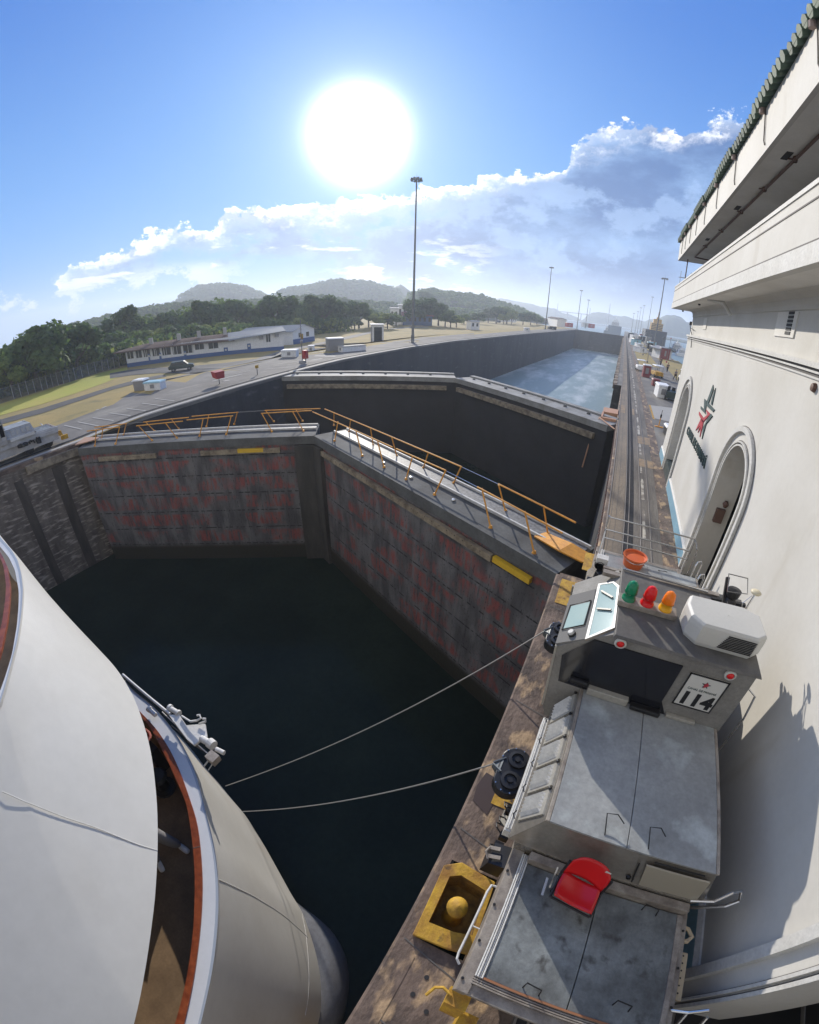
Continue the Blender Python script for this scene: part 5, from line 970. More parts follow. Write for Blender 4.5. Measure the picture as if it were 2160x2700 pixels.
b=MB(); b.cyl((-7.43,1.45,-0.75),(-7.17,1.45,-0.75),.055,n=12); b.cyl((-7.47,1.45,-0.75),(-7.4,1.45,-0.75),.075,n=12); b.build('roller',m_trim,gear)
pl=[(-6.79,1.63,-0.6),(-6.59,1.79,-0.6),(-6.23,1.71,-0.6),(-6.01,1.91,-0.6),(-5.91,2.0,-0.6),(-5.63,1.81,-0.6),(-5.68,1.63,-0.6),(-5.7,1.49,-0.6),(-5.97,1.49,-0.6),(-6.52,1.58,-0.6)]
b=MB(); n=len(pl); b.add([(x,y,z) for x,y,z in pl]+[(x,y,z-.06) for x,y,z in pl],[tuple(range(n)),tuple(range(2*n-1,n-1,-1))]+[(i,(i+1)%n,n+(i+1)%n,n+i) for i in range(n)]); b.build('bracket_plate',m_trim,gear)
b=MB(); b.tube([(-6.47,1.79,-0.55),(-6.15,1.81,-0.5),(-6.01,1.9,-0.45),(-5.95,1.99,-0.4),(-6.02,2.02,-0.38),(-6.07,1.98,-0.4)],.025,6); b.tube([(-5.98,1.9,-0.55),(-5.87,2.02,-0.5),(-5.89,2.05,-0.45),(-5.94,2.01,-0.45)],.025,6); b.build('hook_arm',m_trim,gear)
b=MB(); b.cyl((-5.7,1.7,-0.6),(-5.46,1.73,-0.6),.075,n=14); b.cyl((-5.48,1.74,-0.6),(-5.34,1.74,-0.6),.11,n=14); b.cyl((-5.24,1.72,-0.6),(-5.03,1.76,-0.6),.05,n=12); b.build('motor',m_trim,gear)
b=MB(); x,y,z=(-5.14,1.54,-0.6); b.box(x-.12,x+.12,y-.10,y+.10,z-.1,z+.08); b.build('gear_box',m_lframe,gear)
b=MB(); b.tube([(-5.24,1.48,-0.7),(-5.31,1.32,-0.85)],.02,5); b.tube([(-5.12,1.5,-0.7),(-5.17,1.33,-0.85)],.012,5); b.tube([(-7.07,1.6,-0.7),(-5.37,1.56,-0.7)],.014,5); b.build('support_rod',m_trim,gear)
# mooring coil and dark gear near the bow, partly under the overhang
b=MB()
for k in range(5): b.tube([(-7.2+.22*math.cos(a)+.05*k,.95+.13*math.sin(a),-1.0+.05*k) for a in [j*PI/8 for j in range(16)]],.025,5,True)
tag(b.build('rope_coil',mat('red_rope',(.45,.14,.10),.8)),'red rope coil on the bow deck just below the white bulwark','rope')
b=MB(); b.lathe((-6.35,.55,-1.95),[(.26,0),(.26,.08),(.15,.12),(.14,.5),(.25,.55),(.2,.62),(0,.64)],16); b.box(-7.0,-6.7,.75,1.0,-1.95,-1.1); tag(b.build('deck_winch',m_black),'dark mooring winch on the brown deck behind the teak rail','winch')
# tow cables
for nm,p,q in (('upper',(-.2,6.75,1.06),(-7.69,2.17,-6.2)),('lower',(-.2,3.42,1.06),(-6.6,1.87,-6.2))):
    p,q=Vector(p),Vector(q); b=MB(); b.tube([p.lerp(q,i/24)-Vector((0,0,.16*math.sin(PI*i/24))) for i in range(25)],.014,6)
    tag(b.build('tow_cable',m_cable),'steel tow cable from the locomotive\'s '+('farther' if nm=='upper' else 'nearer')+' fairlead down to the ship','cable')
# ================================================================ people
def skin_body(name,pts,edges,rad,m,parent,sub=2):
    me=bpy.data.meshes.new(name); o0=LOC.get(parent.name,Vector()); me.from_pydata([tuple(Vector(p)-o0) for p in pts],edges,[]); o=bpy.data.objects.new(name,me); COL.objects.link(o); me.materials.append(m); o.parent=parent
    md=o.modifiers.new('skin','SKIN'); sk=me.skin_vertices[0] if me.skin_vertices else None
    if sk is None: bpy.context.view_layer.update(); sk=me.skin_vertices[0]
    for i,r in enumerate(rad): sk.data[i].radius=(r,r) if isinstance(r,(int,float)) else r; sk.data[i].use_root=(i==0)
    s=o.modifiers.new('sub','SUBSURF'); s.levels=s.render_levels=sub; md.use_smooth_shade=True; return o
def person(label,loc,rz,mt,ms,stride=.15,armup=0):
    t=thing('person',label,'person',loc); c,s=math.cos(rz),math.sin(rz)
    def w(x,y,z): return (loc[0]+x*c-y*s,loc[1]+x*s+y*c,loc[2]+z)
    J=[(0,0,.95),(0,.0,1.15),(0,.01,1.38),(0,.01,1.50),(0,.02,1.60),(0,.03,1.70),(-.10,0,.90),(-.11,stride*.5,.50),(-.11,stride,.08),(-.11,stride+.14,.04),(.10,0,.90),(.11,-stride*.4,.50),(.11,-stride,.08),(.11,-stride+.14,.04),(-.19,0,1.40),(-.25,-.03,1.12),(-.24,.10+armup*.2,.88+armup*.3),(.19,0,1.40),(.25,.03,1.12),(.24,.12,.90)]
    E_=[(0,1),(1,2),(2,3),(3,4),(4,5),(0,6),(6,7),(7,8),(8,9),(0,10),(10,11),(11,12),(12,13),(2,14),(14,15),(15,16),(2,17),(17,18),(18,19)]
    r=[.14,.13,.13,.05,.085,.09,.085,.065,.045,.035,.085,.065,.045,.035,.055,.042,.032,.055,.042,.032]
    skin_body('body',[w(*p) for p in J],E_,r,m_skin,t,1)
    skin_body('trousers',[w(*J[i]) for i in (0,6,7,8,10,11,12)],[(0,1),(1,2),(2,3),(0,4),(4,5),(5,6)],[.15,.10,.08,.062,.10,.08,.062],mt,t,1)
    skin_body('shirt',[w(*J[i]) for i in (0,1,2,14,15,17,18)],[(0,1),(1,2),(2,3),(3,4),(2,5),(5,6)],[.155,.15,.145,.075,.06,.075,.06],ms,t,1)
    b=MB(); h=w(0,.025,1.68); b.lathe(h,[(.10,0),(.104,.04),(.07,.10),(0,.115)],12); b.build('cap',ms if armup else m_cloth,t); return t
person('person in a light shirt and dark trousers walking nearest the control house wall',(9.02,70.3,0),.6,m_cloth,m_grcl,.28,1)
person('person in black walking on the island path beside the dry lawn, middle of the three',(8.84,81.9,0),2.6,m_cloth,m_cloth,.2)
person('person in black farthest along the island path, next to the small white kiosk',(8.56,94.2,0),2.6,m_cloth,m_cloth,.1)
pt_=thing('person','person standing on the brown bow deck, only white sneakers and grey trouser legs showing','person',(-5.0,-.35,-1.95))
J=[(-5.3,-.42,-1.05),(-5.3,-.42,-.80),(-5.32,-.42,-.52),(-5.32,-.42,-.40),(-5.3,-.42,-.28),(-5.3,-.42,-.20),(-5.26,-.30,-1.1),(-5.12,-.22,-1.48),(-5.02,-.12,-1.86),(-4.80,-.10,-1.90),(-5.27,-.54,-1.1),(-5.16,-.60,-1.48),(-5.14,-.66,-1.86),(-4.93,-.72,-1.90)]
skin_body('body',J,[(0,1),(1,2),(2,3),(3,4),(4,5),(0,6),(6,7),(7,8),(8,9),(0,10),(10,11),(11,12),(12,13)],[.13,.13,.13,.05,.09,.09,.09,.07,.045,.03,.09,.07,.045,.03],m_skin,pt_)
skin_body('trousers',[J[i] for i in (0,6,7,8,10,11,12)],[(0,1),(1,2),(2,3),(0,4),(4,5),(5,6)],[.15,.13,.12,.10,.13,.12,.10],m_grcl,pt_)
for i,(a,c_) in enumerate(((8,9),(12,13))):
    A_,B_=Vector(J[a]),Vector(J[c_]); d=(B_-A_).normalized(); d.z=0
    o=skin_body('shoe',[A_-d*.05+Vector((0,0,-.02)),A_+d*.08+Vector((0,0,-.02)),A_+d*.19+Vector((0,0,-.04)),A_+d*.26+Vector((0,0,-.05))],[(0,1),(1,2),(2,3)],[(.065,.065),(.07,.06),(.07,.05),(.055,.035)],m_shoe,pt_)
    b=MB(); n=Vector((-d.y,d.x,0))
    for k in range(3): p=A_+d*(.10+.04*k)+Vector((0,0,.04-.012*k)); b.bar(p-n*.028,p+n*.028,.012,.012)
    b.build('lace',m_black,o)
# ================================================================ left bank buildings
def frame(A_,B_):
    A_,B_=Vector((A_[0],A_[1],0)),Vector((B_[0],B_[1],0)); d=(B_-A_).normalized(); n=Vector((-d.y,d.x,0)); return A_,d,n,(B_-A_).length
A0,B0=((-90.73,41.9,-2.2),(-69.61,69.38,-2.2))
a0,d0,n0,L0=frame(A0,B0)
if n0.x>0: n0=-n0
def P0(s,w,z): return tuple(a0+d0*s+n0*w+Vector((0,0,z)))
def fbox(b,s0,s1,w0,w1,z0,z1,P=P0): return b.hexa([P(s0,w0,z0),P(s1,w0,z0),P(s1,w1,z0),P(s0,w1,z0)],[P(s0,w0,z1),P(s1,w0,z1),P(s1,w1,z1),P(s0,w1,z1)])
zb=-2.2; zt0,zt1,zm=(1.12,1.93,0.55)
lb=thing('office_building','long low white building with blue base and brown roof by the parked car','building',P0(0,0,zb))
b=MB(); D=10.5; b.add([P0(0,0,zb),P0(L0,0,zb),P0(L0,0,zt1),P0(0,0,zt0),P0(0,D,zb),P0(L0,D,zb),P0(L0,D,zt1),P0(0,D,zt0)],[(0,1,2,3),(1,5,6,2),(5,4,7,6),(4,0,3,7)]); b.build('wall',m_bwall,lb)
b=MB(); fbox(b,-.03,L0+.05,-.06,-.01,zb,zb+.85); fbox(b,L0,L0+.06,-.06,D,zb,zb+.85); fbox(b,-.06,-.01,-.06,D,zb,zb+1.0); b.build('blue_base',m_bblue,lb)
s1=21.26
b=MB(); zr=zm+1.5; b.add([P0(-2.3,-1.1,zt0+.22),P0(s1+2.5,-.9,zm+.42),P0(s1+2.5,D/2,zr+.2),P0(4.5,D/2,zr+.0),P0(-2.3,D+1,zt0+.1),P0(s1+2.5,D+1,zm+.3)],[(0,1,2,3),(0,3,4),(4,3,2,5)]); b.add([P0(-2.3,-1.12,zt0+.0),P0(s1+2.5,-.92,zm+.2),P0(s1+2.5,-.92,zm+.42),P0(-2.3,-1.12,zt0+.22)],[(0,1,2,3)]); rf=b.build('roof',m_broof,lb)
b=MB(); b.add([P0(s1+1.2,-.95,zm+.45),P0(L0+.6,-.8,zt1+.25),P0(L0+.6,D/2,zt1+1.0),P0(s1+1.2,D/2,zm+1.8),P0(s1+1.2,D,zm+.4),P0(L0+.6,D,zt1+.25)],[(0,1,2,3),(3,2,5,4)]); b.add([P0(s1+1.2,-.97,zm+.25),P0(L0+.6,-.82,zt1+.05),P0(L0+.6,-.82,zt1+.25),P0(s1+1.2,-.97,zm+.45)],[(0,1,2,3)]); b.build('roof',m_groof,lb)
for s_ in (.14,.32,.45,.62):
    b=MB(); fbox(b,L0*s_,L0*s_+.8,3.2,4.0,zt0+.6+s_*.6,zt0+1.9+s_*1.1); b.build('roof_vent',mat('pale_vent',(.38,.37,.36),.5),rf)
WN=[(0.35,1.21,1.62,-0.43),(2.08,1.17,3.46,-0.51),(3.87,1.14,5.28,-0.54),(5.81,1.11,7.41,-0.61),(7.89,1.08,9.73,-0.7),(10.17,1.04,12.02,-0.82),(12.46,1.0,14.57,-0.85),(15.07,0.92,16.98,-0.37),(18.01,0.87,20.07,-0.47),(30.82,1.59,31.74,-0.13)]
for s0,z0,s1_,z1 in WN:
    w=MB(); fbox(w,s0,s1_,-.05,.0,z1,z0); w_=w.build('window',m_win,lb)
    w=MB(); x=(s0+s1_)/2; fbox(w,x-.04,x+.04,-.09,-.051,z1,z0); w.build('mullion',m_bwall,w_)
DN=[(4.76,0.06,5.12,-1.54),(7.13,-0.04,7.58,-1.6),(12.46,-0.39,13.01,-2.07),(21.23,-0.54,22.12,-2.6),(26.45,-0.15,27.25,-1.93)]
for s0,z0,s1_,z1 in DN:
    w=MB(); fbox(w,s0,s1_,-.07,-.0,max(z1-.2,zb),z0); w_=w.build('door',m_bblue,lb); w=MB(); x=(s0+s1_)/2; fbox(w,x-.2,x+.2,-.10,-.071,z0-.7,z0-.3); w.build('door_sign',m_label,w_)
for s0,z0,s1_,z1 in [(29.25,1.32,30.15,0.59),(32.76,1.57,33.66,0.9)]:
    w=MB(); fbox(w,s0,s1_,-.45,-.0,z1,z0); w.build('window_air_conditioner',m_greybox,lb)
b=MB()
for k in range(8): fbox(b,.05+k*2.05,.17+k*2.05,-.12,-.03,zb+1,zt0+.1+k*.05)
b.build('porch_post',m_bwall,lb)
# gabled annex
GA,GB=((-76.87,80.19,-2.2),(-78.64,90.66,-2.2))
a1,d1,n1,L1=frame(GA,GB)
if n1.y<0: n1=-n1
P1=lambda s,w,z: tuple(a1+d1*s+n1*w*1.0+Vector((0,0,z)))
zt=1.4; zp=zt+1.2
ga=thing('gable_building','white gabled building with a grey metal roof behind the long office','building',P1(0,0,zb))
bk_=Vector((-d1.y,d1.x,0)); side_=-Vector((d0.x,d0.y,0))
P1=lambda s,w,z: tuple(a1+d1*s+side_*w+Vector((0,0,z)))
b=MB(); b.add([P1(0,0,zb),P1(L1,0,zb),P1(L1,0,zt),P1(L1/2,0,zp),P1(0,0,zt),P1(0,14,zb),P1(L1,14,zb),P1(L1,14,zt),P1(L1/2,14,zp),P1(0,14,zt)],[(0,1,2,3,4),(0,5,9,4),(1,6,7,2),(5,6,7,8,9)]); b.build('wall',m_bwall,ga)
b=MB(); b.add([P1(-.8,-.6,zt-.25),P1(L1/2,-.6,zp+.1),P1(L1+.8,-.6,zt-.25),P1(-.8,15,zt-.25),P1(L1/2,15,zp+.1),P1(L1+.8,15,zt-.25)],[(0,1,4,3),(1,2,5,4)]); b.build('roof',m_groof,ga)
b=MB(); b.hexa([P1(-.04,-.05,zb),P1(L1+.04,-.05,zb),P1(L1+.04,0,zb),P1(-.04,0,zb)],[P1(-.04,-.05,zb+1.3),P1(L1+.04,-.05,zb+1.3),P1(L1+.04,0,zb+1.3),P1(-.04,0,zb+1.3)]); b.build('blue_base',m_bblue,ga)
for s_ in (.25,.6):
    b=MB(); b.hexa([P1(L1*s_,-.04,zb+1.6),P1(L1*s_+1.4,-.04,zb+1.6),P1(L1*s_+1.4,0,zb+1.6),P1(L1*s_,0,zb+1.6)],[P1(L1*s_,-.04,zb+2.8),P1(L1*s_+1.4,-.04,zb+2.8),P1(L1*s_+1.4,0,zb+2.8),P1(L1*s_,0,zb+2.8)]); b.build('window',m_win,ga)
def house(label,base0,base1,top,depth,mw,mr,rise=1.0,name='shed',over=.5,base=None,cat='building'):
    a,d,n,L=frame(base0,base1); z0=base0[2]
    if n.x>0 and n.y<0: n=-n
    if n.x>0: n=-n
    P=lambda s,w,z: tuple(a+d*s+n*w+Vector((0,0,z)))
    t=thing(name,label,cat,P(0,0,z0))
    b=MB(); b.add([P(0,0,z0),P(L,0,z0),P(L,0,top),P(0,0,top),P(0,depth,z0),P(L,depth,z0),P(L,depth,top),P(0,depth,top)],[(0,1,2,3),(1,5,6,2),(5,4,7,6),(4,0,3,7)]); b.add([P(0,depth/2,top+rise),P(0,0,top),P(0,depth,top)],[(0,1,2)]); b.add([P(L,depth/2,top+rise),P(L,0,top),P(L,depth,top)],[(0,1,2)]); b.build('wall',mw,t)
    b=MB(); q=[P(-over,-over,top-.1),P(L+over,-over,top-.1),P(L+over,depth/2,top+rise+.1),P(-over,depth/2,top+rise+.1),P(-over,depth+over,top-.1),P(L+over,depth+over,top-.1)]
    b.add(q+[(x,y,z-.12) for x,y,z in q],[(0,1,2,3),(3,2,5,4),(6,7,1,0),(6,7,8,9),(9,8,11,10),(1,7,8,2),(0,3,9,6)]); b.build('roof',mr,t)
    k=max(2,int(L/2.4))
    for i in range(k):
        b=MB(); s0=L*(i+.25)/k; s1_=L*(i+.7)/k; h=top-z0; b.hexa([P(s0,-.04,z0+h*.4),P(s1_,-.04,z0+h*.4),P(s1_,0,z0+h*.4),P(s0,0,z0+h*.4)],[P(s0,-.04,z0+h*.8),P(s1_,-.04,z0+h*.8),P(s1_,0,z0+h*.8),P(s0,0,z0+h*.8)]); b.build('window',m_win,t)
    if base:
        b=MB(); b.hexa([P(-.03,-.05,z0),P(L+.03,-.05,z0),P(L+.03,0,z0),P(-.03,0,z0)],[P(-.03,-.05,z0+(top-z0)*.3),P(L+.03,-.05,z0+(top-z0)*.3),P(L+.03,0,z0+(top-z0)*.3),P(-.03,0,z0+(top-z0)*.3)]); b.build('blue_base',base,t)
    return t
KA,KB=((-60.87,92.76,-2.2),(-42.1,70.4,0.0))
KC=((KA[0]+KB[0])/2-.5,(KA[1]+KB[1])/2,KA[2]); kt=3.26
t=thing('kiosk','small white control kiosk with large windows and flat roof by the far lock edge','kiosk',KC)
kd=Vector((KB[0]-KA[0],KB[1]-KA[1],0)); kd.normalize(); kn=Vector((-kd.y,kd.x,0)); 
def KP(a,c,z): return tuple(Vector(KC)+kd*a+kn*c+Vector((0,0,z)))
def kbox(a0,a1,c0,c1,z0,z1,nm,m,par=None): q=MB(); q.hexa([KP(a0,c0,z0),KP(a1,c0,z0),KP(a1,c1,z0),KP(a0,c1,z0)],[KP(a0,c0,z1),KP(a1,c0,z1),KP(a1,c1,z1),KP(a0,c1,z1)]); return q.build(nm,m,par or t)
kh=kt-KC[2]-.2; kbox(-1.5,1.5,-1.3,1.3,0,kh,'wall',m_bwall); kbox(-1.75,1.75,-1.55,1.55,kh,kh+.16,'roof',m_bwall); kbox(-1.53,1.53,-1.33,1.33,0,.5,'blue_base',m_bblue)
for a0_,a1_ in ((-1.2,-.35),(.0,.5),(.75,1.35)):
    w_=kbox(a0_,a1_,-1.34,-1.3,1.05,kh-.5,'window',m_win); kbox((a0_+a1_)/2-.03,(a0_+a1_)/2+.03,-1.37,-1.341,1.05,kh-.5,'mullion',m_bwall,w_)
kbox(1.5,1.54,-.9,.9,1.05,kh-.5,'window',m_win); kbox(-.3,-.05,-1.36,-1.3,.1,kh-.6,'door',m_grey)
house('blue shed with a red metal roof among the trees across the lawn',*((-105.25,189.47,-2.2),(-92.24,196.63,-2.2),2.82),9,m_bblue,m_redroof,1.6,'shed',.9)
house('tiny white hut with a dark window far along the left lock wall',*((-66.53,183.66,-2.2),(-64.53,189.91,-2.2),1.66),2.5,m_bwall,m_groof,.3,'hut',.3)
house('low grey storage building beyond the far lawn at the tree line',*((-102.8,368.99,-2.2),(-94.97,382.59,-2.2),1.91),8,m_bwall,m_bwall,.6,'storehouse',.3)
house('pale house with a dark roof next to the crane far down the left bank',*((-70.12,440.58,-2.2),(-44.5,339.78,0.0),5.04),7,m_bwall,m_broof,.9,'house',.6)
house('dark open shelter just left of the crane far down the left bank',*((-79.22,416.69,-2.2),(-73.62,462.22,-2.2),3.07),7,m_greybox,m_broof,.8,'shelter',.6)
house('long white roofed store behind the last tall mast on the left bank',*((-104.25,518.52,-2.2),(-98.08,544.03,-2.2),2.03),8,m_bwall,m_bwall,.5,'storehouse',.3)
house('white block house on the hillside left of the tall central mast',*((-110.0,184.8,-2.2),(-106.4,186.8,-2.2),6.27),8,m_bwall,m_groof,.3,'house',.3)
house('larger white flat-roofed house right behind the tall central mast',*((-111.6,195.4,-2.2),(-105.3,198.9,-2.2),7.91),9,m_bwall,m_groof,.3,'house',.3)
# floodlight masts
def mast(label,x,y,z,h,grp):
    t=thing('floodlight_mast',label,'light mast',(x,y,z),grp); b=MB(); b.cyl((x,y,z),(x,y,z+h),.28,.13,12); b.build('pole',m_pole,t)
    b=MB(); b.cyl((x,y,z),(x,y,z+1.7),.36,.34,12); b.box(x-.5,x+.5,y-.5,y+.5,z,z+.15); b.build('base',m_pole,t)
    b=MB(); b.tube([(x+.75*math.cos(k*PI/8),y+.75*math.sin(k*PI/8),z+h-.2) for k in range(16)],.05,6,True); b.bar((x-.8,y,z+h-.2),(x+.8,y,z+h-.2),.06,.06); b.bar((x,y-.8,z+h-.2),(x,y+.8,z+h-.2),.06,.06); b.cyl((x,y,z+h),(x,y,z+h+.9),.03,.01,6); hd=b.build('head_ring',m_pole,t)
    for k in range(8):
        a=k*PI/4; c,s=math.cos(a)*.95,math.sin(a)*.95; b=MB(); b.hexa([(x+c-.22,y+s-.22,z+h-.62),(x+c+.22,y+s-.22,z+h-.62),(x+c+.22,y+s+.22,z+h-.62),(x+c-.22,y+s+.22,z+h-.62)],[(x+c-.12,y+s-.12,z+h-.1),(x+c+.12,y+s-.12,z+h-.1),(x+c+.12,y+s+.12,z+h-.1),(x+c-.12,y+s+.12,z+h-.1)]); b.build('floodlight',m_pole,hd)
    return t
mast('tallest floodlight mast, rising from the left lock wall up towards the sun',*(-39.63,75.53,0.0,32.0),'floodlight masts')
mast('second floodlight mast on the left bank, next to the grey shelter',*(-37.87,213.2,0.0,30.4),'floodlight masts')
mast('third floodlight mast on the left bank near the end of the chamber',*(-32.4,307.46,0.0,26.6),'floodlight masts')
mast('farthest short floodlight mast at the end of the left bank',*(-30.49,351.46,0.0,22.6),'floodlight masts')
mast('nearest and tallest floodlight mast on the island beside the control house',*(10.95,158.87,0.0,24.8),'floodlight masts')
for i,(lab,q) in enumerate((('second floodlight mast on the island, left of the nearest one',(20.03,406.97,0.0,34.7)),('third floodlight mast on the island, in front of the yellow crane ship',(15.54,452.69,0.0,28.5)),('fourth floodlight mast on the island, thin and hazy',(13.46,474.57,0.0,26.8)),('fifth floodlight mast on the island, second most distant',(11.12,476.32,0.0,22.7)),('most distant floodlight mast at the tip of the island',(6.97,462.94,0.0,19.8)))):
    mast(lab,*q,'floodlight masts')
# short lamp posts on the island
for i,(x,y,h) in enumerate(((5.85,119.5,5.9),(5.9,96.3,5.9),(6.5,75.1,5.9),(11.0,107.2,5.6),(5.9,145,5.8),(10.5,185,5.8))):
    t=thing('lamp_post',('short lamp post on the dry island lawn beyond the track','short lamp post beside the maroon boxes','short lamp post nearest the walking people','short lamp post on a red base in front of the white island kiosk','short lamp post beside the far island lawn','short lamp post near the foot of the nearest island mast')[i],'lamp post',(x,y,0),'short island lamp posts')
    b=MB(); b.cyl((x,y,0),(x,y,h),.06,.04,8); b.build('pole',m_pole,t); b=MB(); b.lathe((x,y,h),[(.02,0),(.16,.05),(.14,.2),(0,.28)],10); b.build('lamp',m_redpaint if i==3 else m_pole,t); b=MB(); b.lathe((x,y,0),[(.2,0),(.2,.3),(.08,.4)],8); b.build('base',m_redpaint if i==3 else m_pole,t)
# boxes, bins, signs on the left bank
def crate(name,label,x,y,z,w,d,h,m,lid=None,rz=.5,cat='box',legs=False):
    t=thing(name,label,cat,(x,y,z)); c,s=math.cos(rz),math.sin(rz); P=lambda a,b_,zz:(x+a*c-b_*s,y+a*s+b_*c,z+zz)
    b=MB(); b.hexa([P(-w/2,-d/2,0),P(w/2,-d/2,0),P(w/2,d/2,0),P(-w/2,d/2,0)],[P(-w/2,-d/2,h),P(w/2,-d/2,h),P(w/2,d/2,h),P(-w/2,d/2,h)]); b.build('box_body',m,t,bevel=.03)
    b=MB(); e=.08; b.hexa([P(-w/2-e,-d/2-e,h),P(w/2+e,-d/2-e,h),P(w/2+e,d/2+e,h),P(-w/2-e,d/2+e,h)],[P(-w/2,-d/2,h+.14),P(w/2,-d/2,h+.14),P(w/2,d/2,h+.14),P(-w/2,d/2,h+.14)]); b.build('lid',lid or m,t)
    b=MB(); b.hexa([P(-.25,-d/2-.02,h*.3),P(.25,-d/2-.02,h*.3),P(.25,-d/2,h*.3),P(-.25,-d/2,h*.3)],[P(-.25,-d/2-.02,h*.8),P(.25,-d/2-.02,h*.8),P(.25,-d/2,h*.8),P(-.25,-d/2,h*.8)]); b.build('door_panel',m_greybox,t); return t
m_ltblue=mat('light_blue_lid',(.30,.50,.58),.5)
q=(-43.98,21.49,0.0); crate('utility_box','grey box with a pale lid, left of the pair on the bare ground',*q,1.3,1.2,1.05,m_greybox,m_bwall)
q=(-42.01,22.06,0.0); crate('utility_box','low white box with a light blue lid, right of the grey one',*q,2.0,1.2,.8,m_bwall,m_ltblue)
q=(-44.87,45.97,0.0); crate('utility_box','low white box on the pavement near the right end of the office',*q,2.3,1.6,.95,m_bwall,m_bwall)
q=(-55.88,63.31,-1.58); crate('utility_box','small pale cabinet just left of the tall grey box',*q,1.1,1.1,1.2,m_bwall,m_bwall)
q=(-43.49,55.17,0.0); crate('utility_box','tall plain grey box on the apron left of the white kiosk',*q,2.6,2.2,2.0,m_greybox,m_bwall,.9)
q=(-40.43,55.84,0.0); crate('utility_box','long low white box between the tall grey box and the lock edge',*q,1.3,4.6,.8,m_bwall,m_wline,-.35)
# red telephone hood, red board and posts
x,y,z=(-36.18,26.24,0.0); t=thing('hooded_sign','red hooded call box on a thin post at the far lock edge','call box',(x,y,z)); b=MB(); b.cyl((x,y,z),(x,y,z+.7),.05,n=8); b.build('post',m_pole,t); b=MB(); b.hexa([(x-.35,y-.5,z+.75),(x+.35,y-.5,z+.6),(x+.35,y+.5,z+.6),(x-.35,y+.5,z+.75)],[(x-.45,y-.6,z+1.4),(x+.3,y-.6,z+1.3),(x+.3,y+.6,z+1.3),(x-.45,y+.6,z+1.4)]); b.build('hood',m_redpaint,t)
x,y,z=(-37.65,41.4,0.0); t=thing('red_cabinet','narrow red cabinet next to the thin yellow-tagged pole','cabinet',(x,y,z)); b=MB(); b.box(x-.28,x+.28,y-.28,y+.28,z+.55,z+1.65); b.build('cabinet_body',m_redpaint,t); b=MB(); b.cyl((x,y,z),(x,y,z+.6),.06,n=8); b.build('post',m_pole,t)
x,y,z=(-38.07,41.25,0.0); t=thing('camera_pole','thin grey pole with a yellow plate beside the red cabinet','pole',(x,y,z)); b=MB(); b.cyl((x,y,z),(x,y,z+5.6),.07,.05,8); b.build('pole',m_pole,t); b=MB(); b.box(x-.03,x+.03,y-.1,y+.35,z+3.1,z+3.8); b.build('yellow_plate',m_yel,t); b=MB(); b.lathe((x,y,z+2.6),[(.1,0),(.2,.1),(.2,.3),(.05,.4)],8); b.lathe((x,y,z),[(.5,0),(.45,.3),(.1,.4)],8); b.build('fixture',m_greybox,t)
x,y,z=(-36.4,31.76,0.0); t=thing('marker_post','short post with a yellow-green marker between the red call box and the pole','post',(x,y,z)); b=MB(); b.cyl((x,y,z),(x,y,z+.8),.05,n=8); b.build('post',m_pole,t); b=MB(); b.box(x-.05,x+.05,y-.22,y+.22,z+.75,z+1.1); b.build('marker',m_yel,t)
# parked car
x,y,z=(-67.35,41.11,-2.2); t=thing('parked_car','dark green estate car parked in front of the long white building','car',(x,y,z))
ca=math.atan2(d0.y,d0.x)
def cw(a,b_,c_): return (x+a*math.cos(ca)-b_*math.sin(ca),y+a*math.sin(ca)+b_*math.cos(ca),z+c_)
m_car=mat('dark_green_car_paint',(.04,.06,.055),.3,.3)
prof=[(-2.2,.45),(-2.25,.95),(-2.0,1.05),(-1.6,1.68),(.55,1.72),(1.2,1.12),(2.1,1.0),(2.25,.75),(2.2,.45)]
b=MB(); n=len(prof); b.add([cw(a,-.88*(1 if c_<1.1 else .86),c_) for a,c_ in prof]+[cw(a,.88*(1 if c_<1.1 else .86),c_) for a,c_ in prof],[tuple(range(n)),tuple(range(2*n-1,n-1,-1))]+[(i,(i+1)%n,n+(i+1)%n,n+i) for i in range(n)]); b.build('body',m_car,t)
b=MB()
for a0_,a1_ in ((-1.6,-.75),(-.65,.1),(.2,.7)): 
    for sd in (-1,1): b.add([cw(a0_,sd*.90,1.12),cw(a1_+.15,sd*.90,1.12),cw(a1_,sd*.78,1.60),cw(a0_+.1,sd*.78,1.60)],[(0,1,2,3)])
b.add([cw(1.18,-.7,1.16),cw(1.18,.7,1.16),cw(.62,.65,1.66),cw(.62,-.65,1.66)],[(0,1,2,3)]); b.build('car_window',m_win,t)
for a_ in (-1.4,1.4):
    for sd in (-.86,.86):
        b=MB(); b.cyl(cw(a_,sd-.1,.34),cw(a_,sd+.1,.34),.34,n=16); w=b.build('wheel',m_rubber,t); b=MB(); b.cyl(cw(a_,sd-.11,.34),cw(a_,sd+.11,.34),.18,n=12); b.build('hub_cap',m_greybox,w)
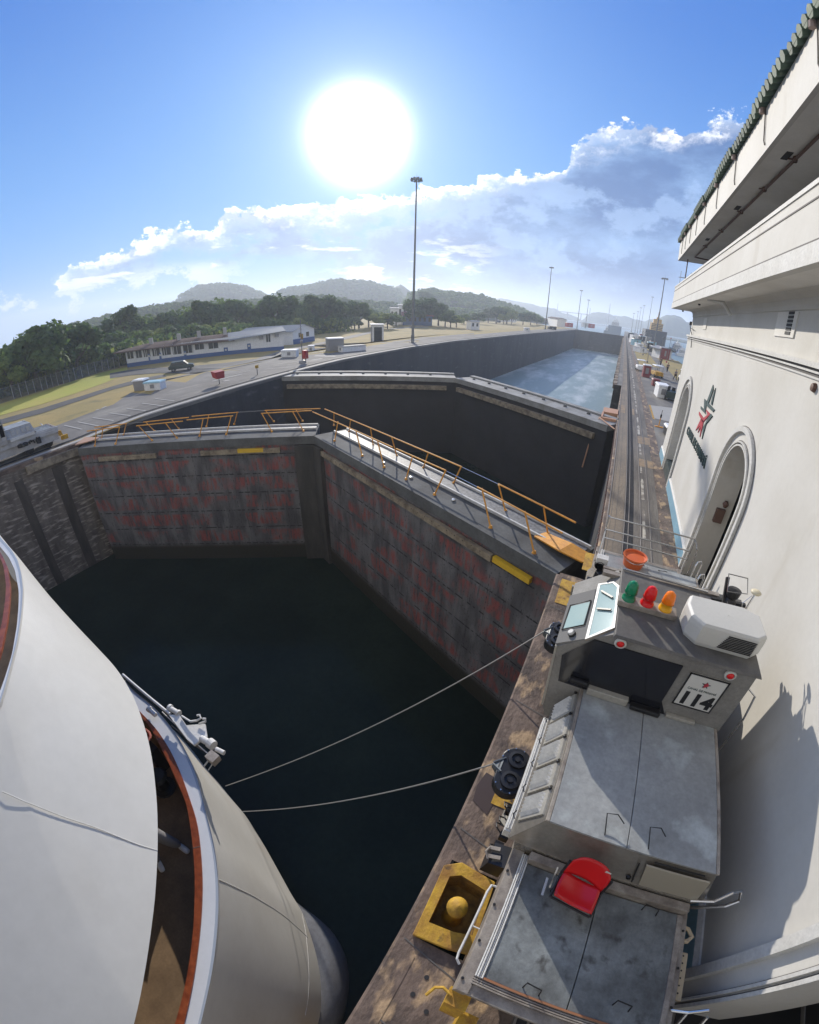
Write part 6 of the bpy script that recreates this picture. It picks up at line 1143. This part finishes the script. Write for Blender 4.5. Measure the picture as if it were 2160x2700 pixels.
# fence
FP=[(-84.27,11.19),(-85.9,16.65),(-86.59,19.47),(-87.09,22.26),(-88.05,24.61),(-88.52,26.89),(-89.81,29.84),(-92.31,33.64),(-94.13,37.57),(-94.16,40.37),(-94.24,42.91)]
ft=thing('fence','grey chain link fence with pale posts along the tree line at left','fence',(FP[0][0],FP[0][1],-2.2))
mtf,ntf,bf=new('chain_link'); bf.inputs['Base Color'].default_value=(.10,.105,.10,1); bf.inputs['Alpha'].default_value=.55; bf.inputs['Roughness'].default_value=.9
FQ=[]
for (xa,ya),(xb,yb) in zip(FP,FP[1:]):
    for k in range(2): FQ.append((xa+(xb-xa)*k/2,ya+(yb-ya)*k/2))
b=MB(); b.loft([[(x,y,-2.2),(x,y,.1)] for x,y in FQ]); b.build('mesh_panel',mtf,ft)
for x,y in FQ: b=MB(); b.cyl((x,y,-2.2),(x,y,.35),.06,n=6); b.build('post',mat('pale_post',(.34,.34,.33),.7) if 'pale_post' not in bpy.data.materials else bpy.data.materials['pale_post'],ft)
b=MB(); b.tube([(x,y,.1) for x,y in FQ],.03,5); b.build('top_rail',m_pole,ft)
# second fence beyond the lawn
FP=[(-98.2,113.4),(-92.3,118.2),(-86.1,122.8),(-81.6,125.8)]
# crane and clutter far down the left bank
x,y,z=(-69.95,445.2,-2.2); t=thing('mobile_crane','small crane with a raised dark boom far down the left bank','crane',(x,y,z)); b=MB(); b.box(x-1.5,x+1.5,y-4,y+4,z+.6,z+2.0); b.build('chassis',m_redpaint,t); b=MB(); b.box(x-1.2,x+1.2,y-3,y+0,z+2,z+3.6); b.build('cab',m_bwall,t); b=MB(); b.bar((x-3,y,z+2.8),(x+9,y-2,z+7.5),.7,.7); b.build('boom',m_black,t)
for i in range(4): b=MB(); yy=y-3+2*i; b.cyl((x-1.6,yy,z+.5),(x+1.6,yy,z+.5),.5,n=12); b.build('wheel',m_rubber,t)
for i,(px,w,h,m,lab) in enumerate((((662,520),2.2,1.6,m_redpaint,'rusty red container right of the crane'),((860,515),2.5,2.2,m_maroon,'brown machinery block near the third mast'),((385,520),2,1.2,m_bwall,'pale low box by the lock edge left of the second mast'),((55,478),1.6,1.5,m_black,'small dark vehicle alone on the far lawn'),((1045,525),2,1.6,m_bwall,'white cone-shaped cover near the end of the left bank'))):
    pass
for (x,y,z),w,h,k,lab in [((-40.61, 327.62, 0.0), 5, 3.0, 1, 'brown machinery block near the third mast on the left bank'), ((-38.39, 173.03, 0.0), 2.2, 1.2, 0, 'pale low box by the lock edge left of the second mast'), ((-35.18, 401.14, 0.0), 6, 4, 0, 'white cover at the end of the left bank'), ((-30.1, 402.69, 0.0), 6, 3.6, 1, 'orange and brown block last on the left bank'), ((-36.7, 226.46, 0.0), 4, 1.4, 2, 'dark low box just right of the second mast')]:
    crate('equipment_box',lab,x,y,z,w,w*.7,h,(m_bwall,m_redpaint,m_black)[k])
x,y,z=(-97.29,331.41,-2.2)
crate('equipment_box','small dark trailer alone on the far lawn',x,y,z,4,2.2,1.6,m_black)
# ================================================================ island things
b=MB(); 
for (x0,y0,x1,y1,mm) in ((3.9,88,8.0,135,m_grass),(9.6,72,15.5,122,m_grass),(4.2,150,9.6,230,m_grass)):
    b=MB(); b.add([(x0,y0,.004),(x1,y0,.004),(x1,y1,.004),(x0,y1,.004)],[(0,1,2,3)]); struct(b.build('dry_lawn',mm))
b=MB(); b.add([(3.8,43,.01),(3.83,36.9,.01),(8,36.6,.01),(8,45,.01)],[(0,1,2,3)]); struct(b.build('concrete_slab',m_wline))
b=MB(); b.add([(3.62,43.1,.006),(3.66,36.6,.006),(3.85,36.6,.006),(3.82,43.1,.006)],[(0,1,2,3)]); struct(b.build('yellow_edge',m_yel))
house('white kiosk with a grey overhanging roof at the edge of the island','@','@',0,0,0,0) if False else None
house('white kiosk with a grey overhanging roof at the edge of the island',(11.2,124,0),(13.2,119.5,0),2.5,3.2,m_bwall,m_greybox,.5,'kiosk',.7)
crate('cabinet','tall maroon cabinet with a white top beside the track',4.3,67.6,0,1.1,1.0,1.75,m_maroon,m_bwall,.15,'cabinet')
crate('cabinet','short maroon cabinet without a white top nearer the building',5.2,59,0,.9,.9,.8,m_maroon,m_maroon,.15,'cabinet')
crate('cabinet','white cabinet with a sloped lid next to the dark green machine',5.3,50.3,0,1.2,2.4,1.3,m_bwall,m_bwall,.1,'cabinet')
x,y,z=6.4,49.2,0; t=thing('pump_machine','dark green machine beside the white cabinet with the sloped lid','machine',(x,y,z)); b=MB(); b.box(x-.7,x+.6,y-.9,y+.9,.25,1.0); b.build('housing',mat('dark_green_machine',(.03,.05,.045),.5),t,bevel=.08); b=MB(); b.cyl((x-.5,y-.3,1.0),(x-.5,y-.3,1.5),.16,n=12); b.cyl((x+.1,y+.4,1),(x+.1,y+.4,1.35),.2,n=12); b.build('filter',m_black,t)
for dy in (-.6,.6): b=MB(); b.cyl((x-.8,y+dy,.25),(x-.65,y+dy,.25),.25,n=14); b.build('wheel',m_rubber,t)
crate('equipment_box','blue-white box with a glossy white lid at the wall corner',4.6,31.8,0,.7,1.1,.62,m_black,m_bwall,.1,'box')
x,y=3.97,33.85; t=thing('signal_post','slim signal post on an orange foot between track and building','signal post',(x,y,0)); b=MB(); b.cyl((x,y,0),(x,y,1.0),.035,n=8); b.build('post',m_orange,t); b=MB(); b.box(x-.06,x+.06,y-.06,y+.06,.75,1.0); b.cyl((x,y,1.0),(x,y,1.35),.02,n=6); b.build('signal_head',m_black,t); b=MB(); b.box(x-.3,x+.35,y-.12,y+.12,.0,.06); b.build('foot',m_orange,t)
def cart(label,x,y,mc,rz):
    t=thing('service_cart',label,'cart',(x,y,0)); c,s=math.cos(rz),math.sin(rz); P=lambda a,b_,zz:(x+a*c-b_*s,y+a*s+b_*c,zz)
    b=MB(); b.hexa([P(-.7,-1.3,.3),P(.7,-1.3,.3),P(.7,1.3,.3),P(-.7,1.3,.3)],[P(-.65,-1.2,.9),P(.65,-1.2,.9),P(.65,1.2,.9),P(-.65,1.2,.9)]); b.build('body',mc,t,bevel=.06)
    b=MB(); b.hexa([P(-.7,-.9,1.75),P(.7,-.9,1.75),P(.7,.9,1.75),P(-.7,.9,1.75)],[P(-.6,-.8,1.85),P(.6,-.8,1.85),P(.6,.8,1.85),P(-.6,.8,1.85)]); b.build('canopy',m_bwall,t)
    b=MB()
    for a in (-.6,.6):
        for q in (-.8,.8): b.cyl(P(a,q,.9),P(a,q,1.75),.03,n=6)
    b.build('canopy_post',m_pole,t)
    for a in (-.65,.65):
        for q in (-.85,.85): b=MB(); b.cyl(P(a-.08,q,.28),P(a+.08,q,.28),.28,n=12); b.build('wheel',m_rubber,t)
cart('white service cart parked beside the track left of the tall maroon cabinet',3.7,76,m_bwall,.1); cart('yellow service cart standing behind the tall maroon cabinet',6.1,70.5,m_yel,.3)
cart('white cart half hidden by the control house wall beside the walkers',10.6,71,m_bwall,.2)
# row of small vehicles and equipment far along the island
rnd=random.Random(21); labs=['white','grey','brown','dark','pale blue']; mats=[m_bwall,m_greybox,m_maroon,m_black,m_ltblue]
for i in range(16):
    y=118+i*11+rnd.random()*5; x=3.6+rnd.random()*2.2 if i%2 else 8.5+rnd.random()*4; k=rnd.randrange(5)
    t=crate('equipment_box','far-off '+labs[k]+' equipment box, '+['nearest','second','third','fourth','fifth','sixth','seventh','eighth','ninth','tenth','eleventh','twelfth','thirteenth','fourteenth','fifteenth','farthest'][i]+' of the line along the island',x,y,0,1.6+rnd.random()*1.6,2+rnd.random()*3,1.3+rnd.random()*1.9,mats[k],mats[(k+rnd.randrange(5))%5],rnd.random()*.6); t['group']='far equipment along the island'
# ships
def ship2(label,x0,x1,y0,y1,zw,zd,mh,ms,hs,name='cargo_ship'):
    t=thing(name,label,'ship',(x0,y0,zw)); cx_=(x0+x1)/2; w=(x1-x0)/2
    pl=[(x0,y0),(x1,y0),(x1,y0+(y1-y0)*.7),(cx_+w*.5,y0+(y1-y0)*.92),(cx_,y1),(cx_-w*.5,y0+(y1-y0)*.92),(x0,y0+(y1-y0)*.7)]
    b=MB(); b.prism(pl,zw,zd); b.build('hull',mh,t)
    b=MB(); b.box(cx_-w*.55,cx_+w*.55,y0+3,y0+12,zd,zd+hs*.55); b.box(cx_-w*.38,cx_+w*.38,y0+4,y0+11,zd+hs*.55,zd+hs*.85); b.box(cx_-w*.12,cx_+w*.12,y0+6,y0+9,zd+hs*.85,zd+hs); b.build('superstructure',ms,t)
    b=MB(); b.cyl((cx_,y0+8,zd+hs*.8),(cx_,y0+8,zd+hs*1.4),.35,.1,6); b.cyl((cx_-w*.5,y0+22,zd),(cx_-w*.5,y0+22,zd+hs*.7),.3,.2,6); b.build('mast',ms,t)
    b=MB()
    for k in range(4): b.box(cx_-w*.55-.05,cx_+w*.55+.05,y0+2.9,y0+3.0,zd+hs*(.08+.12*k),zd+hs*(.12+.12*k))
    b.build('window_band',m_win,t); return t
ship2('black hulled ship with a yellow superstructure in the next lane behind the masts',14.3,28.8,312,400,-8,6.4,m_hull,m_ysup,9)
x,y=(-13.4,619.9); ship2('hazy blue-grey vessel on the open water past the chamber end',x-9,x+9,y,y+50,-9.6,3.5,m_bship,m_bwall,9,'vessel')
x,y=(-24.5,639.5); ship2('small workboat left of the hazy blue-grey vessel',x-4,x+4,y,y+18,-9.6,-5,m_bship,m_bwall,7,'boat')
x,y=(39.6,327.6); ship2('small dark boat moored on the water right of the black ship',x-5,x+5,y,y+16,-7,-4,m_bship,m_bwall,5,'boat')
x,y=(40.1,297.3); ship2('white boat close to the control house edge on the far water',x-4,x+3,y,y+14,-7,-5.2,m_bwall,m_bwall,4,'boat')
# distant bridge and radio masts
(xa,ya),(xb,yb)=((-258.7,1680.2),(-129.8,1695.0)); za,zb_=(25.09,25.56)
t=thing('bridge','thin pale bridge spanning the gap between two distant hills','bridge',(xa,ya,0)); b=MB(); b.bar((xa,ya,za),(xb,yb,zb_),8,3); b.build('bridge_deck',m_greybox,t)
for k in (.3,.7): b=MB(); x=xa+(xb-xa)*k; y=ya+(yb-ya)*k; b.bar((x,y,-10),(x,y,(za+zb_)/2),4,4,(0,1,0)); b.build('pier',m_greybox,t)
for i,(p,q_,lab) in enumerate((((-252.2,1630.6),53.64,'tall'),((-58.2,1498.9),68.66,'x'),((-121.4,1495.1),46.04,'y'))):
    b=MB(); b.cyl((p[0],p[1],0),(p[0],p[1],q_),2.2,1.0,5); tag(b.build('radio_mast',m_pole),('slender radio mast on the hill left of the bridge','slender radio mast on the hill right of the bridge, tallest','short radio mast at the right end of the bridge')[i],'radio mast')
# ================================================================ trees
def crown_mesh(name,seed,n,rad,hgt,leaf,m,clumps,tall=1.0):
    rnd=random.Random(seed); cs=[]
    for k in range(clumps):
        a=rnd.random()*2*PI; r=rad*.72*math.sqrt(rnd.random()); z=hgt*(.40+.50*rnd.random()*(1-.45*(r/rad)**2)); cs.append((r*math.cos(a),r*math.sin(a),z,rad*(.20+.24*rnd.random())))
    b=MB(); 
    for i in range(n):
        cx_,cy_,cz,cr=cs[rnd.randrange(clumps)]; u=rnd.random()*2-1; a=rnd.random()*2*PI; q=math.sqrt(1-u*u); rr=cr*(.55+.5*rnd.random()**.5)
        p=Vector((cx_+rr*q*math.cos(a),cy_+rr*q*math.sin(a),cz+rr*u*.8)); nrm=Vector((q*math.cos(a)+rnd.gauss(0,.5),q*math.sin(a)+rnd.gauss(0,.5),u+.4+rnd.gauss(0,.5))).normalized(); t1=nrm.orthogonal().normalized(); t2=nrm.cross(t1); s=leaf*(.5+rnd.random()); w=rnd.random()*PI; e1=(t1*math.cos(w)+t2*math.sin(w))*s; e2=(t2*math.cos(w)-t1*math.sin(w))*s*.7
        b.add([p-e1-e2*.6,p+e1*.1-e2,p+e1+e2*.5,p-e1*.2+e2],[(0,1,2,3)])
    return b,cs
def tree_proto(seed,rad,hgt,leaf,m,n=2600,clumps=16,label=''):
    t=thing('tree',label,'tree',(0,0,0)); b,cs=crown_mesh('crown',seed,n,rad,hgt,leaf,m,clumps); b.build('crown',m,t)
    b=MB(); b.cyl((0,0,-.3),(0,0,hgt*.45),rad*.07,rad*.045,8)
    for cx_,cy_,cz,cr in cs[:7]: b.cyl((0,0,hgt*.28),(cx_*.9,cy_*.9,cz*.95),rad*.035,rad*.012,5)
    b.build('trunk',m_bark,t); return t
protos=[tree_proto(11,5,10,.42,m_leafs[0]),tree_proto(12,5.6,10,.40,m_leafs[1]),tree_proto(13,4.6,10,.36,m_leafs[2],2200,13),tree_proto(14,4.2,10,.34,m_leafs[0],2000,9)]
TREES=[(-88.3,17.3,-2.2,8.3,2),(-89.3,22.2,-2.2,11.4,1),(-90.1,26.7,-2.2,11.9,0),(-94.6,32.4,-2.2,11.0,0),(-102.6,17.3,-2.2,8.8,0),(-105.8,21.6,-2.2,6.9,0),(-110.8,26.6,-2.2,10.0,0),(-116.8,31.8,-2.2,12.4,3),(-118.4,36.7,-2.2,12.1,0),(-121.2,41.0,-2.2,11.2,0),(-121.9,45.1,-2.2,9.4,1),(-122.3,49.6,-2.2,10.4,3),(-125.2,58.0,-2.2,14.8,3),(-126.3,62.7,-2.2,11.6,1),(-126.6,68.7,-2.2,11.7,1),(-125.8,74.1,-2.2,11.4,0),(-124.8,79.6,-2.2,13.0,1),(-119.4,84.0,-2.2,14.3,3),(-120.3,89.5,-2.2,14.9,1),(-119.3,94.2,-2.2,13.0,0),(-117.1,100.1,-2.2,13.4,1),(-116.4,106.9,-2.2,13.6,1),(-109.2,108.5,-2.2,14.6,0),(-107.9,115.4,-2.2,12.7,1),(-108.4,123.1,-2.2,14.3,3),(-106.3,127.5,-2.2,13.9,0),(-106.2,135.3,-2.2,11.8,1),(-107.1,143.4,-2.2,12.1,3),(-105.4,150.8,-2.2,11.8,0),(-107.5,161.5,-2.2,9.6,1),(-108.8,172.6,-2.2,7.1,2)]
TREES2=[(-98.3,18.5,-2.2,3.9,2),(-103.6,22.5,-2.2,4.9,2),(-108.6,34.6,-2.2,8.4,1),(-109.2,39.1,-2.2,6.3,0),(-107.9,47.7,-2.2,7.8,0),(-107.5,43.6,-2.2,6.8,1),(-109.5,53.9,-2.2,7.5,1),(-108.8,59.5,-2.2,7.3,2),(-108.0,64.9,-2.2,7.4,0),(-103.6,68.2,-2.2,7.4,1),(-103.6,75.2,-2.2,7.0,2),(-103.3,82.1,-2.2,7.0,1),(-103.3,88.4,-2.2,6.3,2),(-96.9,89.6,-2.2,6.8,0),(-97.9,97.3,-2.2,6.4,1),(-98.2,105.3,-2.2,6.5,2),(-98.4,113.2,-2.2,5.7,0),(-98.6,120.9,-2.2,5.7,2),(-98.8,130.9,-2.2,5.1,1),(-98.8,138.4,-2.2,5.7,0),(-113.9,22.2,-2.2,6.8,0),(-117.2,33.8,-2.2,9.9,0)]
TREES3=[(-93.3,148.0,-2.2,7.1,2),(-93.0,154.1,-2.2,5.8,0),(-99.9,173.3,-2.2,6.9,1),(-99.7,190.5,-2.2,12.9,0),(-97.7,194.9,-2.2,14.2,0),(-95.3,200.5,-2.2,14.8,3),(-90.5,200.5,-2.2,12.2,0),(-85.3,197.4,-2.2,9.3,1),(-78.9,189.2,-2.2,7.6,3),(-78.2,194.9,-2.2,6.6,2),(-92.6,243.0,-2.2,6.7,1),(-91.2,264.7,-2.2,7.5,0),(-100.1,314.5,-2.2,11.1,0),(-94.2,316.3,-2.2,12.6,0),(-87.8,323.3,-2.2,13.8,1),(-82.9,319.4,-2.2,10.6,2),(-76.8,331.2,-2.2,10.2,0),(-72.1,337.4,-2.2,10.2,0),(-68.3,343.3,-2.2,9.4,1),(-187.6,386.9,-2.2,26.1,3),(-103.0,281.8,-2.2,4.1,2),(-86.1,308.2,-2.2,7.9,2)]
lab1=['deep green trees with full crowns in the belt beyond the fence','mid green spreading trees in the belt beyond the fence','pale yellowish green trees at the front of the belt','slim dark trees standing up out of the belt']
lab3=['dark trees clustered around the blue shed and far lawn','mid green trees scattered around the far lawn','pale trees around the far lawn edge','slim dark trees beyond the blue shed']
used=set(); rnd=random.Random(4)
ORD=['leftmost','second','third','fourth','fifth','sixth','seventh','eighth','ninth','tenth','eleventh','twelfth','thirteenth','fourteenth','fifteenth','sixteenth','seventeenth','eighteenth','nineteenth','twentieth']
KIND=['dark full-crowned','mid green spreading','pale yellowish','slim dark']
for grp,where,L_ in (('tall trees of the belt behind the left bank','in the tall back row',TREES),('lower trees of the belt behind the left bank','in the lower front row',TREES2),('trees around the far lawn','of those round the far lawn',TREES3)):
    L_=sorted(L_,key=lambda q:-math.atan2(-q[0],q[1])); cnt={}; 
    for i,(x,y,z,h,k) in enumerate(L_):
        c_=cnt.get(k,0); cnt[k]=c_+1
        o=protos[k] if k not in used else copy_tree(protos[k]); used.add(k)
        place(o,(x,y,z),rnd.random()*6.28,KIND[k]+' tree, '+ORD[c_]+(' from the left' if c_ else '')+' '+where,None,grp); w=h/10*(1.0 if h>8 else 1.25); o.scale=(w*1.1,w*1.1,h/10)
# undergrowth filling the base of the belt
def ground_leaf(name,pts,r,h,n,m,seed):
    rnd=random.Random(seed); b=MB()
    for i in range(n):
        (x0,y0),(x1,y1)=rnd.choice(pts); u=rnd.random(); x=x0+(x1-x0)*u+rnd.uniform(-r,r); y=y0+(y1-y0)*u+rnd.uniform(-r,r); z=-2.4+rnd.random()**1.3*h; s=.35+.5*rnd.random()
        nrm=Vector((rnd.gauss(.3,1),rnd.gauss(-.3,1),rnd.gauss(.6,.6))).normalized(); t1=nrm.orthogonal().normalized()*s; t2=nrm.cross(t1)*.8; p=Vector((x,y,z)); b.add([p-t1-t2*.5,p+t1*.2-t2,p+t1+t2*.4,p-t1*.1+t2],[(0,1,2,3)])
    return struct(b.build(name,m),'stuff')
UG=[((-96.9,14.3),(-99.8,29.4)),((-101.7,29.9),(-101.7,46.9)),((-106.6,50.7),(-101.2,78.3)),((-102.8,79.5),(-100.0,131.2))]
ground_leaf('undergrowth',UG,5,5.5,9000,m_leafs[0],1); ground_leaf('undergrowth',UG,6,4.5,5000,m_leafs[2],2)
# woodland on the nearer hills: one mass of crowns
def forest(name,objs,n,r0,r1,m,seed):
    rnd=random.Random(seed); b=MB()
    for o in objs:
        V_=[v.co for v in o.data.vertices if v.co.z>-1.5]
        if not V_: continue
        for i in range(n):
            v=rnd.choice(V_); p=Vector(v)+Vector((rnd.uniform(-8,8),rnd.uniform(-8,8),0)); r=rnd.uniform(r0,r1)
            for k in range(16):
                u=rnd.uniform(-.2,1); a=rnd.random()*2*PI; q=math.sqrt(max(0,1-u*u)); c_=p+Vector((r*q*math.cos(a),r*q*math.sin(a),r*u*.9)); nrm=Vector((q*math.cos(a)+rnd.gauss(0,.4),q*math.sin(a)+rnd.gauss(0,.4),u+.3)).normalized(); t1=nrm.orthogonal().normalized()*r*.42; t2=nrm.cross(t1)
                b.add([c_-t1-t2*.5,c_+t1*.3-t2,c_+t1+t2*.4,c_-t1*.2+t2],[(0,1,2,3)])
    return struct(b.build(name,m),'stuff')
HL=[o for o in bpy.data.objects if o.name.startswith('hill')]
forest('woodland',[HL[7]],1900,2.2,4.2,m_leafs[0],3); forest('woodland',[HL[7]],700,2,3.6,m_leafs[1],4)
forest('woodland',[HL[3]],1500,2.4,4.2,m_leafs[1],5); forest('woodland',[HL[0],HL[1]],1100,4,7,m_leafs[0],6)
# ================================================================ haze
b=MB(); b.box(-2400,2600,-420,6100,-17,125); hz=b.build('haze',bpy.data.materials.new('haze_air')); struct(hz,'stuff')
hm=hz.data.materials[0]; hm.use_nodes=True; nt=hm.node_tree; nt.nodes.clear(); o=nt.nodes.new('ShaderNodeOutputMaterial'); v=nt.nodes.new('ShaderNodeVolumePrincipled'); v.inputs['Color'].default_value=(.80,.88,1,1); v.inputs['Density'].default_value=.0006; v.inputs['Anisotropy'].default_value=.35; nt.links.new(v.outputs[0],o.inputs['Volume'])
